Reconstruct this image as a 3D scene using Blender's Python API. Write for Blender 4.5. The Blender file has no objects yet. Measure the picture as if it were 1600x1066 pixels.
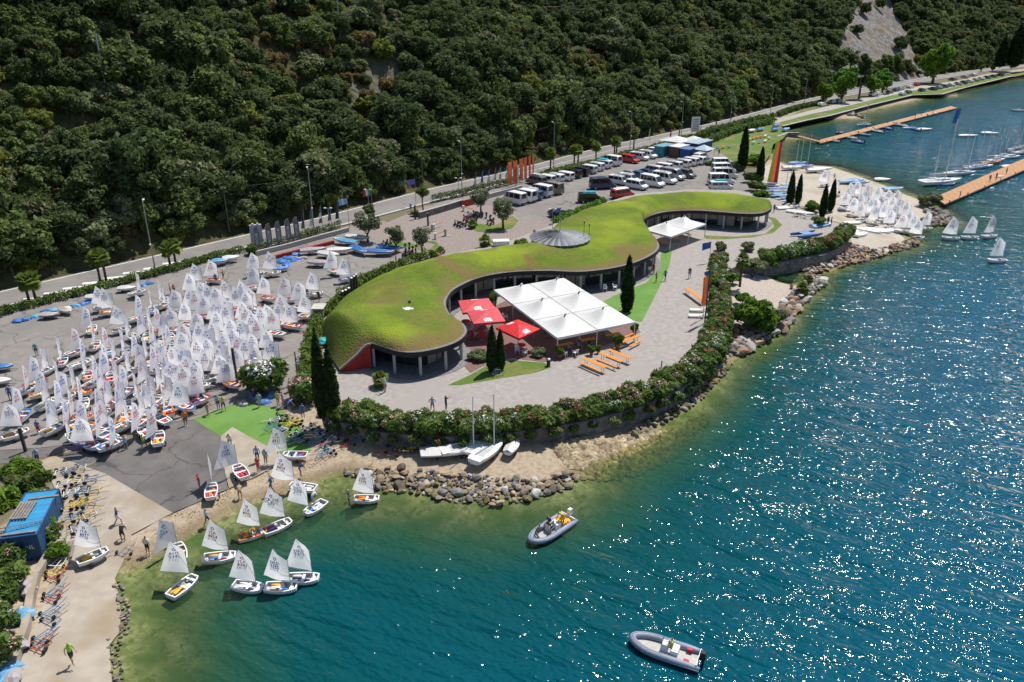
import bpy, bmesh, math, random
import numpy as np
from mathutils import Vector, Matrix
from mathutils import noise as mnoise
from mathutils.geometry import delaunay_2d_cdt
R = math.radians
random.seed(7); np.random.seed(7)
S = bpy.context.scene
C = S.collection

# ------------------------------------------------------------------ camera, sky, sun, exposure
PITCH = R(23.5); FPX = 1244.0; CAMZ = 40.0
cam_d = bpy.data.cameras.new('camera'); cam_d.sensor_width = 36.0; cam_d.lens = 36.0 * FPX / 1600.0
cam_d.clip_start = 0.5; cam_d.clip_end = 6000
cam = bpy.data.objects.new('camera', cam_d); C.objects.link(cam)
cam.location = (0, 0, CAMZ); cam.rotation_euler = (math.pi / 2 - PITCH, 0, 0)
S.camera = cam

SUN_EL = R(62); SUN_AZ = math.atan2(0.64, 0.77)      # azimuth from +Y towards +X
w = bpy.data.worlds.new('World'); S.world = w; w.use_nodes = True
nt = w.node_tree; nt.nodes.clear()
sky = nt.nodes.new('ShaderNodeTexSky'); sky.sky_type = 'NISHITA'; sky.sun_disc = False
sky.sun_elevation = SUN_EL; sky.sun_rotation = SUN_AZ; sky.altitude = 100; sky.air_density = 1.0; sky.dust_density = 0.6
bg = nt.nodes.new('ShaderNodeBackground'); bg.inputs[1].default_value = 0.1
wo = nt.nodes.new('ShaderNodeOutputWorld')
nt.links.new(sky.outputs[0], bg.inputs[0]); nt.links.new(bg.outputs[0], wo.inputs[0])
sun_d = bpy.data.lights.new('sun', 'SUN'); sun_d.energy = 4.8; sun_d.angle = R(0.53); sun_d.color = (1.0, 0.95, 0.87)
sun = bpy.data.objects.new('sun', sun_d); C.objects.link(sun)
SUNV = Vector((math.cos(SUN_EL) * math.sin(SUN_AZ), math.cos(SUN_EL) * math.cos(SUN_AZ), math.sin(SUN_EL)))
sun.rotation_euler = SUNV.to_track_quat('Z', 'Y').to_euler(); sun.location = (60, 60, 150)
S.view_settings.view_transform = 'Standard'; S.view_settings.look = 'None'
S.view_settings.exposure = 0.25; S.view_settings.gamma = 1.0
S.cycles.max_bounces = 6; S.cycles.diffuse_bounces = 3; S.cycles.glossy_bounces = 2
S.cycles.transmission_bounces = 3; S.cycles.transparent_max_bounces = 6
S.cycles.caustics_reflective = False; S.cycles.caustics_refractive = False
S.cycles.sample_clamp_indirect = 4.0; S.cycles.use_adaptive_sampling = True; S.cycles.adaptive_threshold = 0.015
S.cycles.use_denoising = True
S.render.use_persistent_data = False

# ------------------------------------------------------------------ helpers
SP, CP = math.sin(PITCH), math.cos(PITCH)
def G(px, py, z=0.0):
    """real place of something seen along a sight line, at height z"""
    u = (px - 800) / FPX; v = (py - 533) / FPX
    t = (CAMZ - z) / (SP + v * CP)
    return Vector((u * t, t * (CP - v * SP), z))
def px_of(P):
    d = Vector(P) - Vector((0, 0, CAMZ))
    zz = d.y * CP - d.z * SP
    return 800 + FPX * d.x / zz, 533 + FPX * (-d.y * SP - d.z * CP) / zz
def crom(pts, n):
    """Catmull-Rom through pts, n steps per span"""
    P = [np.array(p, float) for p in pts]; out = []
    for i in range(len(P) - 1):
        a = P[i - 1] if i else 2 * P[0] - P[1]; b = P[i]; c = P[i + 1]
        d = P[i + 2] if i + 2 < len(P) else 2 * P[-1] - P[-2]
        for k in range(n):
            t = k / n
            out.append(0.5 * (2 * b + (c - a) * t + (2 * a - 5 * b + 4 * c - d) * t * t + (3 * b - a - 3 * c + d) * t ** 3))
    out.append(P[-1]); return out
def resample(pts, step):
    P = np.array([list(p) for p in pts], float); L = np.r_[0, np.cumsum(np.linalg.norm(np.diff(P, axis=0), axis=1))]
    s = np.linspace(0, L[-1], max(2, int(round(L[-1] / step)) + 1))
    return np.stack([np.interp(s, L, P[:, k]) for k in range(P.shape[1])], 1)
def in_poly(X, Y, poly):
    ins = np.zeros(np.shape(X), bool); n = len(poly); j = n - 1
    for i in range(n):
        xi, yi = poly[i][0], poly[i][1]; xj, yj = poly[j][0], poly[j][1]
        if yi != yj:
            ins ^= ((yi > Y) != (yj > Y)) & (X < (xj - xi) * (Y - yi) / (yj - yi) + xi)
        j = i
    return ins
def in_poly1(x, y, poly):
    ins = False; j = len(poly) - 1
    for i in range(len(poly)):
        yi, yj = poly[i][1], poly[j][1]
        if (yi > y) != (yj > y) and x < (poly[j][0] - poly[i][0]) * (y - yi) / (yj - yi) + poly[i][0]: ins = not ins
        j = i
    return ins
def dist_poly(X, Y, poly, closed=True):
    D = np.full(np.shape(X), 1e9); n = len(poly)
    for i in range(n if closed else n - 1):
        ax, ay = poly[i][0], poly[i][1]; bx, by = poly[(i + 1) % n][0], poly[(i + 1) % n][1]
        dx, dy = bx - ax, by - ay; l2 = dx * dx + dy * dy + 1e-9
        t = np.clip(((X - ax) * dx + (Y - ay) * dy) / l2, 0, 1)
        D = np.minimum(D, np.hypot(X - ax - t * dx, Y - ay - t * dy))
    return D

class MB:
    def __init__(s): s.v = []; s.f = []; s.m = []
    def add(s, vs, fs, mat=0):
        o = len(s.v); s.v += [tuple(v) for v in vs]
        for f in fs: s.f.append([i + o for i in f]); s.m.append(mat)
        return s
    def box(s, c, d, rz=0.0, mat=0, M=None, taper=1.0):
        x, y, z = d[0] / 2, d[1] / 2, d[2] / 2
        P = [(-x, -y, -z), (x, -y, -z), (x, y, -z), (-x, y, -z), (-x * taper, -y * taper, z), (x * taper, -y * taper, z), (x * taper, y * taper, z), (-x * taper, y * taper, z)]
        m = Matrix.Translation(c) @ (M if M else Matrix.Rotation(rz, 4, 'Z'))
        return s.add([m @ Vector(p) for p in P], [(0, 3, 2, 1), (4, 5, 6, 7), (0, 1, 5, 4), (1, 2, 6, 5), (2, 3, 7, 6), (3, 0, 4, 7)], mat)
    def bar(s, a, b, wd, ht, mat=0):
        a, b = Vector(a), Vector(b); d = b - a; L = d.length
        if L < 1e-6: return s
        q = d.to_track_quat('X', 'Z').to_matrix().to_4x4()
        return s.box((a + b) / 2, (L, wd, ht), mat=mat, M=q)
    def tube(s, pts, rad, n=8, mat=0, cap=True, sy=1.0):
        pts = [Vector(p) for p in pts]
        if not hasattr(rad, '__len__'): rad = [rad] * len(pts)
        rings = []; prev = None
        for i, p in enumerate(pts):
            t = (pts[min(i + 1, len(pts) - 1)] - pts[max(i - 1, 0)])
            if t.length < 1e-9: t = Vector((0, 0, 1))
            t.normalize()
            up = Vector((0, 0, 1)) if abs(t.z) < 0.95 else Vector((1, 0, 0))
            if prev is not None:
                a = prev - t * prev.dot(t)
                a = a.normalized() if a.length > 1e-5 else t.cross(up).normalized()
            else: a = t.cross(up).normalized()
            prev = a; b = t.cross(a)
            rings.append([p + a * math.cos(2 * math.pi * k / n) * rad[i] + b * math.sin(2 * math.pi * k / n) * rad[i] * sy for k in range(n)])
        return s.loft(rings, mat, cap)
    def loft(s, rings, mat=0, cap=True, closed=True):
        o = len(s.v); n = len(rings[0])
        for r in rings: s.v += [tuple(p) for p in r]
        for i in range(len(rings) - 1):
            for k in range(n if closed else n - 1):
                k2 = (k + 1) % n
                s.f.append([o + i * n + k, o + i * n + k2, o + (i + 1) * n + k2, o + (i + 1) * n + k]); s.m.append(mat)
        if cap and closed:
            s.f.append([o + k for k in range(n)][::-1]); s.m.append(mat)
            s.f.append([o + (len(rings) - 1) * n + k for k in range(n)]); s.m.append(mat)
        return s
    def lathe(s, prof, c=(0, 0, 0), n=12, mat=0):
        return s.loft([[(c[0] + r * math.cos(2 * math.pi * k / n), c[1] + r * math.sin(2 * math.pi * k / n), c[2] + z) for k in range(n)] for r, z in prof], mat)
    def ball(s, c, r, nu=8, nv=6, mat=0):
        if not hasattr(r, '__len__'): r = (r, r, r)
        rings = []
        for j in range(nv + 1):
            a = -math.pi / 2 + math.pi * (j * 0.96 + 0.02 * nv) / nv
            rings.append([(c[0] + r[0] * math.cos(a) * math.cos(2 * math.pi * k / nu), c[1] + r[1] * math.cos(a) * math.sin(2 * math.pi * k / nu), c[2] + r[2] * math.sin(a)) for k in range(nu)])
        return s.loft(rings, mat)
    def mesh(s, name, smooth=False):
        me = bpy.data.meshes.new(name); me.from_pydata(s.v, [], s.f)
        me.polygons.foreach_set('material_index', s.m)
        if smooth: me.polygons.foreach_set('use_smooth', [True] * len(s.f))
        me.update(); return me

def np_mesh(name, V, F, smooth=False):
    """V (n,3), F (m,k) arrays"""
    V = np.asarray(V, np.float32); F = np.asarray(F, np.int32); k = F.shape[1]
    me = bpy.data.meshes.new(name)
    me.vertices.add(len(V)); me.vertices.foreach_set('co', V.ravel())
    me.loops.add(F.size); me.loops.foreach_set('vertex_index', F.ravel())
    me.polygons.add(len(F)); me.polygons.foreach_set('loop_start', np.arange(0, F.size, k, dtype=np.int32))
    me.polygons.foreach_set('loop_total', np.full(len(F), k, np.int32))
    if smooth: me.polygons.foreach_set('use_smooth', np.ones(len(F), bool))
    me.update(calc_edges=True); return me

KIDS = {}
def obj(name, me, mats=None, parent=None, loc=None, rz=None):
    if isinstance(me, MB): me = me.mesh(name)
    o = bpy.data.objects.new(name, me); C.objects.link(o)
    if mats is not None:
        if not isinstance(mats, (list, tuple)): mats = [mats]
        if len(me.materials) == 0:
            for m in mats: me.materials.append(m)
        else:
            for i, m in enumerate(mats):
                o.material_slots[i].link = 'OBJECT'; o.material_slots[i].material = m
    if parent is not None: o.parent = parent; KIDS.setdefault(parent.as_pointer(), []).append(o)
    if loc is not None: o.location = loc
    if rz is not None: o.rotation_euler = (0, 0, rz)
    return o
def tag(o, label=None, cat=None, group=None, kind=None):
    if label: o['label'] = label
    if cat: o['category'] = cat
    if group: o['group'] = group
    if kind: o['kind'] = kind
    return o
def thing(name, label, cat, loc=(0, 0, 0), rz=0.0, group=None, kind=None):
    o = bpy.data.objects.new(name, None); C.objects.link(o)
    o.location = loc; o.rotation_euler = (0, 0, rz); o.empty_display_size = 0.1
    return tag(o, label, cat, group, kind)
def struct(name, me, mats, parent=None):
    o = obj(name, me, mats, parent)
    if parent is None: o['kind'] = 'structure'
    return o
def dup(root, loc=None, rz=None, scale=None, label=None, group=None):
    r = root.copy(); C.objects.link(r)
    if loc is not None: r.location = loc
    if rz is not None: r.rotation_euler = (0, 0, rz)
    if scale is not None: r.scale = scale if hasattr(scale, '__len__') else (scale,) * 3
    if label: r['label'] = label
    if group: r['group'] = group
    for ch in KIDS.get(root.as_pointer(), ()):
        c = ch.copy(); C.objects.link(c); c.parent = r; KIDS.setdefault(r.as_pointer(), []).append(c)
        for g in KIDS.get(ch.as_pointer(), ()):
            d = g.copy(); C.objects.link(d); d.parent = c; KIDS.setdefault(c.as_pointer(), []).append(d)
    return r
def kid(root, name): return [c for c in KIDS.get(root.as_pointer(), ()) if c.name.split('.')[0] == name]
def drop(root):
    """remove a builder's source object, its meshes stay with the copies"""
    L_ = [root]
    for ch in KIDS.pop(root.as_pointer(), ()): L_ += [ch] + KIDS.pop(ch.as_pointer(), [])
    bpy.data.batch_remove(L_)
ORD = ['first', 'second', 'third', 'fourth', 'fifth', 'sixth', 'seventh', 'eighth', 'ninth', 'tenth', 'eleventh', 'twelfth', 'thirteenth', 'fourteenth', 'fifteenth', 'sixteenth', 'seventeenth', 'eighteenth', 'nineteenth', 'twentieth']
def nth(i):
    if i < 20: return ORD[i]
    n = i + 1; t = n // 10; T = ('', '', 'twent', 'thirt', 'fort', 'fift', 'sixt', 'sevent', 'eight', 'ninet')[t] if n < 100 else 'hundred and '
    if n >= 100: return 'hundredth' if n == 100 else 'hundred-and-' + nth(n - 101)
    return T + 'ieth' if n % 10 == 0 else T + 'y-' + ORD[n % 10 - 1]

# ------------------------------------------------------------------ materials
MATS = {}
def node(t, k, **kw):
    n = t.nodes.new(k)
    for a, b in kw.items(): setattr(n, a, b)
    return n
def pm(name, c1, c2=None, scale=3.0, rough=0.75, bump=0.0, bscale=None, metal=0.0, spec=0.3, detail=4.0, c3=None, s3=0.25, coords='pos', island=0.0, objrand=0.0, trans=0.0, lo=0.35, hi=0.65, bdist=0.05, emit=None, cracks=0.0):
    """procedural paint: two colours mixed by fine noise, a third by coarse patches, optional relief and per-piece variation"""
    if name in MATS: return MATS[name]
    m = bpy.data.materials.new(name); m.use_nodes = True; t = m.node_tree; t.nodes.clear()
    out = node(t, 'ShaderNodeOutputMaterial'); b = node(t, 'ShaderNodeBsdfPrincipled')
    b.inputs['Roughness'].default_value = rough; b.inputs['Metallic'].default_value = metal
    b.inputs['Specular IOR Level'].default_value = spec
    L = t.links.new
    if coords == 'pos': co = node(t, 'ShaderNodeNewGeometry').outputs['Position']
    else: co = node(t, 'ShaderNodeTexCoord').outputs['Object']
    cur = None
    def mix(fac, a, bcol):
        x = node(t, 'ShaderNodeMix', data_type='RGBA')
        if hasattr(fac, 'links') or not isinstance(fac, (int, float)): L(fac, x.inputs[0])
        else: x.inputs[0].default_value = fac
        for i, q in ((6, a), (7, bcol)):
            if isinstance(q, tuple): x.inputs[i].default_value = (*q[:3], 1)
            else: L(q, x.inputs[i])
        return x.outputs[2]
    def nz(sc, det=detail, l=lo, h=hi):
        n = node(t, 'ShaderNodeTexNoise'); n.inputs['Scale'].default_value = sc; n.inputs['Detail'].default_value = det
        L(co, n.inputs['Vector'])
        r = node(t, 'ShaderNodeMapRange'); L(n.outputs[0], r.inputs[0])
        r.inputs[1].default_value = l; r.inputs[2].default_value = h
        return r.outputs[0], n.outputs[0]
    cur = tuple(c1)
    if c2 is not None: cur = mix(nz(scale)[0], cur, tuple(c2))
    if c3 is not None: cur = mix(nz(s3, 5.0, 0.48, 0.66)[0], cur, tuple(c3))
    if cracks:
        dn = node(t, 'ShaderNodeTexNoise'); dn.inputs['Scale'].default_value = 0.35; dn.inputs['Detail'].default_value = 5; L(co, dn.inputs['Vector'])
        ad = node(t, 'ShaderNodeVectorMath', operation='MULTIPLY_ADD'); L(dn.outputs['Color'], ad.inputs[0]); ad.inputs[1].default_value = (5, 5, 0); L(co, ad.inputs[2])
        vo = node(t, 'ShaderNodeTexVoronoi', feature='DISTANCE_TO_EDGE'); vo.inputs['Scale'].default_value = cracks; L(ad.outputs[0], vo.inputs['Vector'])
        cr = node(t, 'ShaderNodeMapRange'); L(vo.outputs['Distance'], cr.inputs[0]); cr.inputs[1].default_value = 0.004; cr.inputs[2].default_value = 0.016; cr.inputs[3].default_value = 0.75; cr.inputs[4].default_value = 0.0
        cur = mix(cr.outputs[0], cur, tuple(x * 0.4 for x in c1))
    if island or objrand:
        h = node(t, 'ShaderNodeHueSaturation')
        if isinstance(cur, tuple): h.inputs['Color'].default_value = (*cur, 1)
        else: L(cur, h.inputs['Color'])
        src = node(t, 'ShaderNodeNewGeometry').outputs['Random Per Island'] if island else node(t, 'ShaderNodeObjectInfo').outputs['Random']
        amt = island or objrand
        r = node(t, 'ShaderNodeMapRange'); L(src, r.inputs[0]); r.inputs[3].default_value = 1 - amt; r.inputs[4].default_value = 1 + amt
        L(r.outputs[0], h.inputs['Value'])
        if island and objrand:
            r2 = node(t, 'ShaderNodeMapRange'); L(node(t, 'ShaderNodeObjectInfo').outputs['Random'], r2.inputs[0])
            r2.inputs[3].default_value = 0.5 - objrand * 0.06; r2.inputs[4].default_value = 0.5 + objrand * 0.06
            L(r2.outputs[0], h.inputs['Hue'])
            w_ = node(t, 'ShaderNodeTexWhiteNoise', noise_dimensions='1D'); L(node(t, 'ShaderNodeObjectInfo').outputs['Random'], w_.inputs['W'])
            r3 = node(t, 'ShaderNodeMapRange'); L(w_.outputs[0], r3.inputs[0]); r3.inputs[3].default_value = 1 - objrand; r3.inputs[4].default_value = 1 + objrand
            mu = node(t, 'ShaderNodeMath', operation='MULTIPLY'); L(r.outputs[0], mu.inputs[0]); L(r3.outputs[0], mu.inputs[1]); L(mu.outputs[0], h.inputs['Value'])
        cur = h.outputs[0]
    if isinstance(cur, tuple): b.inputs['Base Color'].default_value = (*cur, 1)
    else: L(cur, b.inputs['Base Color'])
    if bump:
        bn = node(t, 'ShaderNodeBump'); bn.inputs['Strength'].default_value = bump; bn.inputs['Distance'].default_value = bdist
        L(nz(bscale or scale * 3)[1], bn.inputs['Height']); L(bn.outputs[0], b.inputs['Normal'])
    if emit: b.inputs['Emission Color'].default_value = (*emit[:3], 1); b.inputs['Emission Strength'].default_value = emit[3]
    sh = b.outputs[0]
    if trans:
        tr = node(t, 'ShaderNodeBsdfTranslucent')
        if isinstance(cur, tuple): tr.inputs[0].default_value = (*cur, 1)
        else: L(cur, tr.inputs[0])
        x = node(t, 'ShaderNodeMixShader'); x.inputs[0].default_value = trans
        L(sh, x.inputs[1]); L(tr.outputs[0], x.inputs[2]); sh = x.outputs[0]
    L(sh, out.inputs[0]); MATS[name] = m; return m
LEAFGAIN = 1.45
def leafm(name, c1, c2, scale=0.5, isl=0.3, orand=0.2, trans=0.42, rough=0.65):
    c1 = tuple(x * LEAFGAIN for x in c1); c2 = tuple(x * LEAFGAIN for x in c2)
    return pm(name, c1, c2, scale=scale, island=isl, objrand=orand, trans=trans, rough=rough, spec=0.12, coords='obj')

WHITE = pm('white_gelcoat', (0.78, 0.78, 0.77), (0.70, 0.70, 0.69), scale=2, rough=0.35, spec=0.5, coords='obj')
WHITE2 = pm('white_paint', (0.72, 0.72, 0.72), (0.62, 0.62, 0.61), scale=1.5, rough=0.5, coords='obj')
GREYM = pm('grey_metal', (0.33, 0.34, 0.35), (0.26, 0.27, 0.28), scale=4, rough=0.4, metal=0.6, coords='obj')
ALU = pm('aluminium', (0.62, 0.63, 0.65), (0.5, 0.51, 0.53), scale=6, rough=0.35, metal=0.8, coords='obj')
BLACK = pm('black_rubber', (0.018, 0.018, 0.02), (0.03, 0.03, 0.03), scale=6, rough=0.7, coords='obj')
GLASS = pm('dark_glass', (0.012, 0.016, 0.02), (0.02, 0.026, 0.03), scale=1, rough=0.06, spec=0.8, coords='obj')
WOODT = pm('orange_table_wood', (0.75, 0.26, 0.03), (0.62, 0.19, 0.02), scale=4, rough=0.5, coords='obj')
BARK = pm('bark', (0.10, 0.075, 0.055), (0.17, 0.13, 0.10), scale=6, rough=0.9, bump=0.6, coords='obj')
def flat(name, c, rough=0.6, **k):
    return pm(name, c, tuple(x * 0.82 for x in c), scale=2.5, rough=rough, coords='obj', **k)
# ------------------------------------------------------------------ the lie of the land
ZL, ZT = 1.5, 2.0                       # car park / road level, terrace level above the lake
SHORE_PX = [(150,1500),(165,1200),(178,1066),(174,1009),(189,992),(193,961),(187,934),(181,914),(188,900),(215,890),(250,872),(290,846),(322,826),(355,808),(397,788),(441,777),(486,759),(520,745),(548,742),(566,752),(600,765),(650,765),(700,774),(770,780),(830,773),(880,762),(905,748),(918,728),(945,712),(985,698),(1030,670),(1062,651),(1098,627),(1124,598),(1142,574),(1152,560),(1175,552),(1205,530),(1235,508),(1250,478),(1275,458),(1290,445),(1284,434),(1270,434),(1250,441),(1235,444),(1214,439),(1195,428),(1200,424),(1235,423),(1265,428),(1300,425),(1335,410),(1380,398),(1432,382),(1436,374),(1405,366),(1415,358),(1450,356),(1485,350),(1488,342),(1470,332),(1455,322),(1438,312),(1415,303),(1380,288),(1330,270),(1300,260),(1265,258),(1235,259),(1212,250),(1206,238),(1209,226),(1225,219),(1248,218),(1247,212),(1228,208),(1225,202),(1245,196),(1290,187),(1350,187),(1342,178),(1425,160),(1452,152),(1497,151),(1495,143),(1582,122),(1600,119),(1700,105)]
SHORE = [tuple(G(x, y, 0)[:2]) for x, y in SHORE_PX]
LAND = SHORE + [(900, 900), (900, 1500), (-900, 1500), (-900, -200), (SHORE[0][0] - 4, -200)]
DEEP = G(1330, 470, 0); DEEP2 = G(1250, 700, 0)
def land_h(X, Y):
    X = np.asarray(X, float); Y = np.asarray(Y, float)
    d = dist_poly(X, Y, LAND); ins = in_poly(X, Y, LAND)
    st = 1 + 2.2 * np.exp(-((X - DEEP.x) ** 2 + (Y - DEEP.y) ** 2) / 45 ** 2)
    hl = np.clip(0.115 * d, 0, 1.42)
    dd = np.interp(d * st, [0, 2, 5, 9, 14, 22, 40, 80, 200], [0, .25, 0.95, 2.6, 5.5, 10, 17, 24, 30])
    return np.where(ins, hl, -dd)
GX = np.r_[np.arange(-900, -160, 40), np.arange(-160, 140, 1.0), np.arange(140, 330, 3.0), np.arange(330, 1500, 40)]
GY = np.r_[np.arange(-200, 24, 16), np.arange(24, 230, 1.0), np.arange(230, 520, 3.0), np.arange(520, 1500, 40)]
H0 = land_h(*np.meshgrid(GX, GY))
def lhv(x, y):
    x = np.clip(np.asarray(x, float), GX[0], GX[-1] - 1e-6); y = np.clip(np.asarray(y, float), GY[0], GY[-1] - 1e-6)
    i = np.searchsorted(GX, x, 'right') - 1; j = np.searchsorted(GY, y, 'right') - 1; a = (x - GX[i]) / (GX[i + 1] - GX[i]); b = (y - GY[j]) / (GY[j + 1] - GY[j])
    return (H0[j, i] * (1 - a) + H0[j, i + 1] * a) * (1 - b) + (H0[j + 1, i] * (1 - a) + H0[j + 1, i + 1] * a) * b
def lh(x, y): return float(lhv(x, y))
def GD(px, py, dz=0.0):
    """place on the sloping shore"""
    z = 0.8
    for _ in range(6):
        p = G(px, py, z); z = lh(p.x, p.y)
    return Vector((p.x, p.y, z + dz))

PAVE = pm('terrace_gravel_paving', (0.33, 0.303, 0.28), (0.265, 0.243, 0.225), scale=1.6, c3=(0.295, 0.268, 0.25), s3=0.18, rough=0.95, bump=0.25, bscale=14, detail=7)
ASPH = pm('worn_asphalt', (0.235, 0.215, 0.2), (0.195, 0.18, 0.168), scale=1.1, c3=(0.185, 0.17, 0.16), s3=0.1, rough=0.95, bump=0.25, bscale=20, detail=9, cracks=0.1)
ASPH2 = pm('patched_asphalt', (0.15, 0.138, 0.132), (0.115, 0.108, 0.104), scale=0.7, c3=(0.10, 0.094, 0.092), s3=0.3, rough=0.92, bump=0.25, bscale=18, detail=9, cracks=0.16)
ROADM = pm('road_asphalt', (0.205, 0.193, 0.185), (0.17, 0.16, 0.153), scale=0.5, c3=(0.225, 0.21, 0.2), s3=0.1, rough=0.95, detail=8)
PAINT = pm('road_paint', (0.7, 0.7, 0.68), (0.55, 0.54, 0.52), scale=2.2, rough=0.8, detail=8)
YPAINT = pm('yellow_paint', (0.62, 0.36, 0.05), (0.45, 0.27, 0.06), scale=2.2, rough=0.8)
CONC = pm('ramp_concrete', (0.37, 0.325, 0.27), (0.31, 0.268, 0.22), scale=1.0, c3=(0.27, 0.215, 0.15), s3=0.22, rough=0.9, bump=0.2, bscale=12, detail=8)
CARPET = pm('green_carpet', (0.115, 0.235, 0.045), (0.10, 0.205, 0.04), scale=1.5, c3=(0.13, 0.245, 0.06), s3=0.3, rough=0.95)
LAWN = pm('lawn', (0.10, 0.165, 0.025), (0.07, 0.125, 0.02), scale=1.5, c3=(0.19, 0.165, 0.06), s3=0.22, rough=0.95, bump=0.6, bscale=10, detail=8)
SOIL = pm('dry_soil', (0.24, 0.175, 0.115), (0.17, 0.125, 0.085), scale=1.3, rough=0.97, bump=0.4, bscale=10)
PAVERS = pm('forecourt_setts', (0.27, 0.225, 0.205), (0.20, 0.165, 0.15), scale=2.5, c3=(0.24, 0.2, 0.185), s3=0.2, rough=0.92, bump=0.2, detail=7)
SAND = pm('pale_sand', (0.43, 0.385, 0.32), (0.37, 0.33, 0.275), scale=1.2, c3=(0.33, 0.285, 0.235), s3=0.2, rough=0.97, bump=0.3, bscale=8, detail=8)
STONEW = pm('wall_stone', (0.22, 0.20, 0.185), (0.10, 0.095, 0.09), scale=1.8, rough=0.92, bump=0.7, bscale=2.2, bdist=0.2, detail=6)
KERBM = pm('kerb_concrete', (0.40, 0.385, 0.36), (0.32, 0.31, 0.29), scale=2, rough=0.9)

SHEETS = []                              # world polygons under which the ground is kept a little lower
def sheet(name, px, z, mat, dz=0.0, drape=False, step=1.4, parent=None, sink=True):
    if drape: P = [GD(x, y) for x, y in px]
    else: P = [G(x, y, z) for x, y in px]
    poly = [(p.x, p.y) for p in P]
    if sink: SHEETS.append(poly)
    v2 = [Vector(p) for p in poly]; n = len(v2)
    if drape:
        a = np.array(poly); xs = np.arange(a[:, 0].min(), a[:, 0].max(), step); ys = np.arange(a[:, 1].min(), a[:, 1].max(), step)
        X, Y = np.meshgrid(xs, ys); ok = in_poly(X, Y, poly) & (dist_poly(X, Y, poly) > step * 0.35)
        v2 += [Vector((x, y)) for x, y in zip(X[ok], Y[ok])]
    vo, _, fo, *_r = delaunay_2d_cdt(v2, [(i, (i + 1) % n) for i in range(n)], [], 1, 1e-5)
    V = np.array([(q.x, q.y, 0) for q in vo])
    V[:, 2] = (lhv(V[:, 0], V[:, 1]) if drape else z) + dz
    F = [list(f) for f in fo if in_poly1(np.mean(V[list(f), 0]), np.mean(V[list(f), 1]), poly)]
    F = [f if np.cross(V[f[1], :2] - V[f[0], :2], V[f[2], :2] - V[f[0], :2]) > 0 else f[::-1] for f in F]
    return struct(name, np_mesh(name, V, F, smooth=True), mat, parent)
def slab(name, px, ztop, zbot, mats, parent=None):
    """flat top (mat 0) with upright sides (mat 1)"""
    P = [G(x, y, ztop) for x, y in px]; n = len(P)
    area = sum(P[i].x * P[(i + 1) % n].y - P[(i + 1) % n].x * P[i].y for i in range(n))
    if area < 0: P = P[::-1]
    mb = MB(); mb.add(P, [list(range(n))], 0)
    for i in range(n):
        a, b = P[i], P[(i + 1) % n]
        mb.add([(a.x, a.y, zbot), (b.x, b.y, zbot), b, a], [(0, 1, 2, 3)], 1)
    SHEETS.append([(p.x, p.y) for p in P])
    return struct(name, mb.mesh(name), mats, parent)

# terrace (a raised slab with a rough stone face), car parks, ramps
TERR_PX = [(512,648),(530,660),(600,677),(700,683),(790,677),(880,665),(950,651),(1010,633),(1060,611),(1095,586),(1118,559),(1136,535),(1140,500),(1134,455),(1132,425),(1160,412),(1195,414),(1235,408),(1290,398),(1328,378),(1320,352),(1288,344),(1262,332),(1238,320),(1205,310),(1150,297),(1080,296),(990,303),(900,331),(862,352),(780,382),(690,399),(592,431),(548,456),(507,497),(492,530),(495,590),(503,630)]
slab('terrace', TERR_PX, ZT, -0.4, [PAVE, STONEW])
LOT_PX = [(-160,530),(0,484),(152,447),(309,407),(397,387),(480,369),(560,350),(600,345),(640,372),(690,392),(640,412),(560,452),(520,484),(500,530),(495,590),(480,612),(440,640),(380,626),(300,656),(240,662),(150,690),(60,700),(-160,712)]
sheet('boat_park', LOT_PX, ZL, ASPH, drape=False)
sheet('slipway_apron', [(-160,711),(60,699),(150,689),(240,661),(300,655),(345,683),(352,740),(356,765),(270,802),(165,741),(85,713),(62,722),(-160,735)], 0, ASPH2, dz=0.05, drape=True)
sheet('concrete_ramp', [(62,722),(85,713),(165,741),(270,802),(206,836),(192,880),(180,905),(186,934),(190,961),(186,990),(171,1009),(175,1066),(165,1160),(-60,1160),(20,1066),(62,960),(95,880),(100,820),(92,780),(78,745)], 0, CONC, dz=0.055, drape=True)
sheet('concrete_slip', [(363,668),(345,683),(352,740),(358,764),(400,745),(440,724),(432,706)], 0, CONC, dz=0.06, drape=True)
sheet('green_carpet', [(300,655),(380,626),(440,640),(474,676),(486,705),(446,722),(432,706),(363,668),(345,683)], 0, CARPET, dz=0.065, drape=True)
sheet('terrace_lawn', [(700,602),(735,586),(760,572),(800,563),(850,567),(862,574),(835,583),(790,590),(720,602)], ZT, LAWN, dz=0.02, sink=False)
sheet('terrace_turf', [(935,476),(960,462),(1010,442),(1030,418),(1034,392),(1050,392),(1045,418),(1020,470),(1003,503),(960,496)], ZT, CARPET, dz=0.02, sink=False)
sheet('turf_by_entrance', [(1100,368),(1150,370),(1195,366),(1210,354),(1205,345),(1198,338),(1212,341),(1222,352),(1208,364),(1175,371),(1130,374),(1104,374)], ZT, LAWN, dz=0.02, sink=False)
sheet('hedge_bed', [(520,648),(600,660),(700,668),(790,662),(880,648),(950,632),(1010,613),(1058,588),(1085,562),(1097,535),(1106,500),(1108,470),(1110,420),(1118,402),(1135,410),(1131,425),(1133,455),(1139,500),(1135,534),(1117,558),(1094,585),(1059,610),(1009,632),(949,650),(880,664),(790,676),(700,682),(600,676),(530,659)], ZT, SOIL, dz=0.012, sink=False)
sheet('patio_floor', [(700,540),(735,525),(760,500),(770,480),(790,470),(885,520),(995,505),(1000,520),(885,562),(850,566),(800,560),(755,572),(735,583),(715,560)], ZT, pm('patio_red_tiles', (0.2, 0.115, 0.1), (0.15, 0.09, 0.08), scale=3, rough=0.85), dz=0.03, sink=False)
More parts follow.
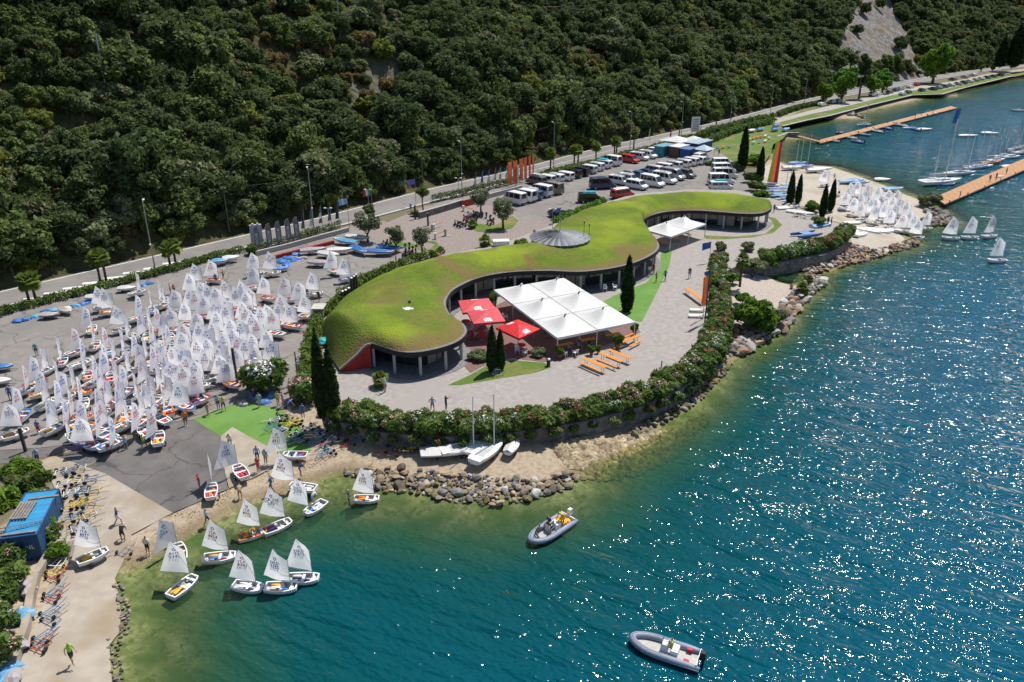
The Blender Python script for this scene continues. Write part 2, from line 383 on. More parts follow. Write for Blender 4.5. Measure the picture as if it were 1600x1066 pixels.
sheet('van_park', [(700,385),(700,330),(675,319),(741,302),(800,287),(870,269),(960,246),(1010,234),(1100,210),(1130,240),(1160,262),(1175,300),(1150,310),(1080,305),(990,310),(900,338),(862,360),(780,389)], ZL, ASPH, dz=0.004)
sheet('forecourt', [(545,362),(600,350),(665,322),(700,318),(745,318),(800,329),(812,342),(855,345),(862,360),(780,389),(692,404),(640,412),(600,380)], ZL, PAVERS, dz=0.015)
sheet('lawn_island', [(728,352),(745,362),(770,364),(800,357),(810,345),(800,338),(775,352),(745,350)], ZL, LAWN, dz=0.06, sink=False)
sheet('lawn_island', [(600,388),(640,386),(670,396),(688,388),(682,378),(660,376),(680,382),(672,390),(640,380),(610,378)], ZL, LAWN, dz=0.06, sink=False)
sheet('sailing_beach', [(1192,330),(1180,290),(1192,262),(1212,252),(1236,261),(1265,260),(1300,262),(1330,272),(1380,290),(1415,305),(1438,314),(1455,325),(1468,334),(1440,352),(1402,364),(1420,378),(1375,392),(1340,392),(1330,378),(1322,352),(1290,342),(1264,330),(1238,318)], 0, SAND, dz=0.05, drape=True, step=2.0)
sheet('gravel_cove', [(1140,470),(1134,430),(1165,414),(1195,430),(1214,441),(1240,447),(1262,440),(1278,446),(1262,470),(1235,485),(1205,500),(1150,520)], 0, pm('cove_gravel', (0.42, 0.36, 0.31), (0.33, 0.285, 0.245), scale=2.5, rough=0.97, bump=0.4, bscale=6, detail=8), dz=0.05, drape=True)
sheet('windsurf_lawn', [(1092,225),(1150,198),(1215,190),(1225,203),(1230,209),(1222,218),(1208,226),(1204,240),(1190,262),(1160,262),(1128,240)], ZL, LAWN, dz=0.012)
sheet('far_promenade', [(1206,191),(1250,174),(1310,160),(1400,141),(1437,133),(1500,126),(1582,116),(1700,97),(1700,103),(1600,117),(1582,119.5),(1510,135),(1472,147),(1425,149),(1295,181),(1222,197)], ZL, LAWN, dz=0.006)
sheet('far_footpath', [(1208,188),(1250,177),(1310,162),(1400,143),(1440,134),(1500,126),(1500,129),(1440,139),(1400,148),(1310,168),(1250,183),(1212,193)], ZL, pm('pale_path', (0.37, 0.34, 0.3), (0.31, 0.28, 0.25), scale=1, rough=0.95), dz=0.02, sink=False)

# ground sheet: land under everything and the lake bed
xs, ys = GX, GY
X, Y = np.meshgrid(xs, ys); H = H0.copy()
for poly in SHEETS:
    a = np.array(poly); bb = (X > a[:, 0].min()) & (X < a[:, 0].max()) & (Y > a[:, 1].min()) & (Y < a[:, 1].max())
    if bb.any():
        ins = np.zeros(X.shape, bool); ins[bb] = in_poly(X[bb], Y[bb], poly); H[ins] -= 0.09
rel = np.array([mnoise.noise((x * 0.9, y * 0.9, 0)) + 0.6 * mnoise.noise((x * 0.35, y * 0.35, 5)) for x, y in zip(X.ravel(), Y.ravel())]).reshape(X.shape)
H = np.where(H < 1.3, H + rel * 0.09 * np.clip(np.abs(H) * 3, 0, 1), H)
nx, ny = len(xs), len(ys); I = np.arange(nx * ny).reshape(ny, nx)
F = np.stack([I[:-1, :-1], I[:-1, 1:], I[1:, 1:], I[1:, :-1]], -1).reshape(-1, 4)
me = np_mesh('ground', np.stack([X, Y, H], -1).reshape(-1, 3), F, smooth=True)
gm = bpy.data.materials.new('shore_and_lake_bed'); gm.use_nodes = True; t = gm.node_tree; b = t.nodes['Principled BSDF']; b.inputs['Roughness'].default_value = 0.95; b.inputs['Specular IOR Level'].default_value = 0.15
def nmix(t, fac, a, c):
    x = node(t, 'ShaderNodeMix', data_type='RGBA'); t.links.new(fac, x.inputs[0])
    for i, q in ((6, a), (7, c)):
        if isinstance(q, tuple): x.inputs[i].default_value = (*q, 1)
        else: t.links.new(q, x.inputs[i])
    return x.outputs[2]
def nnoise(t, co, sc, det=5, lo=0.4, hi=0.6, vor=False):
    if vor: n = node(t, 'ShaderNodeTexVoronoi'); o = n.outputs['Color']
    else: n = node(t, 'ShaderNodeTexNoise'); n.inputs['Detail'].default_value = det; o = n.outputs[0]
    n.inputs['Scale'].default_value = sc; t.links.new(co, n.inputs['Vector'])
    r = node(t, 'ShaderNodeMapRange'); t.links.new(o, r.inputs[0]); r.inputs[1].default_value = lo; r.inputs[2].default_value = hi
    return r.outputs[0]
geo = node(t, 'ShaderNodeNewGeometry'); pos = geo.outputs['Position']; sx = node(t, 'ShaderNodeSeparateXYZ'); t.links.new(pos, sx.inputs[0])
dry = nmix(t, nnoise(t, pos, 2.2, 8), (0.40, 0.325, 0.235), (0.27, 0.205, 0.14)); dry = nmix(t, nnoise(t, pos, 4.5, vor=True, lo=0.2, hi=0.9), dry, (0.36, 0.30, 0.225))
wet = nmix(t, nnoise(t, pos, 1.3, 8), (0.26, 0.225, 0.105), (0.12, 0.12, 0.045)); wet = nmix(t, nnoise(t, pos, 3.2, vor=True, lo=0.3, hi=0.9), wet, (0.33, 0.29, 0.15))
wet = nmix(t, nnoise(t, pos, 0.28, 6, 0.42, 0.62), wet, (0.10, 0.13, 0.04))
mr = node(t, 'ShaderNodeMapRange'); t.links.new(sx.outputs[2], mr.inputs[0]); mr.inputs[1].default_value = -0.02; mr.inputs[2].default_value = 0.14
m3 = node(t, 'ShaderNodeMapRange'); t.links.new(sx.outputs[2], m3.inputs[0]); m3.inputs[1].default_value = 0.10; m3.inputs[2].default_value = 0.26
dry = nmix(t, m3.outputs[0], (0.20, 0.15, 0.095), dry); m4 = node(t, 'ShaderNodeMapRange'); t.links.new(sx.outputs[2], m4.inputs[0]); m4.inputs[1].default_value = 1.33; m4.inputs[2].default_value = 1.4
dry = nmix(t, m4.outputs[0], dry, (0.15, 0.13, 0.085))
t.links.new(nmix(t, mr.outputs[0], wet, dry), b.inputs['Base Color'])
bn = node(t, 'ShaderNodeBump'); bn.inputs['Strength'].default_value = 0.6; bn.inputs['Distance'].default_value = 0.12
t.links.new(nnoise(t, pos, 3.5, vor=True, lo=0, hi=1), bn.inputs['Height']); t.links.new(bn.outputs[0], b.inputs['Normal'])
struct('ground', me, gm)

# lake surface: sheet with the depth below each point
dep = np.maximum(0, -H0).ravel()
me = np_mesh('lake_water', np.stack([X, Y, X * 0], -1).reshape(-1, 3), F, smooth=True)
at = me.attributes.new('depth', 'FLOAT', 'POINT'); at.data.foreach_set('value', dep.astype(np.float32))
wm = bpy.data.materials.new('lake_water'); wm.use_nodes = True; t = wm.node_tree; t.nodes.clear(); L = t.links.new
out = node(t, 'ShaderNodeOutputMaterial'); pos = node(t, 'ShaderNodeNewGeometry').outputs['Position']
da = node(t, 'ShaderNodeAttribute', attribute_name='depth').outputs['Fac']
def wmath(op, a, b_):
    n = node(t, 'ShaderNodeMath', operation=op)
    for i, q in enumerate((a, b_)):
        if isinstance(q, (int, float)): n.inputs[i].default_value = q
        else: L(q, n.inputs[i])
    return n.outputs[0]
opac = wmath('SUBTRACT', 1.0, wmath('POWER', 2.718, wmath('MULTIPLY', da, -0.85)))
rr = node(t, 'ShaderNodeValToRGB'); e = rr.color_ramp.elements
e[0].position = 0.0; e[0].color = (0.04, 0.07, 0.024, 1); e[1].position = 1.0; e[1].color = (0.0002, 0.068, 0.120, 1)
q = e.new(0.08); q.color = (0.014, 0.070, 0.040, 1); q = e.new(0.2); q.color = (0.0015, 0.056, 0.060, 1); q = e.new(0.5); q.color = (0.0004, 0.060, 0.084, 1)
L(wmath('DIVIDE', da, 20.0), rr.inputs[0])
body = nmix(t, nnoise(t, pos, 0.05, 3, 0.3, 0.7), rr.outputs[0], rr.outputs[0])
# relief of wind waves: long crests lie across the wind, with chop and ripples on them
def wave(sc, along, rot, det, dist_, amp):
    m0 = node(t, 'ShaderNodeMapping'); m0.inputs['Rotation'].default_value = (0, 0, R(rot)); L(pos, m0.inputs[0]); mp = node(t, 'ShaderNodeMapping'); mp.inputs['Scale'].default_value = (along, 1, 1); L(m0.outputs[0], mp.inputs[0])
    n = node(t, 'ShaderNodeTexNoise'); n.inputs['Scale'].default_value = sc; n.inputs['Detail'].default_value = det; n.inputs['Distortion'].default_value = dist_; L(mp.outputs[0], n.inputs['Vector'])
    return wmath('MULTIPLY', n.outputs[0], amp)
h = wmath('ADD', wave(0.30, 0.35, 27, 1, 0.3, 0.80), wave(0.9, 0.35, 22, 0.5, 0.25, 0.50))
h = wmath('ADD', h, wave(2.7, 0.5, 32, 0.3, 0.3, 0.18)); h = wmath('ADD', h, wave(5.5, 0.6, 15, 0, 0.3, 0.055))
calm = node(t, 'ShaderNodeMapRange'); L(da, calm.inputs[0]); calm.inputs[1].default_value = 0.3; calm.inputs[2].default_value = 4.5; calm.inputs[3].default_value = 0.55; calm.inputs[4].default_value = 1.0
gust = node(t, 'ShaderNodeMapRange'); L(nnoise(t, pos, 0.035, 3, 0.3, 0.7), gust.inputs[0]); gust.inputs[3].default_value = 0.78; gust.inputs[4].default_value = 1.12
bn = node(t, 'ShaderNodeBump'); bn.inputs['Distance'].default_value = 1.0; L(wmath('MULTIPLY', calm.outputs[0], gust.outputs[0]), bn.inputs['Strength']); L(h, bn.inputs['Height'])
df = node(t, 'ShaderNodeBsdfDiffuse'); L(body, df.inputs[0]); L(bn.outputs[0], df.inputs['Normal'])
tr = node(t, 'ShaderNodeBsdfTransparent'); tr.inputs[0].default_value = (0.86, 0.97, 0.87, 1)
mx = node(t, 'ShaderNodeMixShader'); L(opac, mx.inputs[0]); L(tr.outputs[0], mx.inputs[1]); L(df.outputs[0], mx.inputs[2])
gl = node(t, 'ShaderNodeBsdfGlossy'); gl.inputs['Roughness'].default_value = 0.075; L(bn.outputs[0], gl.inputs['Normal'])
fr = node(t, 'ShaderNodeFresnel'); fr.inputs[0].default_value = 1.27; L(bn.outputs[0], fr.inputs['Normal'])
m2 = node(t, 'ShaderNodeMixShader'); L(fr.outputs[0], m2.inputs[0]); L(mx.outputs[0], m2.inputs[1]); L(gl.outputs[0], m2.inputs[2]); L(m2.outputs[0], out.inputs[0])
struct('lake_water', me, wm)

# road along the foot of the hill
RF = [(-260,515),(-120,483),(0,455),(145,422),(300,386),(400,363),(482,345),(560,324),(672,294),(722,283),(800,267),(866,249),(954,226),(1006,216),(1096,196),(1155,182),(1247,158),(1300,147),(1392,130),(1482,115),(1550,106),(1600,101),(1700,91)]
RN = [(-260,548),(-120,513),(0,481),(152,444),(309,404),(397,384),(480,366),(560,347),(675,315),(741,299),(800,284),(870,266),(960,243),(1010,231),(1100,207),(1160,192),(1250,166),(1305,154),(1400,136),(1490,120),(1555,110),(1600,105.5),(1700,95)]
rf = resample(crom([G(x, y, ZL)[:2] for x, y in RF], 6), 4.0); rn = resample(crom([G(x, y, ZL)[:2] for x, y in RN], 6), 4.0)
def smooth_line(a, k=6):
    b_ = a.copy()
    for _ in range(k): b_[1:-1] = (b_[:-2] + 2 * b_[1:-1] + b_[2:]) / 4
    return b_
rf = smooth_line(rf, 14); rn = smooth_line(rn, 14)
tg = np.gradient(rf, axis=0); tg /= np.linalg.norm(tg, axis=1)[:, None]; nrm = np.stack([-tg[:, 1], tg[:, 0]], 1)   # points up the hill
RFN = nrm
def strip(name, a, offs0, offs1, z, mat, nr, i0=0, i1=None):
    a = a[i0:i1]; nr = nr[i0:i1]; p = a + nr * offs0; q = a + nr * offs1; n = len(a)
    V = np.r_[np.c_[p, np.full(n, z)], np.c_[q, np.full(n, z)]]; k = np.arange(n - 1)
    return struct(name, np_mesh(name, V, np.stack([k, k + 1, n + k + 1, n + k][::-1], 1) if offs0 > offs1 else np.stack([n + k, n + k + 1, k + 1, k][::-1], 1)), mat)
W = np.array([dist_poly(np.array([p[0]]), np.array([p[1]]), rn, False)[0] for p in rf])
n = len(rf); k = np.arange(n - 1); lo_ = rf - nrm * W[:, None]
V = np.r_[np.c_[rf, np.full(n, ZL + 0.03)], np.c_[lo_, np.full(n, ZL + 0.03)]]
struct('road', np_mesh('road', V, np.stack([n + k, n + k + 1, k + 1, k], 1)), ROADM)
strip('road_edge_line', rf, -0.25, -0.5, ZL + 0.036, PAINT, nrm)
mid = (rf + lo_) / 2; strip('road_centre_line', mid, 0.08, -0.08, ZL + 0.036, PAINT, nrm, 30, 200)
strip('road_edge_line', lo_, 0.55, 0.35, ZL + 0.036, PAINT, nrm)
mb = MB(); a_ = lo_ - nrm * 0.0; b2 = lo_ - nrm * 0.35
for i in range(n - 1):
    if 47 < i < 57: continue
    z0, z1 = ZL - 0.1, ZL + 0.14
    mb.add([(*a_[i], z0), (*a_[i + 1], z0), (*a_[i + 1], z1), (*a_[i], z1), (*b2[i], z1), (*b2[i + 1], z1), (*b2[i], z0), (*b2[i + 1], z0)], [(0, 1, 2, 3), (3, 2, 5, 4), (4, 5, 7, 6)])
struct('kerb', mb.mesh('kerb'), KERBM)
hm = MB()                                # hatched island painted on the road
for cx, cy in ((50, 467), (82, 458), (112, 450), (143, 442), (176, 434), (206, 426), (238, 419), (268, 411)):
    p = G(cx - 14, cy + 1.6, ZL); q = G(cx + 14, cy - 1.2, ZL); d = (q - p).normalized(); s_ = Vector((-d.y, d.x, 0)) * 0.42
    hm.add([Vector((c.x, c.y, ZL + 0.037)) for c in (p - s_, q - s_, q + s_, p + s_)], [(0, 1, 2, 3)])
struct('road_hatching', hm.mesh('road_hatching'), PAINT)

# hillside above the road
def hill_z(x, y, d):
    n1 = mnoise.noise((x * 0.018, y * 0.018, 1.3)); n2 = mnoise.noise((x * 0.05, y * 0.05, 4.0)); n3 = mnoise.noise((x * 0.16, y * 0.16, 9.0))
    r = np.interp(d, [0, 1.5, 5, 14, 40, 90, 200, 400], [0, 0.2, 3.0, 9, 29, 68, 150, 260])
    return ZL - 0.15 + r * (1 + 0.16 * n1) + min(d, 30) / 30 * (3.2 * n2 + 1.0 * n3 + 4 * n1)
ds = np.r_[0.8, 1.5, np.arange(3, 96, 2.5), np.arange(100, 420, 20)]
hb = resample(rf, 3.0); tg = np.gradient(hb, axis=0); tg /= np.linalg.norm(tg, axis=1)[:, None]; hn = smooth_line(np.stack([-tg[:, 1], tg[:, 0]], 1), 30); hn /= np.linalg.norm(hn, axis=1)[:, None]
HV = np.zeros((len(hb), len(ds), 3))
for i in range(len(hb)):
    for j, d in enumerate(ds):
        x, y = hb[i] + hn[i] * d; HV[i, j] = (x, y, hill_z(x, y, d))
SCREE = [[(1288,128),(1300,70),(1318,30),(1345,-30),(1395,-30),(1402,20),(1422,55),(1446,92),(1446,128),(1392,138),(1330,150)]]
BARE = [[(528,170),(540,135),(575,108),(612,96),(640,118),(620,150),(585,190)], [(1000,120),(1010,90),(1040,110),(1095,130),(1085,150),(1035,140)], [(20,330),(30,285),(62,280),(66,312),(44,345)], [(232,90),(262,78),(312,86),(316,102),(255,108)], [(1095,110),(1140,92),(1180,104),(1165,118)], [(1372,60),(1392,20),(1412,38)]]
PXY = np.array([px_of(p) for p in HV.reshape(-1, 3)])
rock = np.zeros(len(PXY))
for poly in SCREE + BARE:
    dd = dist_poly(PXY[:, 0], PXY[:, 1], poly); ins = in_poly(PXY[:, 0], PXY[:, 1], poly)
    rock = np.maximum(rock, np.clip(0.5 + np.where(ins, dd, -dd) / 14, 0, 1 if poly in SCREE else 0.35))
nh, nd = len(hb), len(ds); I = np.arange(nh * nd).reshape(nh, nd)
me = np_mesh('hillside', HV.reshape(-1, 3), np.stack([I[:-1, :-1], I[1:, :-1], I[1:, 1:], I[:-1, 1:]], -1).reshape(-1, 4), smooth=True)
me.attributes.new('rock', 'FLOAT', 'POINT').data.foreach_set('value', rock.astype(np.float32))
hmat = bpy.data.materials.new('hillside_scrub_and_rock'); hmat.use_nodes = True; t = hmat.node_tree; b = t.nodes['Principled BSDF']; b.inputs['Roughness'].default_value = 0.95; b.inputs['Specular IOR Level'].default_value = 0.1
pos = node(t, 'ShaderNodeNewGeometry').outputs['Position']
mp = node(t, 'ShaderNodeMapping'); mp.inputs['Scale'].default_value = (1, 1, 0.22); t.links.new(pos, mp.inputs[0])
scr = nmix(t, nnoise(t, pos, 0.5, 8), (0.05, 0.06, 0.022), (0.10, 0.085, 0.04))
rk = nmix(t, nnoise(t, mp.outputs[0], 0.55, 8, 0.35, 0.65), (0.25, 0.235, 0.22), (0.115, 0.108, 0.105)); rk = nmix(t, nnoise(t, mp.outputs[0], 0.12, 6, 0.5, 0.7), rk, (0.15, 0.115, 0.075))
t.links.new(nmix(t, node(t, 'ShaderNodeAttribute', attribute_name='rock').outputs['Fac'], scr, rk), b.inputs['Base Color'])
bn = node(t, 'ShaderNodeBump'); bn.inputs['Strength'].default_value = 1.0; bn.inputs['Distance'].default_value = 1.2; t.links.new(nnoise(t, mp.outputs[0], 0.5, 8, 0, 1), bn.inputs['Height']); t.links.new(bn.outputs[0], b.inputs['Normal'])
struct('hillside', me, hmat)
# ------------------------------------------------------------------ vegetation
def leaf_cloud(clumps, n, size, rng, up=0.25, shell=3.0, asp=1.6, jit=0.9):
    cl = np.array(clumps, float); wt = (cl[:, 3] * cl[:, 4] + cl[:, 3] * cl[:, 5]); wt = wt / wt.sum()
    k = rng.choice(len(cl), n, p=wt); d = rng.normal(size=(n, 3)); d[:, 2] += up; d /= np.linalg.norm(d, axis=1)[:, None]
    r = rng.random(n) ** (1 / shell); P = cl[k, :3] + d * cl[k, 3:6] * r[:, None]
    nn = d * 0.7 + rng.normal(size=(n, 3)) * jit * 0.6 + np.array([0, 0, 0.25]); nn /= np.linalg.norm(nn, axis=1)[:, None]
    a = np.cross(nn, rng.normal(size=(n, 3))); a /= np.linalg.norm(a, axis=1)[:, None]; b_ = np.cross(nn, a)
    s = size * (0.6 + 0.8 * rng.random(n))[:, None]; a = a * s * asp * 0.5; b_ = b_ * s * 0.5
    V = np.stack([P - a, P - b_ * 0.9 + nn * s * 0.1, P + a, P + b_ * 0.9 + nn * s * 0.1], 1).reshape(-1, 3)
    return V
def cloud_mesh(name, V):
    return np_mesh(name, V, np.arange(len(V)).reshape(-1, 4))
def round_clumps(rng, n, rx, rz, zc, r0=0.35, r1=0.6, top=1.0):
    out = []
    for i in range(n):
        d = rng.normal(size=3); d /= np.linalg.norm(d); q = rng.random() ** 0.5 * 0.72
        rr = rx * rng.uniform(r0, r1); out.append((d[0] * rx * q, d[1] * rx * q, zc + d[2] * rz * q * top, rr, rr, rr * rng.uniform(0.75, 1.0)))
    return out
def trunk_mb(h, r, rng, limbs=4, spread=1.2, lean=0.15):
    mb = MB(); p = [(0, 0, -0.3)]
    for i in range(1, 5): p.append((rng.normal() * lean * i / 4, rng.normal() * lean * i / 4, h * i / 4))
    mb.tube(p, [r * 1.25, r, r * 0.85, r * 0.7, r * 0.45], 7)
    for i in range(limbs):
        a = 2 * math.pi * (i + rng.random() * 0.6) / limbs; s = Vector(p[2 + i % 2]); e = s + Vector((math.cos(a) * spread, math.sin(a) * spread, h * rng.uniform(0.35, 0.6)))
        mb.tube([s, (s + e) / 2 + Vector((0, 0, 0.12 * h)), e], [r * 0.5, r * 0.35, r * 0.15], 5)
    return mb.mesh('trunk', True)
LV = {
 'dark': leafm('leaf_dark_evergreen', (0.074, 0.102, 0.038), (0.050, 0.072, 0.028)),
 'mid': leafm('leaf_mid_green', (0.112, 0.146, 0.046), (0.075, 0.104, 0.034)),
 'grey': leafm('leaf_grey_green', (0.155, 0.175, 0.09), (0.104, 0.124, 0.06)),
 'yellow': leafm('leaf_yellow_green', (0.16, 0.175, 0.038), (0.105, 0.128, 0.027)),
 'rust': leafm('leaf_rusty', (0.145, 0.105, 0.045), (0.095, 0.085, 0.035)),
 'cypress': leafm('leaf_cypress', (0.030, 0.055, 0.016), (0.018, 0.034, 0.011), scale=1.5),
 'olive': leafm('leaf_olive', (0.16, 0.185, 0.105), (0.095, 0.12, 0.06), scale=1.2),
 'hedge': leafm('leaf_hedge', (0.10, 0.15, 0.03), (0.055, 0.095, 0.02), scale=1.0),
 'oleander': leafm('leaf_oleander', (0.11, 0.165, 0.042), (0.07, 0.115, 0.028), scale=1.2),
 'bright': leafm('leaf_bright_green', (0.11, 0.19, 0.025), (0.06, 0.12, 0.015), scale=0.9),
 'lime': leafm('leaf_lime', (0.22, 0.25, 0.03), (0.13, 0.17, 0.02), scale=1.0),
 'palm': leafm('leaf_palm', (0.15, 0.19, 0.035), (0.09, 0.13, 0.025), scale=1.0, isl=0.25),
}
FOREST = []
for i, (kind, hgt, rx) in enumerate((('dark', 6.0, 2.6), ('mid', 5.2, 2.7), ('grey', 5.0, 2.4), ('yellow', 4.2, 2.2), ('rust', 3.4, 2.0), ('dark', 7.6, 2.9), ('mid', 6.6, 2.5), ('grey', 3.6, 2.3))):
    rng = np.random.default_rng(100 + i)
    cl = round_clumps(rng, 38, rx * 1.2, hgt * 0.46, hgt * 0.46, 0.10, 0.36)
    V = leaf_cloud(cl, 4600, 0.30, rng, shell=1.7, jit=1.3)
    FOREST.append((kind, cloud_mesh('crown', V), trunk_mb(hgt * 0.62, 0.16, rng), hgt))
rng = np.random.default_rng(5); pts = []
for i in range(0, len(hb)):
    for d in np.r_[1.2, 2.4, 3.8, np.arange(5.2, 118, 2.7)]:
        dd = d + rng.uniform(-1.5, 1.5); j = rng.uniform(-1.6, 1.6)
        if d < 40 and False: continue
        x, y = hb[i] + hn[i] * dd + np.array([-hn[i][1], hn[i][0]]) * j
        if rng.random() < 0.08: continue
        z = hill_z(x, y, dd); p = px_of((x, y, z))
        if not (-140 < p[0] < 1760 and p[1] > -130): continue
        if any(in_poly1(p[0], p[1] - 6, q) for q in SCREE) and rng.random() < (0.95 if p[1] < 95 else 0.86): continue
        bare = any(in_poly1(p[0], p[1], q) for q in BARE)
        if bare and rng.random() < 0.35: continue
        m = mnoise.noise((x * 0.03, y * 0.03, 3)) + 0.5 * mnoise.noise((x * 0.11, y * 0.11, 8)); u = rng.random() + m * 0.55
        k = (0 if u < 0.25 else 5 if u < 0.38 else 1 if u < 0.55 else 6 if u < 0.64 else 2 if u < 0.78 else 7 if u < 0.84 else 3 if u < 0.97 else 4)
        if bare and rng.random() < .6: k = 4
        big = 0.5 + 0.5 * mnoise.noise((x * 0.045, y * 0.045, 21)) + 0.35 * mnoise.noise((x * 0.015, y * 0.015, 31)); s = (0.55 + 1.05 * max(0, big) + (0.45 if rng.random() < 0.12 else 0)) * rng.uniform(0.8, 1.2) * (0.75 if d < 4 else 1.15 if d < 25 else 1.0)
        if dd > 70: s *= 1.12
        if dd < 1.5 * s + 0.9: continue
        pts.append((x, y, z - 0.4, k, s, rng.uniform(0, 6.28), math.hypot(x, y), p))
inview = sorted([q for q in pts if -10 < q[7][0] < 1610 and q[7][1] > 5], key=lambda q: q[6] / q[4])
chosen = []; 
for q in inview:
    if len(chosen) >= 290: break
    chosen.append(q)
cs = set(id(q) for q in chosen)
LM = ['the left picture edge', 'the lowest palm pair', 'the road hatching', 'the palm pair by the hatching', 'the first tall lamp', 'the palms past the first lamp', 'the end of the long hedge', 'the grey lettered banners', 'the lamp behind the banners', 'the hanging dark flags', 'the striped sky blue flag', 'the round gate tree', 'the entrance wall', 'the lamp by the entrance wall', 'the six club flags', 'the orange banners', 'the first road palms', 'the van row', 'the red van', 'the kiosks', 'the white sign board', 'the double hedge', 'the far hedge']
KS = {'dark': 'dark evergreen hillside tree', 'mid': 'mid green hillside tree', 'grey': 'grey-green hillside tree', 'yellow': 'yellow-green hillside tree', 'rust': 'rusty brown hillside shrub'}
bins = {}
for q in chosen: bins.setdefault(min(22, max(0, int((q[7][0] + 20) / 54))), []).append(q)
for bi, L_ in bins.items():
    L_.sort(key=lambda q: -q[7][1])
    for i, (x, y, z, k, s, a, dd_, p_) in enumerate(L_):
        kind, cm, tm, hgt = FOREST[k]
        t_ = thing('hillside_tree', '%s, %s uphill above %s' % (KS[kind], nth(i), LM[bi]), 'tree', (x, y, z), a, KS[kind] + 's'); t_.scale = (s * random.uniform(.85, 1.25), s * random.uniform(.85, 1.25), s * random.uniform(0.8, 1.1))
        obj('crown', cm, None if len(cm.materials) else LV[kind], t_); obj('trunk', tm, None if len(tm.materials) else BARK, t_)
rest = [q for q in pts if id(q) not in cs]
pc = bpy.data.collections.new('forest_kinds'); protos = []
for i, (kind, cm, tm, hgt) in enumerate(FOREST):
    if not cm.materials: cm.materials.append(LV[kind])
    o = bpy.data.objects.new('forest_kind_%02d' % i, cm); pc.objects.link(o)
pm_ = bpy.data.meshes.new('forest'); pm_.from_pydata([q[:3] for q in rest], [], [])
pm_.attributes.new('kind_index', 'INT', 'POINT').data.foreach_set('value', [q[3] for q in rest])
pm_.attributes.new('size', 'FLOAT_VECTOR', 'POINT').data.foreach_set('vector', np.array([(q[4] * (.85 + .4 * abs(math.sin(q[0] * 7))), q[4] * (.85 + .4 * abs(math.sin(q[1] * 5))), q[4] * (.8 + .3 * abs(math.sin(q[2] * 9)))) for q in rest], np.float32).ravel())
pm_.attributes.new('turn', 'FLOAT_VECTOR', 'POINT').data.foreach_set('vector', np.array([(0, 0, q[5]) for q in rest], np.float32).ravel())
fo = obj('forest', pm_, LV['dark']); tag(fo, 'dense scrub forest covering the upper hillside beyond the nearer trees', 'forest', kind='stuff')
ng = bpy.data.node_groups.new('scatter_forest', 'GeometryNodeTree'); ng.interface.new_socket('Geometry', in_out='INPUT', socket_type='NodeSocketGeometry'); ng.interface.new_socket('Geometry', in_out='OUTPUT', socket_type='NodeSocketGeometry')
gi = ng.nodes.new('NodeGroupInput'); go = ng.nodes.new('NodeGroupOutput'); ip = ng.nodes.new('GeometryNodeInstanceOnPoints'); ci = ng.nodes.new('GeometryNodeCollectionInfo')
ci.inputs['Collection'].default_value = pc; ci.inputs['Separate Children'].default_value = True; ci.inputs['Reset Children'].default_value = True
def na(nm, ty):
    q = ng.nodes.new('GeometryNodeInputNamedAttribute'); q.data_type = ty; q.inputs[0].default_value = nm; return q.outputs[0]
ng.links.new(gi.outputs[0], ip.inputs['Points']); ng.links.new(ci.outputs[0], ip.inputs['Instance']); ip.inputs['Pick Instance'].default_value = True
ng.links.new(na('kind_index', 'INT'), ip.inputs['Instance Index']); ng.links.new(na('size', 'FLOAT_VECTOR'), ip.inputs['Scale']); ng.links.new(na('turn', 'FLOAT_VECTOR'), ip.inputs['Rotation']); ng.links.new(ip.outputs[0], go.inputs[0])
fo.modifiers.new('scatter', 'NODES').node_group = ng

# --- cypresses
def make_cypress(name, h, r, seed):
    rng = np.random.default_rng(seed); cl = []
    for i in range(40):
        f = i / 39; rr = r * min(1, (f + 0.12) / 0.3) ** 0.6 * (1 - f ** 2.2) ** 0.7 + 0.05
        cl.append((rng.normal() * rr * 0.07, rng.normal() * rr * 0.07, 0.3 + f * (h - 0.7), rr * rng.uniform(.9, 1.05), rr * rng.uniform(.9, 1.05), h * 0.075))
    V = leaf_cloud(cl, 6500, 0.16, rng, up=0.5, asp=2.2, shell=7)
    tm = MB().tube([(0, 0, -0.2), (0, 0, h * 0.6), (0, 0, h * 0.9)], [0.16, 0.1, 0.03], 7).mesh('trunk')
    return cloud_mesh('crown', V), tm
CYP = [make_cypress('c', 8.0, 0.95, 1), make_cypress('c', 6.0, 0.62, 2), make_cypress('c', 7.0, 0.75, 3)]
def tree(name, label, cat, parts, loc, rz, scale, group, leaf):
    t_ = thing(name, label, cat, loc, rz, group); t_.scale = scale if hasattr(scale, '__len__') else (scale,) * 3
    obj('crown', parts[0], None if len(parts[0].materials) else leaf, t_); obj('trunk', parts[1], None if len(parts[1].materials) else BARK, t_); return t_
def cyp(px, py, k, h, label, z=ZT, sr=1.0):
    base = (8.0, 6.0, 7.0)[k]; tree('cypress', label, 'tree', CYP[k], G(px, py, z), px * 0.37, (h / base * sr, h / base * sr, h / base), 'cypresses on the site', LV['cypress'])
cyp(505, 652, 0, 9.6, 'tall dark cypress beside the boat park hedge, taller of a close pair', sr=.66); cyp(522, 655, 0, 8.2, 'slightly shorter cypress of the close pair beside the oleander hedge', sr=.78)
cyp(769, 581, 1, 5.6, 'slim cypress by the red parasol, nearer the round lawn edge'); cyp(782, 578, 1, 5.0, 'short slim cypress by the red parasol, closest to the white marquee')
cyp(979, 487, 2, 7.8, 'single cypress standing on green turf beside the large white marquee')
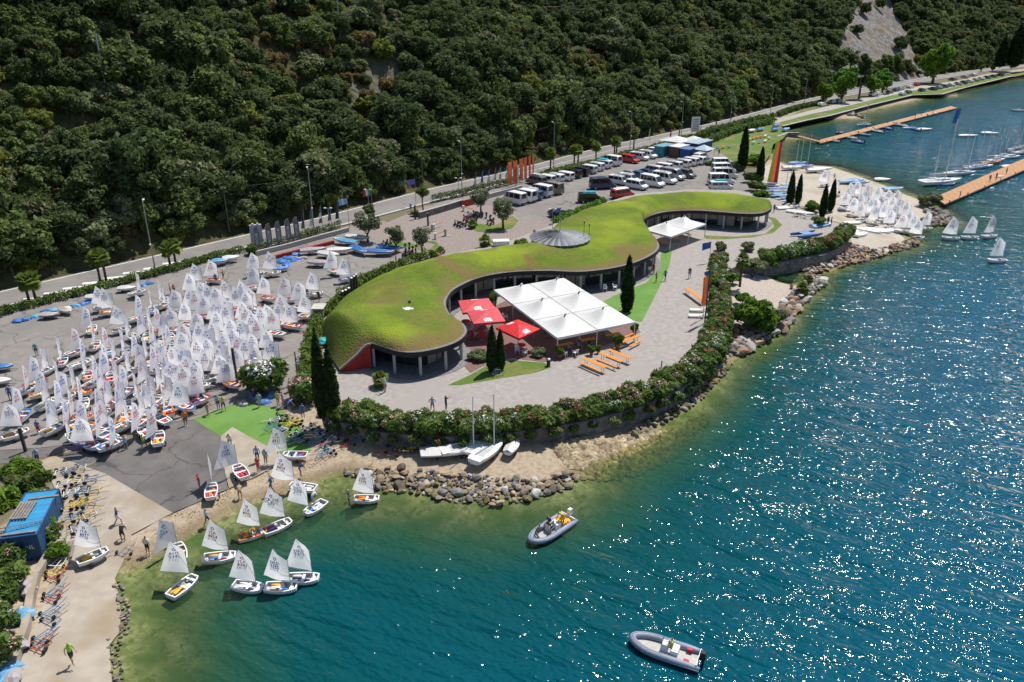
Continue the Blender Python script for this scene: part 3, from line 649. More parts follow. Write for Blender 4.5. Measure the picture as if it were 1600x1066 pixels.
for x, y, h, l in ((1233,321,7.0,'cypress at the bend of the path beside parked trailers'),(1246,318,6.0,'cypress just behind the boat trailer by the sailing beach'),(1284,340,6.4,'slim cypress in front of the beached dinghies, left of a pair'),(1297,330,6.4,'slim cypress in front of the beached dinghies, right of a pair'),(1159,266,10.5,'tallest cypress beside the white vans and catamaran racks'),(1186,285,8.0,'cypress between the white vans and the multicoloured sail')):
    cyp(x, y, 1, h, l, ZL)
for x, y, h in ((1562,104,16),(1582,104,22)):
    tree('cypress', 'large dark conifer above the far road, %s of the two' % ('shorter' if h < 18 else 'taller'), 'tree', CYP[0], G(x, y, 4), x, (h / 8 * 1.7, h / 8 * 1.7, h / 8), 'far conifers', LV['cypress'])

# --- palms
def frond_mesh(L, seed):
    V = []; n = 18; o = np.array([L * 0.40, 0, L * 0.06])
    for i in range(n):                                   # fan of folded leaflets on a stalk
        a = (i / (n - 1) - 0.5) * 2.9; l = L * (0.72 - 0.10 * abs(a)); c, s = math.cos(a), math.sin(a); d = np.array([c, s, 0]); q = np.array([-s, c, 0.3]) * 0.062 * L
        m_ = o + d * l * 0.6 + np.array([0, 0, 0.03]); e = o + d * l + np.array([0, 0, -0.20 * l]); V += [o, m_ - q, e, m_ + q]
    V += [np.array([0, -.03, 0]), o + [0, -.03, 0], o + [0, .03, 0], np.array([0, .03, 0])]
    return cloud_mesh('frond', np.array(V))
FROND = frond_mesh(1.5, 1); FROND.materials.append(LV['palm'])
def palm_trunk(h):
    mb = MB(); mb.tube([(0, 0, -0.2), (0.03, 0, h * 0.5), (0.0, 0.02, h)], [0.17, 0.14, 0.2], 8); return mb.mesh('trunk', True)
PTR = {h: palm_trunk(h) for h in (2.6, 3.4, 1.0)}
PBARK = pm('palm_bark', (0.13, 0.095, 0.06), (0.07, 0.05, 0.035), scale=8, rough=0.95, bump=0.8, coords='obj')
def palm(loc, h, label, scale=1.0, nf=26, group='fan palms'):
    t_ = thing('fan_palm', label, 'palm tree', loc, random.uniform(0, 6), group); t_.scale = (scale,) * 3
    m_ = PTR[h]; obj('trunk', m_, None if len(m_.materials) else PBARK, t_)
    for i in range(nf):
        f = obj('frond', FROND, None, t_, (0, 0, h - 0.05)); el = (i % 6) / 5 * 2.2 - 0.85
        f.rotation_euler = (0, -el, i * 2.4 + random.uniform(-.2, .2)); k = random.uniform(0.62, 0.88); f.scale = (k,) * 3
for x, y, h, l in ((47,475,2.6,'left palm of the pair at the lower end of the road hedge'),(57,472,2.6,'right palm of the pair at the lower end of the road hedge'),(158,447,3.4,'left palm of the pair beside the white road hatching'),(167,444,3.4,'right palm of the pair beside the white road hatching'),(267,420,2.6,'left palm of the pair just past the tall roadside lamp'),(275,416,2.6,'right palm of the pair just past the tall roadside lamp'),
    (860,270,3.4,'palm by the road hedge nearest the orange banners'),(897,257,2.6,'left palm of a close pair behind the parked vans'),(903,256,2.6,'right palm of a close pair behind the parked vans'),(931,250,2.6,'single palm behind the white vans at the road hedge'),(960,242,2.6,'palm behind the red van, left of two'),(963,241,2.6,'palm behind the red van, right of two'),(990,234,3.4,'tall palm beside the blue kiosks'),(1119,196,2.6,'small palm by the blue flag and far hedge')):
    palm(G(x, y, ZL), h, l, 1.2 if y > 400 else 1.3)
palm(G(1156,446,1.6), 3.4, 'palm at the oleander strip above the gravel cove', 1.1)
palm(GD(1252,462), 1.0, 'low palm on the cove beach beside the blue towel', 1.0); palm(GD(1263,446), 1.0, 'small low palm on the rock spit of the cove', 0.75)
palm(G(738,357,ZL), 1.0, 'tiny palm on the lawn island beside the scooters', 0.8); palm(G(757,388,ZL), 1.0, 'low palm tuft just behind the grass roof', 1.1); palm(G(594,604,ZT), 1.0, 'bushy low palm in front of the round glass pavilion', 0.85, 30)

# --- olives, topiary balls, bushes
def make_round(seed, rx, rz, zc, n, size, nc=14, h=None, r=0.12, up=0.25, limbs=4):
    rng = np.random.default_rng(seed); return cloud_mesh('crown', leaf_cloud(round_clumps(rng, nc, rx, rz, zc, 0.25, 0.45), n, size, rng, up=up)), trunk_mb(h or zc * 0.8, r, rng, limbs, rx * 0.5)
OLV = [make_round(20 + i, 1.75, 1.5, 2.6, 2600, 0.17, 18, 1.9, 0.15) for i in range(2)]
BALL = make_round(30, 1.35, 1.3, 2.9, 3000, 0.20, 16, 2.3, 0.12)
BUSH = [make_round(40 + i, 1.3, 1.0, 0.95, 2600, 0.21, 14, 0.8, 0.06) for i in range(3)]
for x, y, s, l in ((575,378,1.35,'grey olive tree beside the covered boats and flag poles'),(618,393,1.1,'slender olive tree among the scooters, nearer the boats'),(660,395,1.1,'olive tree among the scooters, nearer the forecourt barrier'),(752,336,1.3,'olive tree behind the parked scooters on the forecourt'),(786,357,1.45,'large olive tree on the lawn island beside the white vans')):
    tree('olive_tree', l, 'tree', OLV[int(x) % 2], G(x, y, ZL), x, s, 'olive trees', LV['olive'])
tree('round_tree', 'clipped round dark tree at the entrance gate, beside the olive', 'tree', BALL, G(578,353,ZL), 0.3, 1.0, 'clipped round trees', LV['mid'])
tree('round_tree', 'clipped round tree on the stone wall right of the entrance', 'tree', BALL, G(661,326,ZL + .6), 1.3, 1.08, 'clipped round trees', LV['mid'])
for x, y, sx, sz, lf, z, l in ((1178,512,3.2,4.2,'bright',1.0,'large bright green bush above the rocks of the cove'),(1215,505,1.5,2.0,'mid',0.8,'small bush at the foot of the large bright bush on the rocks'),(1126,392,1.0,1.6,'grey',ZT,'grey-green bush at the head of the oleander strip'),(1168,392,1.2,1.6,'bright',ZT,'small round tree on the paving by the oleanders'),(1183,420,1.8,1.6,'grey',1.6,'grey shrub above the rocks at the inner cove'),
    (1190,310,2.2,1.8,'lime',ZL,'yellow-green bush at the far end of the grass roof'),(1268,330,2.0,2.2,'bright',ZL,'round green bush behind the boat trailers'),(1278,352,1.8,1.8,'oleander',ZT,'green bush at the edge of the curved path'),(1176,285,2.4,2.6,'mid',ZL,'green bush beside the white vans and catamarans'),(1150,266,2.0,2.2,'mid',ZL,'dark bush at the head of the van row'),(1178,258,2.6,3.0,'dark',ZL,'dark tree beside the coloured catamaran sail'),(1182,298,2.2,2.2,'grey',ZL,'grey shrub behind the last white vans'),
    (1152,500,1.6,1.7,'oleander',1.4,'leafy bush between oleander strip and large cove bush'),(1160,472,1.4,1.4,'grey',1.3,'grey-green bush above the upper cove gravel'),(1200,516,1.3,1.3,'mid',0.7,'low green bush on the rocks below the large cove bush'),(1205,416,1.6,1.4,'oleander',1.5,'spreading shrub over the inner end of the north rocks'),(1145,440,1.3,1.5,'bright',1.4,'fresh green bush beside the cove palm'),(1450,322,2.6,2.7,'bright',0.6,'bright green bush at the foot of the broad jetty'),(748,562,1.3,1.1,'oleander',ZT,'clipped low bush beside the slim cypresses'),(841,556,1.0,1.0,'oleander',ZT,'small bush at the corner of the white marquee'),(815,386,1.6,1.5,'mid',ZL,'green bush behind the roof beside the metal dome'),(35,742,2.0,1.6,'olive',1.2,'grey olive bush above the blue container'),(650,338,1.2,1.3,'mid',ZL,'low shrub by the entrance wall'),(1110,258,1.8,1.2,'lime',ZL,'low yellow shrub by the lawn of boards')):
    tree('bush', l, 'bush', BUSH[int(x) % 3], G(x, y, z), x, (sx / 1.3, sx / 1.3, sz / 1.95), 'bushes on the site', LV[lf])
# trees along the far promenade
FT = [make_round(50, 2.7, 2.9, 3.7, 3000, 0.36, 26, 3.0, 0.2), make_round(51, 1.7, 4.2, 5.2, 3000, 0.38, 26, 3.6, 0.2)]
for x, y, k, s, lf, l in ((1314,160,0,2.3,'bright','bright green broad tree beside the far road'),(1342,155,1,2.2,'dark','tall dark poplar-like tree beside the far road'),(1457,130,0,3.1,'mid','large spreading tree over the far parked cars'),(1286,163,0,1.4,'grey','small grey tree at the end of the far hedge'),(1378,146,0,1.7,'olive','grey olive-like tree among far parked cars, right of the poplar'),(1360,150,0,1.6,'olive','grey olive-like tree close beside the tall poplar'),(1533,112,0,0.7,'rust','small brownish tree behind the far car row'),(1550,112,0,0.6,'mid','low round tree behind the far car row')):
    tree('promenade_tree', l, 'tree', FT[k], G(x, y, ZL), x, s, 'trees along the far promenade', LV[lf])

# --- oleander shrubs round the terrace, each with its own blossom colour
rng = np.random.default_rng(77)
OLE = []
for i in range(3):
    cl = round_clumps(rng, 15, 1.05, 0.75, 0.95, 0.3, 0.5); OLE.append((cloud_mesh('foliage', leaf_cloud(cl, 2000, 0.2, rng, up=0.4, asp=2.4)), cloud_mesh('blossom', leaf_cloud([(c[0], c[1], c[2] + 0.04, c[3] * 1.08, c[4] * 1.08, c[5] * 1.08) for c in cl[::3]], 260, 0.13, rng, up=0.75, shell=40, asp=1.0))))
BLO = {'white': flat('blossom_white', (0.72, 0.70, 0.66)), 'pink': flat('blossom_pink', (0.62, 0.30, 0.34)), 'red': flat('blossom_red', (0.50, 0.07, 0.09)), 'sparse': None}
def oleander(loc, col, s, label, group, k):
    t_ = thing('oleander', label, 'shrub', loc, random.uniform(0, 6), group); t_.scale = (s * random.uniform(.9, 1.1), s * random.uniform(.9, 1.1), s)
    f = OLE[k][0]; obj('foliage', f, None if len(f.materials) else LV['oleander'], t_)
    if BLO[col]:
        m_ = OLE[k][1]
        if not m_.materials: m_.materials.append(BLO['white'])
        o = obj('blossom', m_, None, t_); o.material_slots[0].link = 'OBJECT'; o.material_slots[0].material = BLO[col]
hl = resample(crom([G(x, y, ZT)[:2] for x, y in ((534,651),(600,667),(700,675),(790,669),(880,656),(950,641),(1010,623),(1056,600),(1088,575),(1108,549),(1121,520),(1125,490),(1122,455),(1121,425),(1124,405))], 5), 1.05)
cols = ['pink', 'pink', 'white', 'pink', 'sparse', 'red', 'white', 'white', 'white', 'red', 'pink', 'red', 'sparse', 'white', 'pink', 'sparse']
for i, (x, y) in enumerate(hl):
    for r_ in range(3):
        if r_ == 2 and i % 2: continue
        c = cols[(i // 2 + r_ * 3) % 16]; q = hl[min(i + 1, len(hl) - 1)] - hl[max(i - 1, 0)]; q /= np.linalg.norm(q); o_ = (0.55, -0.55, 1.25)[r_]
        oleander((x + q[1] * o_ + random.uniform(-.15, .15), y - q[0] * o_ + random.uniform(-.2, .2), ZT - (0.05 if r_ < 2 else 1.0)), c, random.uniform(0.72, 1.24) * (1 if r_ < 2 else .75) * (1 if i < 52 else .82), '%s oleander, %s from the cypress pair in the %s row of the terrace hedge' % ({'white': 'white flowering', 'pink': 'pink flowering', 'red': 'red flowering', 'sparse': 'hardly flowering'}[c], nth(i), ('outer', 'inner', 'overhanging')[r_]), c + ' oleanders of the terrace hedge', (i + r_) % 3)
for i, (x, y) in enumerate(resample(crom([G(a, b_, ZT)[:2] for a, b_ in ((1198,412),(1235,404),(1275,396),(1300,388),(1322,372))], 5), 1.6)):
    for r_ in range(2):
        c = ('sparse', 'white', 'white', 'pink', 'red', 'red')[(i // 2) % 6]
        oleander((x + r_ * 0.4, y + r_ * 1.4, ZT - 0.1), c, random.uniform(1.1, 1.45), {'white': 'white', 'pink': 'pink', 'red': 'red', 'sparse': 'hardly flowering'}[c] + ' oleander above the north rocks, %s from the cove in the %s row' % (nth(i), ('lower', 'upper')[r_]), c + ' oleanders above the north rocks', i % 3)
for x, y, c, s, l in ((415,612,'white',2.15,'big white oleander in the boat park beside the green carpet'),(478,625,'pink',1.6,'pale oleander against the cypress pair at the boat park wall'),(395,398,'sparse',1.0,'green shrub at the end of the road hedge by grey banners')):
    oleander(G(x, y, ZL), c, s, l, 'oleanders in the boat park', 0)
    t_ = [o for o in C.objects if o.get('label') == l][0]
    for q in range(2):
        if BLO[c]: o = obj('blossom', OLE[q % 3][1], None, t_, rz=q * 1.2 + .5); o.material_slots[0].link = 'OBJECT'; o.material_slots[0].material = BLO[c]
for x, y, c, s, l in ((10,985,'white',1.15,'white flowered shrub on the bank at the bottom left'),(5,1040,'pink',1.2,'pink flowered shrub on the bank at the bottom left corner'),(22,925,'sparse',1.3,'leafy shrub on the bank between blue boat covers'),(20,885,'pink',1.1,'bright pink flowered shrub below the blue container'),(72,795,'pink',1.1,'pink flowered shrub at the top of the container'),(85,845,'pink',0.9,'pink flecked shrub between container and trolleys'),(5,945,'sparse',1.4,'yellowish leafy shrub at the left edge of the bank'),(60,775,'sparse',1.4,'leafy shrub above the blue container roof')):
    oleander(G(x, y, 0.9), c, s, l, 'shrubs on the slipway bank', 1)
for x, y, sx, sz, lf, l in ((68,835,1.5,2.4,'lime','bright lime shrub along the side of the blue container'),(62,805,1.4,2.4,'lime','lime shrub at the back corner of the blue container'),(8,800,1.8,2.6,'bright','green shrub left of the blue container'),(15,870,1.6,2.2,'bright','green shrub in front of the blue container'),(45,770,1.8,2.0,'bright','green shrub behind the blue container'),(92,870,1.0,1.4,'bright','small green shrub at the container corner')):
    tree('bush', l, 'bush', BUSH[int(x) % 3], G(x, y, 0.8), x, (sx / 1.3, sx / 1.3, sz / 1.95), 'bushes by the container', LV[lf])

# --- clipped hedges along the road and the berm
def hedge(name, label, pxs, z, wd, ht, dens, size, leaf):
    L_ = resample(crom([G(x, y, z)[:2] for x, y in pxs], 4), 0.7); rng = np.random.default_rng(int(pxs[0][0]) + 999)
    cl = []
    for x, y in L_:
        for q in range(2): cl.append((x + rng.normal() * wd * 0.2, y + rng.normal() * wd * 0.2, z + ht * rng.uniform(0.35, 0.62), wd * 0.5, wd * 0.5, ht * 0.45))
    ln = len(L_) * 0.7; o = obj(name, cloud_mesh(name, leaf_cloud(cl, int(ln * dens), size, rng, up=0.5, shell=5)), LV[leaf]); return tag(o, label, 'hedge')
hedge('hedge', 'long clipped hedge between road and boat park', [(-60,512),(0,493),(70,475),(150,455),(245,430),(310,412),(372,395)], ZL, 1.4, 1.15, 170, 0.22, 'hedge')
hedge('hedge', 'clipped hedge along the road behind the parked vans', [(838,280),(870,271),(910,262),(960,248),(1010,236),(1060,221),(1100,212)], ZL, 1.6, 1.3, 110, 0.3, 'hedge')
hedge('hedge', 'double clipped hedge beside the far road', [(1095,216),(1140,203),(1180,193),(1206,188)], ZL, 2.2, 2.4, 130, 0.36, 'hedge')
hedge('hedge', 'second hedge row nearer the board lawn', [(1112,222),(1150,207),(1190,197),(1208,193)], ZL, 1.8, 2.0, 110, 0.36, 'oleander')
hedge('hedge', 'thin hedge between far road and footpath', [(1215,181),(1250,170),(1285,163)], ZL, 1.8, 1.8, 90, 0.4, 'hedge')
hedge('hedge', 'low hedge running along the back of the grass roof', [(506,500),(530,474),(560,450),(596,430),(640,414),(690,400)], ZL, 1.3, 1.5, 170, 0.22, 'hedge')
hedge('hedge', 'ivy hedge on the left flank of the grass roof', [(488,610),(487,570),(490,535),(500,510)], ZL, 1.7, 1.8, 240, 0.22, 'hedge')
hedge('hedge', 'low hedge behind the roof beside the black car', [(868,352),(890,340),(920,328),(945,318)], ZL, 1.4, 1.3, 130, 0.26, 'bright')
hedge('hedge', 'loose shrubs along the wall behind the flag banners', [(395,392),(440,381),(490,367),(530,356)], ZL, 1.3, 1.3, 110, 0.24, 'grey')
hedge('hedge', 'loose shrubs on the wall right of the entrance', [(680,312),(720,304),(770,292),(815,282)], ZL + 0.4, 1.3, 1.3, 110, 0.26, 'grey')
# ------------------------------------------------------------------ the serpentine building under its grass roof
ZF = ZT + 3.0
ANCH = [((530,577),2.35,(497,532),1.5),((553,557),3.7,(497,522),1.6),((578,537),ZF,(501,510),1.8),((622,550),ZF,(512,495),2.2),((655,551),ZF,(522,485),2.5),((690,544),ZF,(532,476),2.8),((716,534),ZF,(541,467),3.0),((729,521),ZF,(551,458),3.2),((726,509),ZF,(562,450),3.4),((712,499),ZF,(578,441),3.8),((702,490),ZF,(594,433),4.1),((697,479),ZF,(612,426),4.6),((698,468),ZF,(632,418),5.0),((706,456),ZF,(655,411),5.5),((722,446),ZF,(686,402),5.8),((745,436),ZF,(715,396),6.0),((775,429),ZF,(742,392),6.1),((812,425),ZF,(785,385),6.2),((859,424),ZF,(832,379),6.1),((906,425.5),ZF,(856,365),5.8),((950,421),ZF,(872,353),5.8),((986,413),ZF,(886,343),6.0),((1013,402),ZF,(902,334),6.2),((1028,391),ZF,(920,327),6.2),((1029,381),ZF,(940,320),6.2),((1020,369),ZF,(965,313),6.2),((1008,359),ZF,(990,308),6.2),((1003,350),ZF,(1010,304.5),6.2),((1008,342),ZF,(1026,302.5),6.2),((1025,335),ZF,(1045,301),6.2),((1048,331),ZF,(1068,300.3),6.2),((1085,329.5),ZF,(1098,300),6.1),((1125,332),ZF,(1130,301),6.0),((1160,334.5),ZF,(1156,303.5),5.9),((1188,334),ZF,(1176,307),5.7),((1203,328),ZF,(1188,312),5.5),((1206,322),ZF,(1196,316),5.3)]
NS = 7
Fc = np.array(crom([G(*a[0], a[1]) for a in ANCH], NS)); Bc = np.array(crom([G(*a[2], a[3]) for a in ANCH], NS))
Fc[:, 2] = np.minimum(Fc[:, 2], ZF); Fc[2 * NS:, 2] = ZF
ROWS = 26; rows = []
for j in range(ROWS + 1):
    s = j / ROWS; P = Fc * (1 - s) + Bc * s
    drop_ = np.clip((ZF - Bc[:, 2]) / 2.5, 0, 1)
    z = Fc[:, 2] + (Bc[:, 2] - Fc[:, 2]) * np.where(drop_ > 0, s ** (1 + 0.9 * drop_), math.sin(s * math.pi / 2)) + 1.45 * drop_ * math.sin(math.pi * s) ** 0.8 * np.clip((Fc[:, 2] - 2.3) / 2.5, 0, 1)
    P[:, 2] = z + 0.6 * math.sin(math.pi * s) ** 0.75 * np.clip((Fc[:, 2] - 2.3) / 2.5, 0, 1); rows.append(P)
od = Bc[:, :2] - Fc[:, :2]; od /= np.linalg.norm(od, axis=1)[:, None]
for q, (dd, fz) in enumerate(((1.2, 0.93), (2.6, 0.7), (4.2, 0.35), (5.6, 0.0))):
    P = Bc.copy(); k = np.clip((Bc[:, 2] - 1.4) / 3.5, 0, 1); P[:, :2] += od * dd * k[:, None]; P[:, 2] = 1.3 + (Bc[:, 2] - 1.3) * fz; rows.append(P)
RV = np.stack(rows, 0); RV[..., 2] += np.array([0.22 * mnoise.noise((p[0] * 0.2, p[1] * 0.2, 2)) + 0.08 * mnoise.noise((p[0] * 0.7, p[1] * 0.7, 7)) for p in RV.reshape(-1, 3)]).reshape(RV.shape[:2]) * (np.arange(len(rows)) > 0)[:, None]
nr_, nc_ = RV.shape[:2]; I = np.arange(nr_ * nc_).reshape(nr_, nc_)
bld = thing('grass_roof_clubhouse', 'low serpentine clubhouse under a mown grass roof', 'building', (0, 0, 0))
ROOFG = pm('roof_grass', (0.165, 0.225, 0.024), (0.078, 0.135, 0.018), scale=0.28, c3=(0.165, 0.15, 0.04), s3=0.15, rough=0.97, bump=1.0, bscale=4.5, bdist=0.16, detail=8, spec=0.1, lo=0.3, hi=0.7)
dry = np.zeros(RV.shape[:2]); dry[0:2] = 1; dry[2] = .6; dry[3] = .3
PX_ = np.array([px_of(p) for p in RV.reshape(-1, 3)])
for q in ([(676,402),(692,399),(752,433),(736,438)], [(820,396),(836,396),(834,426),(819,426)], [(958,388),(1000,380),(1020,392),(975,402)]): dry.ravel()[in_poly(PX_[:, 0], PX_[:, 1], q)] = .95
t = ROOFG.node_tree; pb = next(n for n in t.nodes if n.type == 'BSDF_PRINCIPLED'); src = pb.inputs['Base Color'].links[0].from_socket; gp = next(n for n in t.nodes if n.type == 'NEW_GEOMETRY').outputs['Position']
mu = node(t, 'ShaderNodeMath', operation='MULTIPLY'); t.links.new(node(t, 'ShaderNodeAttribute', attribute_name='dry').outputs['Fac'], mu.inputs[0]); t.links.new(nnoise(t, gp, .8, 6, .15, .5), mu.inputs[1])
fine = nmix(t, nnoise(t, gp, 2.2, 9, .35, .7), src, (.10, .14, .022)); fine = nmix(t, nnoise(t, gp, .09, 6, .5, .68), fine, (.21, .265, .026)); fine = nmix(t, nnoise(t, gp, .16, 7, .56, .72), fine, (.15, .13, .045)); t.links.new(nmix(t, mu.outputs[0], fine, (.17, .125, .05)), pb.inputs['Base Color'])
rme = np_mesh('roof', RV.reshape(-1, 3), np.stack([I[:-1, :-1], I[:-1, 1:], I[1:, 1:], I[1:, :-1]], -1).reshape(-1, 4)[:, ::-1], smooth=True); rme.attributes.new('dry', 'FLOAT', 'POINT').data.foreach_set('value', dry.ravel().astype(np.float32)); obj('roof', rme, ROOFG, bld)
Fx = Fc[2 * NS:]; tgx = np.gradient(Fx[:, :2], axis=0); tgx /= np.linalg.norm(tgx, axis=1)[:, None]; inw = np.stack([-tgx[:, 1], tgx[:, 0]], 1)
def ribbon(a, za, c, zc, mb, mat=0):
    n = len(a)
    mb.add([(x, y, za) for x, y in a] + [(x, y, zc) for x, y in c], [(i, i + 1, n + i + 1, n + i) for i in range(n - 1)], mat); return mb
f2 = Fx[:, :2]
FASC = pm('fascia_zinc', (0.022, 0.023, 0.026), (0.017, 0.018, 0.02), scale=1.5, rough=0.7); FLASH = pm('roof_edge_gravel', (0.22, 0.215, 0.205), (0.14, 0.135, 0.13), scale=7, rough=0.9)
m_ = MB(); ribbon(f2 - inw * 0.06, ZF - 0.5, f2 - inw * 0.06, ZF + 0.08, m_); ribbon(f2 + inw * 0.02, ZF + 0.08, f2 - inw * 0.06, ZF + 0.08, m_); obj('fascia', m_, FASC, bld)
m_ = MB(); ribbon(f2 + inw * 0.02, ZF + 0.075, f2 + inw * 0.28, ZF + 0.16, m_); ribbon(f2 + inw * 0.28, ZF + 0.16, f2 + inw * 0.45, ZF + 0.05, m_); obj('roof_edge', m_, FLASH, bld)
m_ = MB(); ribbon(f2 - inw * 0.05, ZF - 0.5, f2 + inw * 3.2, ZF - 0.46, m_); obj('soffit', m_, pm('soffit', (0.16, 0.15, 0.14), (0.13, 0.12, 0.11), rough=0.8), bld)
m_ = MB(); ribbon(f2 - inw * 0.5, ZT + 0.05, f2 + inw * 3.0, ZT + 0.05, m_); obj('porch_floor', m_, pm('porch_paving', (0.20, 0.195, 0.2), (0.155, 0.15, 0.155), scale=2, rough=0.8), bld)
gw = resample(f2 + inw * 2.5, 1.5); gw = smooth_line(gw, 2)
m_ = MB(); ribbon(gw + 0, ZT, gw, ZF - 0.45, MB()); 
PANE = pm('facade_glass', (0.02, 0.028, 0.028), (0.03, 0.04, 0.035), scale=0.6, rough=0.05, spec=0.9); CURT = pm('cream_blind', (0.34, 0.31, 0.25), (0.27, 0.25, 0.2), scale=2, rough=0.5, spec=0.6); MULL = flat('dark_mullion', (0.05, 0.05, 0.052))
for i in range(len(gw) - 1):
    a, c = Vector((*gw[i], 0)), Vector((*gw[i + 1], 0)); 
    if (c - a).length < 0.3: continue
    d = (c - a).normalized(); z0, z1 = ZT + 0.1, ZF - 0.48
    p = obj('pane', MB().bar(a + d * 0.05 + Vector((0, 0, (z0 + z1) / 2)), c - d * 0.05 + Vector((0, 0, (z0 + z1) / 2)), 0.03, z1 - z0), CURT if (i % 9 in (4, 5)) else PANE, bld)
    obj('mullion', MB().box((a.x, a.y, (z0 + z1) / 2), (0.09, 0.14, z1 - z0), rz=math.atan2(d.y, d.x)), MULL, bld)
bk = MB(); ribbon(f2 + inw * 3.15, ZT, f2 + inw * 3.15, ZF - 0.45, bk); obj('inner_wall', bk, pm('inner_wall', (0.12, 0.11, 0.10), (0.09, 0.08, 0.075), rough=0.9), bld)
cl_ = resample(f2 + inw * 0.5, 3.1); COLM = pm('column_concrete', (0.42, 0.42, 0.41), (0.35, 0.35, 0.34), scale=3, rough=0.8)
for i, (x, y) in enumerate(cl_):
    o = obj('column', MB().lathe([(0.17, ZT), (0.17, ZF - 0.47)], (x, y, 0), 10), COLM, bld); obj('spotlight', MB().lathe([(0.05, 0), (0.09, -0.05), (0.09, -0.2)], (x, y, ZF - 0.48), 8), ALU, o)
# red end wall under the sloping edge
q = [Vector(p) for p in Fc[:2 * NS + 1]]; m_ = MB()
for i in range(len(q) - 1): m_.add([(q[i].x, q[i].y, ZT), (q[i + 1].x, q[i + 1].y, ZT), q[i + 1] - Vector((0, 0, .12)), q[i] - Vector((0, 0, .12))], [(0, 1, 2, 3)])
obj('end_wall', m_, pm('red_render', (0.40, 0.035, 0.03), (0.34, 0.03, 0.028), scale=1.5, rough=0.8), bld)
m_ = MB()
for i in range(len(q) - 1): m_.bar(q[i] + Vector((0.1, -0.1, 0.03)), q[i + 1] + Vector((0.1, -0.1, 0.03)), 0.4, 0.18)
obj('coping', m_, FLASH, bld)
def on_roof(px, py):
    """where a sight line meets the grass roof"""
    W_ = RV.reshape(-1, 3); u, v = (px - 800) / FPX, (py - 533) / FPX
    for t in np.arange(60, 240, .25):
        P = Vector((u * t, t * (CP - v * SP), CAMZ - t * (SP + v * CP))); q = np.hypot(W_[:, 0] - P.x, W_[:, 1] - P.y); k = int(q.argmin())
        if q[k] < 2.5 and W_[k, 2] >= P.z: return P
    return G(px, py, 6)
# folded metal dome over the stair at the back
dc = on_roof(882, 384) + Vector((-.5, 3.2, 0)); dm = MB(); nseg = 26; rad = 4.6; wdg = 2 * math.pi / nseg
dm.add([(0, 0, 0.95), (rad, -rad * math.tan(wdg / 2) * 0.94, 0.0), (rad * 1.01, 0, 0.06), (rad, rad * math.tan(wdg / 2) * 0.94, 0.0), (rad * 0.5, -rad * 0.5 * math.tan(wdg / 2) * 0.94, 0.44), (rad * 0.5, 0, 0.49), (rad * 0.5, rad * 0.5 * math.tan(wdg / 2) * 0.94, 0.52)], [(0, 4, 5), (0, 5, 6), (4, 1, 2, 5), (5, 2, 3, 6)])
dme = dm.mesh('roof_panel'); dme.materials.append(pm('dome_zinc', (.20, .21, .225), (.15, .16, .175), scale=1.5, rough=.45, metal=.35, coords='obj'))
dome = thing('metal_fan_roof', 'round folded metal fan roof set into the grass roof', 'dome', (dc.x, dc.y, dc.z + .35))
for i in range(nseg): obj('roof_panel', dme, None, dome, rz=i * wdg)
obj('drum_wall', MB().lathe([(4.3, -1.2), (4.3, 0.0)], n=26), flat('drum_grey', (0.2, 0.2, 0.2)), dome)
obj('finial', MB().tube([(0, 0, 1.1), (0, 0, 4.6)], 0.035, 6), GREYM, dome)
fl = obj('pennant', MB().add([(0, 0, 4.5), (-0.8, -.2, 4.35), (-0.85, -.1, 3.75), (0, 0, 3.85)], [(0, 1, 2, 3)]), flat('purple_cloth', (0.16, 0.12, 0.42)), dome)
for x, y, h, l in ((912,372,2.4,'thin black mast beside the metal dome, nearer the dome'),(920,372,2.0,'short thin mast beside the metal dome')):
    p = on_roof(x, y + 4) + Vector((0, 0, .3)); t_ = thing('roof_mast', l, 'mast', p - Vector((0, 0, .4))); obj('pole', MB().tube([(0, 0, 0), (0, 0, h + .4)], 0.035, 6), BLACK, t_); obj('cap', MB().ball((0, 0, h + .5), 0.13), BLACK, t_)
p = on_roof(637, 483); o = obj('roof_hatch', MB().box((p.x, p.y, p.z + 0.02), (1.3, 0.5, 0.10)).box((p.x, p.y, p.z + 0.025), (0.5, 0.95, 0.10)), WHITE2); tag(o, 'small white cross-shaped hatch lying on the grass roof', 'hatch')
p = on_roof(640, 474); tag(obj('roof_vent', MB().lathe([(0.14, -0.2), (0.14, 0.2), (0.2, 0.22), (0.2, 0.3)], p, 10), BLACK), 'small dark vent pipe on the grass roof above the white hatch', 'vent')
p = G(500, 500, ZL); hut = thing('hut', 'small grey box hut in the hedge beside the grass roof', 'hut', p); obj('wall', MB().box((0, 0, 0.9), (1.3, 1.6, 1.8)), flat('hut_wall', (.25, .24, .22)), hut); obj('roof', MB().box((0, 0, 1.86), (1.6, 2.0, 0.1)), flat('hut_roof', (.5, .48, .43)), hut); obj('door', MB().box((0, -0.82, 0.85), (0.7, 0.05, 1.6)), flat('hut_door', (.12, .12, .12)), hut)
for i, (x, y, h) in enumerate(((536,474,1.6),(541,472,1.6),(546,470,1.7),(551,466,2.8),(555,463,2.8),(558,460,2.8))):
    p = G(x, y, ZL); t_ = thing('flue', ['dark flue pipe, %s from the hedge in the row by the grass roof' % nth(i)][0], 'pipe', p, group='flue pipes by the roof'); obj('pipe', MB().lathe([(0.22, 0), (0.22, h)], n=10), flat('flue_dark', (.045, .04, .035)), t_); obj('cowl', MB().lathe([(0.16, h), (0.28, h + 0.05), (0.28, h + 0.2), (0.1, h + 0.28)], n=10), GREYM, t_)

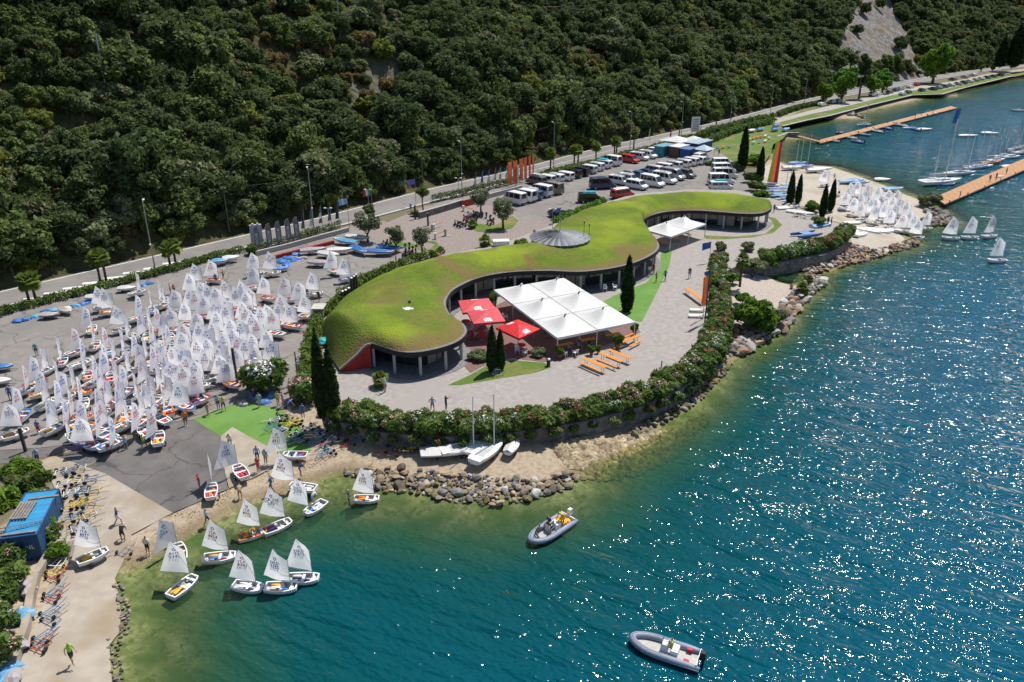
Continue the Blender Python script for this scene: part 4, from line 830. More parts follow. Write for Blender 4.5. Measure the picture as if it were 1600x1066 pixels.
# ------------------------------------------------------------------ marquees, parasols, tables
TENT = pm('marquee_cloth', (0.64, 0.64, 0.63), (0.60, 0.60, 0.585), scale=0.7, rough=0.45, trans=0.12, spec=0.4)
def canopy_mesh(A, U, V, peak, n=14):
    """tensioned canopy over the cell A + s U + t V, drawn up to a peak"""
    P = np.zeros((n + 1, n + 1, 3))
    for i in range(n + 1):
        for j in range(n + 1):
            s, t = i / n, j / n; x, y = 2 * s - 1, 2 * t - 1
            r = min(1.0, (max(abs(x), abs(y)) * 0.5 + math.hypot(x, y) * 0.5)); e = max(abs(x), abs(y))
            z = peak * ((1 - r) ** 1.9 * 0.85 + (1 - e) * 0.15) if e < 1 else 0
            P[i, j] = (*(A + U * s + V * t)[:2], A.z + z)
    I = np.arange((n + 1) ** 2).reshape(n + 1, n + 1)
    return np_mesh('canopy', P.reshape(-1, 3), np.stack([I[:-1, :-1], I[1:, :-1], I[1:, 1:], I[:-1, 1:]], -1).reshape(-1, 4), smooth=True)
def marquee(label, a, b_, c, nu, nv, hgt, peak):
    A, B, Cc = G(*a, ZT + hgt), G(*b_, ZT + hgt), G(*c, ZT + hgt); U = (B - A) / nu; V = (Cc - B) / nv
    m = thing('marquee', label, 'marquee', (A.x, A.y, ZT)); O = Vector((A.x, A.y, ZT))
    for i in range(nu):
        for j in range(nv):
            k = A + U * i + V * j - O; cm = obj('canopy', canopy_mesh(k, U, V, peak), TENT, m)
            ctr = k + U / 2 + V / 2; obj('peak_cap', MB().lathe([(0.22, peak * 0.80), (0.13, peak * 0.9), (0.12, peak + 0.05)], ctr, 10), flat('tent_cap', (.3, .3, .32)) if (i + j) % 3 else WHITE2, cm)
    for i in range(nu + 1):
        for j in range(nv + 1):
            k = U * i + V * j; obj('post', MB().box((k.x, k.y, hgt / 2), (0.09, 0.09, hgt), rz=math.atan2(U.y, U.x)), ALU, m)
    for i in range(nu):
        for k0, k1 in ((U * i, U * (i + 1)), (U * i + V * nv, U * (i + 1) + V * nv)): obj('valance', MB().bar(k0 + Vector((0, 0, hgt - .14)), k1 + Vector((0, 0, hgt - .14)), 0.05, 0.28), WHITE2, m)
    for j in range(nv):
        for k0, k1 in ((V * j, V * (j + 1)), (V * j + U * nu, V * (j + 1) + U * nu)): obj('valance', MB().bar(k0 + Vector((0, 0, hgt - .14)), k1 + Vector((0, 0, hgt - .14)), 0.05, 0.28), WHITE2, m)
    for j in range(1, nv): obj('gutter', MB().bar(V * j + Vector((0, 0, hgt - .02)), V * j + U * nu + Vector((0, 0, hgt - .02)), 0.14, 0.1), flat('gutter_grey', (.35, .33, .3)), m)
    for i in range(1, nu): obj('gutter', MB().bar(U * i + Vector((0, 0, hgt - .022)), U * i + V * nv + Vector((0, 0, hgt - .022)), 0.12, 0.09), flat('gutter_grey', (.35, .33, .3)), m)
    return O, U, V
MO, MU, MV = marquee('large white marquee of six peaked canopies in front of the clubhouse', (772,453), (871,528), (992,503), 3, 2, 2.5, 1.35)
M2O, M2U, M2V = marquee('small white marquee of two peaked canopies over orange benches', (1006,358.5), (1048,370), (1103,350), 1, 2, 2.5, 1.35)
REDC = pm('red_parasol_cloth', (0.66, 0.03, 0.035), (0.58, 0.025, 0.03), scale=1, rough=0.6, trans=0.2); PRW = flat('parasol_print', (0.75, 0.72, 0.72))
def parasol(label, cs, pale=0):
    K = [G(*c, ZT + 2.6) for c in cs]; ctr = sum(K, Vector()) / 4; m = thing('parasol', label, 'parasol', (ctr.x, ctr.y, ZT), group='red parasols on the patio'); O = Vector((ctr.x, ctr.y, ZT)); K = [k - O for k in K]; top = Vector((0, 0, 3.15))
    mat = REDC if not pale else pm('faded_red_cloth', (0.70, 0.10, 0.115), (0.62, 0.085, 0.1), scale=1, rough=0.6, trans=0.2)
    for i in range(4):
        a, b_ = K[i], K[(i + 1) % 4]
        c = obj('canopy_panel', MB().add([a, b_, top], [(0, 1, 2)]).add([a, b_, b_ - Vector((0, 0, .26)), a - Vector((0, 0, .26))], [(0, 3, 2, 1)]), mat, m)
        if i in (1, 3):                                # white printed badge on two panels
            mm = a * .38 + b_ * .38 + top * .24; e = (b_ - a).normalized(); f = (top - (a + b_) / 2).normalized(); nn = e.cross(f).normalized(); nn = nn if nn.z > 0 else -nn; mm = mm + nn * 0.012
            bd = MB(); 
            for s0, s1, t0, t1, sk in ((-.42, -.12, -.28, .3, .12), (-.05, .14, -.28, .36, .12), (.2, .5, -.28, .24, .12), (-.3, .4, .32, .42, 0)):
                bd.add([mm + e * (s + sk * (t > 0)) + f * t for s, t in ((s0, t0), (s1, t0), (s1, t1), (s0, t1))], [(0, 1, 2, 3)])
            obj('printed_badge', bd, PRW, c)
    obj('pole', MB().tube([(0, 0, 0), (0, 0, 3.1)], 0.04, 8), ALU, m); obj('foot', MB().box((0, 0, 0.06), (0.6, 0.6, 0.12)), GREYM, m)
    for k in K: obj('rib', MB().bar(k * 0.97 - Vector((0, 0, .05)), top - Vector((0, 0, .08)), 0.03, 0.03), ALU, m)
parasol('faded red parasol with white print, deepest in the curved bay', [(723,489),(716,470),(762,466),(775,482)], 1)
parasol('faded red parasol overlapping the one behind it in the bay', [(740,506),(729,486),(777,481),(790,502)], 1)
parasol('bright red square parasol beside the slim cypresses', [(811,529),(775,512),(809,499),(844,514)])

# --- beer tables and benches, chairs, loungers
def table_at(p, q, label, group, name='beer_table', hgt=0.76, wd=0.55, z=ZT, cat='table'):
    a, b_ = G(*p, z + hgt), G(*q, z + hgt); c = (a + b_) / 2; d = (b_ - a); L_ = d.length; rz = math.atan2(d.y, d.x)
    return put_table(Vector((c.x, c.y, z)), rz, L_, label, group, name, hgt, wd, cat)
def put_table(loc, rz, L_, label, group, name='beer_table', hgt=0.76, wd=0.55, cat='table'):
    t_ = thing(name, label, cat, loc, rz, group)
    for k in range(2): obj('top_board', MB().box((0, (k - .5) * wd * .5, hgt), (L_, wd * .49, 0.035)), WOODT, t_)
    for s in (-1, 1):
        for e in (-1, 1): obj('leg', MB().bar((s * L_ * .36, e * wd * .40, 0), (s * L_ * .36, e * wd * .34, hgt - .03), 0.035, 0.035), GREYM, t_)
        obj('cross_bar', MB().bar((s * L_ * .36, -wd * .38, .25), (s * L_ * .36, wd * .38, .25), 0.025, 0.025), GREYM, t_)
    return t_
table_at((911,559),(947,574), 'orange beer table on the gravel, first of three in the row', 'orange tables on the gravel'); table_at((937,551),(972,565), 'orange beer table on the gravel, middle of three in the row', 'orange tables on the gravel'); table_at((951,546),(986,560), 'orange beer table on the gravel, last of three in the row', 'orange tables on the gravel')
for p, q, l in (((905,566),(939,581),'narrow orange bench beside the first table on the gravel'),((930,560),(964,574),'narrow orange bench beside the middle table on the gravel'),((984,541),(1001,532),'narrow orange bench at the marquee corner table'),((965,531),(990,521),'narrow orange bench behind the marquee corner table')): table_at(p, q, l, 'orange benches', 'bench', 0.46, 0.26, cat='bench')
table_at((970,535),(998,524), 'orange table at the corner of the large marquee', 'orange tables on the gravel'); table_at((1071,449),(1099,469), 'lone orange table on the paving by the banner poles', 'orange tables on the gravel')
uM = MU.normalized(); rzM = math.atan2(MU.y, MU.x)
for i, (s, t) in enumerate(((.25, .6), (.25, 1.5), (.9, 0.7), (1.5, 1.5), (2.0, 0.5), (2.75, .35), (2.75, .95), (2.75, 1.6))):
    put_table(MO + MU * s + MV * t, rzM + (math.pi / 2 if i > 4 else 0), 2.0, 'orange table under the large white marquee, %s along' % nth(i), 'tables under the large marquee')
for i in range(3):
    c = M2O + M2U * 0.5 + M2V * (0.3 + 0.65 * i); put_table(c, math.atan2(M2U.y, M2U.x), 2.2, 'orange table under the small white marquee, %s from its near side' % nth(i), 'tables under the small marquee')
    put_table(c + M2V.normalized() * .65, math.atan2(M2U.y, M2U.x), 2.2, 'orange bench under the small white marquee, %s from its near side' % nth(i), 'benches under the small marquee', 'bench', 0.46, 0.26, 'bench')
def chair_src():
    t_ = thing('plastic_chair', 'white plastic armchair', 'chair')
    obj('seat', MB().box((0, 0, .43), (.46, .46, .04)), WHITE2, t_); obj('backrest', MB().add([(-.22, .2, .45), (.22, .2, .45), (.25, .33, .88), (0, .36, .93), (-.25, .33, .88), (-.22, .23, .45), (.22, .23, .45), (.25, .36, .88), (0, .39, .93), (-.25, .36, .88)], [(0, 1, 2, 3, 4), (9, 8, 7, 6, 5), (0, 4, 9, 5), (1, 6, 7, 2), (2, 7, 8, 3), (3, 8, 9, 4)]), WHITE2, t_)
    for s in (-1, 1):
        obj('armrest', MB().bar((s * .25, -.2, .64), (s * .25, .26, .68), .06, .03), WHITE2, t_)
        for e in (-1, 1): obj('leg', MB().bar((s * .25, e * .23, 0), (s * .22, e * .2, .43 if e > 0 else .64), .05, .05), WHITE2, t_)
    return t_
CH = chair_src()
for i, (x, y, l) in enumerate(((945,455,'white plastic chair on the shaded porch, nearer the marquee'),(961,453,'white plastic chair on the shaded porch, nearer the cypress'),(882,558,'white plastic chair at the front edge of the large marquee, beside a plant pot'),(899,556,'white plastic chair at the front edge of the large marquee, second from the corner'),(820,556,'white plastic chair under the bright red parasol'),(808,552,'white plastic chair behind the table of the bright red parasol'),(790,500,'dark shaded chair between parasol and marquee'),(745,528,'chair under the nearer faded parasol'),(760,522,'chair beside the nearer faded parasol'),(735,520,'chair tucked under the faded parasol'))):
    dup(CH, G(x, y, ZT + 0.05), i * 1.3, label=l, group='plastic chairs')
drop(CH)
for x, y, l in ((735,528,'round table with red cloth under the nearer faded parasol'),(752,532,'round table with red cloth nearer the clipped bush'),(728,510,'round table with red cloth deep in the bay'),(814,548,'round table with red cloth under the bright red parasol')):
    t_ = thing('round_table', l, 'table', G(x, y, ZT), group='round patio tables'); obj('tabletop', MB().lathe([(0.55, .70), (0.56, .75)], n=14), flat('red_cloth', (.4, .05, .04)), t_); obj('leg', MB().lathe([(.05, 0), (.05, .7)], n=8), GREYM, t_); obj('foot', MB().lathe([(.28, 0), (.28, .04)], n=10), GREYM, t_)
for x, y, l in ((1086,487,'white sun lounger on the paving, upper of two'),(1084,496,'white sun lounger on the paving, lower of two')):
    t_ = thing('sun_lounger', l, 'lounger', G(x, y, ZT), -0.1, 'white sun loungers')
    for k in range(7): obj('slat', MB().box((-.6 + k * .2, 0, .32), (.17, .6, .03)), WHITE2, t_)
    obj('backrest', MB().bar((.78, 0, .33), (1.3, 0, .62), .6, .035), WHITE2, t_)
    for s in (-.6, .7):
        for e in (-.26, .26): obj('leg', MB().box((s, e, .15), (.05, .05, .3)), WHITE2, t_)
def pot(px, py, label, s=1.0, z=ZT):
    t_ = thing('potted_plant', label, 'plant', G(px, py, z), px, 'potted plants'); t_.scale = (s,) * 3
    obj('pot', MB().lathe([(.17, 0), (.25, .4), (.27, .42)], n=12), flat('terracotta', (.32, .12, .06)), t_); o = obj('foliage', BUSH[0][0], None, t_, (0, 0, .35)); o.scale = (.4, .4, .5); o.material_slots[0].link = 'OBJECT'; o.material_slots[0].material = LV['bright']
for x, y, l, s in ((874,560,'potted plant at the near corner of the large marquee',1.2),(924,555,'potted plant by the marquee front, centre',1.0),(965,545,'leafy planter at the front of the marquee, nearer the orange table',1.5),(991,522,'potted plant at the far corner of the marquee',1.1),(772,478,'potted plant between parasols and marquee',1.6),(935,552,'small potted plant at the marquee edge',.8)): pot(x, y, l, s)
t_ = thing('litter_bin', 'dark metal litter bin on the gravel by the marquee corner', 'bin', G(857, 572, ZT)); obj('body', MB().lathe([(.2, 0), (.24, .75)], n=12), flat('bin_dark', (.04, .04, .045)), t_); obj('lid', MB().lathe([(.27, .76), (.2, .9), (.05, .98)], n=12), GREYM, t_)
t_ = thing('bicycle', 'pale blue bicycle leaning against the slim cypresses', 'bicycle', G(776, 588, ZT), 0.3)
for s in (-.52, .52): obj('wheel', MB().tube([(s + .32 * math.cos(a), 0, .33 + .32 * math.sin(a)) for a in np.linspace(0, 6.283, 17)], .022, 5), BLACK, t_)
obj('frame', MB().tube([(-.52, 0, .33), (-.1, 0, .3), (.35, 0, .75), (-.2, 0, .78), (-.1, 0, .3)], .022, 5).tube([(-.52, 0, .33), (-.2, 0, .78)], .018, 5).tube([(.52, 0, .33), (.35, 0, .85)], .02, 5), flat('bike_blue', (.2, .45, .65)), t_); obj('saddle', MB().ball((-.22, 0, .9), (.14, .06, .04)), BLACK, t_); obj('handlebar', MB().tube([(.35, -.25, .95), (.35, 0, .88), (.35, .25, .95)], .018, 5), BLACK, t_)
# ------------------------------------------------------------------ sailing dinghies (prams with a sprit sail)
SAILM = pm('sail_cloth', (0.96, 0.96, 0.97), (0.93, 0.93, 0.95), scale=1.4, rough=0.5, objrand=0.09, trans=0.55, coords='obj', bump=0.25, bscale=2.5, bdist=0.06)
SPAR = pm('spar_alloy', (0.42, 0.43, 0.45), (0.34, 0.35, 0.37), scale=4, rough=0.4, metal=0.5, coords='obj')
COCK = pm('cockpit_grey', (0.50, 0.50, 0.49), (0.40, 0.40, 0.40), scale=3, rough=0.5, coords='obj')
XS = [-1.15, -0.7, -0.2, 0.3, 0.75, 1.0, 1.15]; HB = [.45, .52, .56, .55, .47, .38, .30]; KZ = [.07, .02, 0, .01, .06, .12, .17]; SZ = [.40, .38, .37, .38, .41, .44, .46]
def hull_meshes():
    o = MB(); i_ = MB(); g = MB(); ro, ri, gt = [], [], []
    for x, h, k, s in zip(XS, HB, KZ, SZ):
        ro.append([(x, -h, s), (x, -h * .97, k + .16), (x, -h * .78, k), (x, h * .78, k), (x, h * .97, k + .16), (x, h, s)])
        xi = x * .955; ri.append([(xi, -h + .05, s), (xi, -h * .9, k + .15), (xi, -h * .74, k + .06), (xi, h * .74, k + .06), (xi, h * .9, k + .15), (xi, h - .05, s)])
    o.loft(ro, 0, cap=False, closed=False); o.add(ro[0], [(0, 1, 2, 3, 4, 5)]); o.add(ro[-1], [(5, 4, 3, 2, 1, 0)])
    i_.loft([r[::-1] for r in ri], 0, cap=False, closed=False); i_.add(ri[0], [(5, 4, 3, 2, 1, 0)]); i_.add(ri[-1], [(0, 1, 2, 3, 4, 5)])
    for sgn in (-1, 1):
        pts = [(x, sgn * (h - .015), s + .012) for x, h, s in zip(XS, HB, SZ)]
        for a, b_ in zip(pts[:-1], pts[1:]): g.bar(a, b_, .09, .045)
    g.bar((-1.13, -.45, .41), (-1.13, .45, .41), .09, .05); g.bar((1.12, -.31, .465), (1.12, .31, .465), .1, .05)
    return o.mesh('hull'), i_.mesh('cockpit'), g.mesh('gunwale')
HULL, CKPT, GUNW = hull_meshes(); HULL.materials.append(WHITE); CKPT.materials.append(COCK); GUNW.materials.append(WHITE)
TH = MB().box((0.02, 0, .30), (.2, 1.0, .03)).mesh('thwart'); TH.materials.append(WHITE2); MTHW = MB().box((.72, 0, .40), (.14, .84, .03)).mesh('mast_thwart'); MTHW.materials.append(WHITE2)
def bag(x0, x1, y, r):
    return MB().tube([(x0, y, .17), (x0 + .08, y, .19), ((x0 + x1) / 2, y, .2), (x1 - .08, y, .19), (x1, y, .17)], [r * .4, r * .95, r, r * .95, r * .4], 8).mesh('buoyancy_bag', True)
BAGS = [bag(-.85, -.1, .33, .13), bag(-.85, -.1, -.33, .13), MB().tube([(.82, -.3, .24), (.82, -.2, .25), (.82, .2, .25), (.82, .3, .24)], [.06, .13, .13, .06], 8).mesh('buoyancy_bag', True)]
FOIL = MB().add([(-.75, -.12, .26), (.25, -.02, .3), (.25, .22, .3), (-.75, .13, .26), (-.75, -.12, .28), (.25, -.02, .32), (.25, .22, .32), (-.75, .13, .28)], [(0, 3, 2, 1), (4, 5, 6, 7), (0, 1, 5, 4), (1, 2, 6, 5), (2, 3, 7, 6), (3, 0, 4, 7)]).mesh('daggerboard')
KIT = MB().ball((.3, -.15, .2), (.26, .2, .12)).mesh('kit_bag', True); ROPE = MB().tube([(-.4, .05, .1), (-.2, .2, .14), (0, 0, .12), (.2, -.2, .14), (.45, .05, .16)], .03, 5).mesh('sheet_rope')
MAST = MB().tube([(0, 0, -.22), (0, 0, 2.38)], [.026, .022], 8).mesh('mast'); BOOM = MB().tube([(0, 0, .46), (-2.15, 0, .56)], .02, 6).mesh('boom'); SPRIT = MB().tube([(0, .03, .85), (-1.02, .05, 3.16)], .014, 6).mesh('sprit')
for m_ in (MAST, BOOM, SPRIT): m_.materials.append(SPAR)
CAMB = [0.20, -0.17, 0.10, -0.26]
def sail_pt(s, t, c):
    """s from mast to leech, t from foot to head"""
    tack, thr, peak, clew = np.array((-.03, 0, .5)), np.array((-.03, 0, 2.3)), np.array((-1.02, 0, 3.16)), np.array((-2.1, 0, .60))
    p = (1 - s) * ((1 - t) * tack + t * thr) + s * ((1 - t) * clew + t * peak)
    p = p + np.array((0, c * math.sin(math.pi * min(1, s ** .8)) * (0.35 + .65 * math.sin(math.pi * min(1, t * .9 + .08))), -0.05 * math.sin(math.pi * s) * (1 - t)))
    p[1] += c * .35 * s * t + .02 * math.sin(9 * s + 5 * t); return p
def sail_mesh(c, n=10):
    P = np.array([[sail_pt(i / n, j / n, c) for j in range(n + 1)] for i in range(n + 1)]); I = np.arange((n + 1) ** 2).reshape(n + 1, n + 1)
    return np_mesh('sail', P.reshape(-1, 3), np.stack([I[:-1, :-1], I[1:, :-1], I[1:, 1:], I[:-1, 1:]], -1).reshape(-1, 4), smooth=True)
SAILS = [sail_mesh(c) for c in CAMB]
for m_ in SAILS: m_.materials.append(SAILM)
def text_tris(txt, size):
    cu = bpy.data.curves.new('lettering', 'FONT'); cu.body = txt; cu.size = size; cu.resolution_u = 1; cu.align_x = 'CENTER'; cu.space_line = 0.95; cu.space_character = 1.08; cu.offset = size * 0.02
    o = bpy.data.objects.new('lettering', cu); C.objects.link(o); me = o.to_mesh(); V = np.array([v.co[:] for v in me.vertices]); F = [list(p.vertices) for p in me.polygons]; o.to_mesh_clear(); bpy.data.objects.remove(o); bpy.data.curves.remove(cu)
    return V, F
def on_sail(x, z, c, off):
    # map flat sail coordinates to the curved cloth: solve for s,t on the four-corner sail
    s, t = 0.5, 0.5
    for _ in range(12):
        p = sail_pt(s, t, c); dx = x - p[0]; dz = z - p[2]
        ps, pt = (sail_pt(s + .01, t, c) - p) / .01, (sail_pt(s, t + .01, c) - p) / .01; det = ps[0] * pt[2] - ps[2] * pt[0]
        s += (dx * pt[2] - dz * pt[0]) / det; t += (ps[0] * dz - ps[2] * dx) / det; s = min(.99, max(.01, s)); t = min(.99, max(.01, t))
    p = sail_pt(s, t, c); return (p[0], p[1] + off, p[2])
def lettering(txt, ci):
    V, F = text_tris(txt, .36); mb = MB(); c = CAMB[ci]
    ring = []
    for k in range(12): ring.append((.13 * math.cos(k * math.pi / 6), .13 * math.sin(k * math.pi / 6), .075 * math.cos(k * math.pi / 6), .075 * math.sin(k * math.pi / 6)))
    for sg in (1, -1):                               # numbers on both faces, each reading the right way from its own side
        cx, cz = (-.92, 1.95) if sg < 0 else (-1.02, 1.72)
        mb.add([on_sail(cx + sg * -v[0], cz + v[1], c, sg * .014) for v in V], F if sg < 0 else [f[::-1] for f in F])
        o_ = [on_sail(-.86 + a, 2.42 + b_, c, sg * .014) for a, b_, _, _ in ring]; q_ = [on_sail(-.86 + a, 2.42 + b_, c, sg * .014) for _, _, a, b_ in ring]
        mb.add(o_ + q_, [(k, (k + 1) % 12, 12 + (k + 1) % 12, 12 + k) for k in range(12)])
    return mb.mesh('sail_number')
TXT = ['AUS\n1111', 'ITA\n8361', 'ITA\n9143', 'NED\n3255', 'NED\n3215', 'SCR 705\n201', 'NED\n2228', 'ITA\n8814', 'ITA\n7388', 'GER\n1302', 'SUI\n1588', 'ITA\n8577', 'GER\n1241', 'POL\n905', 'ITA\n9020', 'HUN\n617', 'SLO\n720', 'ITA\n7764']
LET = [lettering(s, i % 4) for i, s in enumerate(TXT)]
LCOL = {'blue': flat('number_blue', (.06, .10, .42)), 'red': flat('number_red', (.48, .04, .06)), 'black': flat('number_black', (.03, .03, .04))}
GEAR = {'yellow': flat('gear_yellow', (.72, .42, .05)), 'red': flat('gear_red', (.55, .03, .05)), 'blue': flat('gear_blue', (.05, .20, .55)), 'orange': flat('gear_orange', (.80, .20, .02)), 'white': flat('gear_white', (.7, .7, .7)), 'teal': flat('gear_teal', (.03, .35, .42)), 'tan': flat('gear_tan', (.55, .36, .14)), 'navy': flat('gear_navy', (.03, .05, .16))}
for m_ in BAGS + [FOIL, KIT, ROPE] + LET: m_.materials.append(GEAR['white'])
def slot(o, m):
    o.material_slots[0].link = 'OBJECT'; o.material_slots[0].material = m; return o
def optimist(loc, heading, boom, label, group, ti, g1, g2, lc, rub=None, sail=True, heel=0.0, rng=random):
    t_ = thing('sailing_dinghy', label, 'dinghy', loc, heading, group); t_.rotation_euler = (heel, 0, heading)
    h = obj('hull', HULL, None, t_); obj('cockpit', CKPT, None, t_); gw_ = obj('gunwale', GUNW, None, t_)
    if rub: slot(gw_, rub)
    obj('thwart', TH, None, t_); obj('mast_thwart', MTHW, None, t_)
    for i, b_ in enumerate(BAGS): slot(obj('buoyancy_bag', b_, None, t_), GEAR[g1 if i < 2 else 'white'])
    slot(obj('daggerboard', FOIL, None, t_), GEAR[g2]); slot(obj('kit_bag', KIT, None, t_), GEAR[rng.choice(['red', 'navy', 'white', 'orange', 'blue'])]); slot(obj('sheet_rope', ROPE, None, t_), GEAR[rng.choice(['red', 'navy', 'white', 'teal'])])
    a = boom + math.pi - heading; k_ = rng.uniform(.93, 1.05); t_.scale = (k_,) * 3
    for nm, m_ in (('mast', MAST), ('boom', BOOM), ('sprit', SPRIT)): obj(nm, m_, None, t_, (.72, 0, .42), a)
    if sail:
        s = obj('sail', SAILS[ti % 4], None, t_, (.72, 0, .42), a); slot(obj('sail_number', LET[ti], None, s), LCOL[lc])
    return t_
TROL_A = MB().tube([(1.5, 0, .35), (.6, 0, .22), (-.5, 0, .18)], .03, 6).bar((-.3, -.55, .22), (-.3, .55, .22), .05, .05).bar((.6, -.35, .25), (.6, .35, .25), .04, .04).bar((-.3, -.45, .2), (.6, -.3, .22), .04, .04).bar((-.3, .45, .2), (.6, .3, .22), .04, .04)
TROL_F = TROL_A.mesh('frame'); WHL = MB().lathe([(.03, -.05), (.08, -.045), (.15, -.05), (.175, 0), (.15, .05), (.08, .045), (.03, .05)], n=12).mesh('wheel', True); WHL.materials.append(BLACK); TROL_F.materials.append(ALU)
def trolley(loc, rz, label, group, frame=None, tilt=0.0):
    t_ = thing('launching_trolley', label, 'trolley', loc, rz, group); t_.rotation_euler = (0, tilt, rz)
    f = obj('frame', TROL_F, None, t_)
    if frame: slot(f, frame)
    for s in (-1, 1):
        w_ = obj('wheel', WHL, None, t_, (-.3, s * .6, .2)); w_.rotation_euler = (math.pi / 2, 0, 0)
    return t_
rb = random.Random(3)
PEAKS = [(149,445),(160,451),(212,424),(128,478),(111,512),(88,525),(140,502),(63,540),(178,475),(158,511),(172,525),(186,512),(211,463),(233,448),(247,436),(228,475),(204,520),(231,500),(34,568),(45,559),(83,562),(65,589),(81,592),(19,606),(7,628),(96,621),(110,608),(128,648),(108,570),(130,545),(142,557),(118,589),(142,606),(140,641),(167,547),(162,592),(182,592),(193,616),(165,650),(194,543),(209,579),(235,611),(228,540),(240,569),(250,587),(152,540),
 (301,410),(292,427),(326,405),(287,449),(392,394),(419,394),(392,416),(485,424),(409,432),(441,434),(515,394),(348,436),(375,438),(319,444),(333,449),(365,449),(380,453),(388,448),(464,441),(473,458),(449,473),(436,459),(414,473),(284,470),(314,461),(331,468),(350,466),(302,485),(334,486),(358,473),(355,495),(260,465),(251,443),(390,488),(397,498),(412,512),(421,485),(290,505),(326,500),(355,512),(366,522),(388,517),(338,527),(318,527),(257,505),(262,480),(250,490),(252,519),(321,548),(360,540),(279,540),(282,550),(331,552),(253,553),(285,569),(270,596),(253,598),(393,540),(419,530),(218,560),(222,600),(175,560),(205,630),(300,560),(305,530),(275,515),(245,530),(535,402),(230,640),(298,580),(345,560),(372,500),(208,540),(186,570),(150,570),(122,530),(90,580),(55,575),(100,640),(120,625),(75,625),(180,612),(212,612),(150,625),(236,585),(265,560),(270,540),(305,505),(315,510),(345,520),(345,540),(375,530),(405,480),(430,470),(380,480),(365,470),(312,438),(300,455),(275,450),(240,480),(215,490),(195,490),(240,515),(222,525)]
lot = []
for px, py in PEAKS:
    P = G(px, py, ZL + .3 + .42 + 3.1); los = math.atan2(P.y, P.x) + math.pi
    bo = R(rb.uniform(258, 294)) if px < 262 else R(rb.uniform(160, 212))
    if (px, py) in ((149,445),(160,451),(7,628),(392,394),(419,394),(326,405),(301,410),(178,475),(128,648)): bo = R(188)
    he = bo + math.pi + R(rb.uniform(-55, 45)); mx_, my_ = P.x - .98 * math.cos(bo), P.y - .98 * math.sin(bo)
    lot.append([mx_ - .72 * math.cos(he), my_ - .72 * math.sin(he), he, bo])
for _ in range(30):                                    # hulls do not stand inside each other
    for i in range(len(lot)):
        for j in range(i):
            dx, dy = lot[i][0] - lot[j][0], lot[i][1] - lot[j][1]; d = math.hypot(dx, dy)
            if d < 1.75:
                k = (1.75 - d) / 2 / max(d, .05) * .5; lot[i][0] += dx * k; lot[i][1] += dy * k; lot[j][0] -= dx * k; lot[j][1] -= dy * k
lot.sort(key=lambda q: q[1]); nrow = 9; rowsz = -(-len(lot) // nrow)
for r in range(nrow):
    row = sorted(lot[r * rowsz:(r + 1) * rowsz], key=lambda q: q[0])
    for i, (x, y, he, bo) in enumerate(row):
        g1 = rb.choice(['yellow', 'white', 'white', 'orange', 'red', 'tan']); g2 = rb.choice(['yellow', 'red', 'blue', 'tan', 'orange', 'white', 'red']); lc = rb.choice(['blue', 'blue', 'red'])
        ti = rb.randrange(1, len(TXT)); rub = rb.choice([None] * 7 + [GEAR['blue'], GEAR['red'], GEAR['orange']])
        optimist((x, y, ZL + .30), he, bo, 'dinghy with %s board and %s sail number, %s from left in boat park row %s' % (g2, lc, nth(i), ('one', 'two', 'three', 'four', 'five', 'six', 'seven', 'eight', 'nine')[r]), 'dinghies rigged in the boat park', ti, g1, g2, lc, rub, rng=rb)
        trolley((x, y, ZL), he, 'launching trolley under the %s dinghy from left, boat park row %s' % (nth(i), ('one', 'two', 'three', 'four', 'five', 'six', 'seven', 'eight', 'nine')[r]), 'trolleys under the parked dinghies')
FRONT = [(331,772,105,112,8,'red','orange','blue',0,'dinghy on the apron edge with its narrow sail end-on and red kit'),(377,742,125,222,9,'red','red','blue',0,'dinghy on the pale slip with red kit, sail half turned'),(462,715,178,203,1,'red','blue','red',0,'dinghy beside the green carpet with red kit and blue stern'),(474,766,168,186,7,'white','white','red',0,'dinghy being pulled up the beach by a pale-clothed person, red sail number'),(493,798,238,176,6,'white','white','blue',1,'dinghy afloat at the shallows with a sailor, sail marked NED 2228'),(395,840,30,186,1,'orange','yellow','red',1,'dinghy with orange gunwale and kit in the shallows'),(434,828,40,187,5,'red','blue','black',1,'dinghy with blue board and black sail number in the shallows'),(344,876,8,186,7,'yellow','blue','red',1,'dinghy with blue board and sail marked ITA 8814 at the water edge'),(281,868,118,238,10,'red','red','blue',1,'dinghy at the water edge with its sail nearly end-on and red kit'),(287,922,65,192,0,'yellow','yellow','blue',1,'dinghy afloat with sail marked AUS 1111 and yellow kit'),(388,922,-12,184,2,'white','white','red',1,'dinghy afloat with sail marked ITA 9143'),(440,923,0,181,3,'yellow','white','blue',1,'dinghy afloat with sail marked NED 3255, in front of another'),(474,909,0,182,4,'white','navy','blue',1,'dinghy afloat with sail marked NED 3215, partly behind another'),(573,784,0,183,9,'orange','orange','red',1,'lone dinghy off the rock groyne, separate from the rest'),(146,874,42,196,11,'yellow','yellow','blue',0,'dinghy with yellow kit on the ramp beside the trolley rows')]
for x, y, he, bo, ti, g1, g2, lc, wet, l in FRONT:
    p = GD(x, y) if not wet else G(x, y, 0); z = max(p.z, -.02) + (.30 if not wet else -.06); p = G(x, y, z)
    optimist(p, R(he), R(bo - 15 if bo > 170 and bo < 200 else bo), l, 'dinghies at the slipway', ti, g1, g2, lc, GEAR['orange'] if 'orange gunwale' in l else None, rng=rb)
    if not wet: trolley((p.x, p.y, z - .3), R(he), 'launching trolley under the ' + ' '.join(l.split()[:11]), 'trolleys under the beached dinghies')
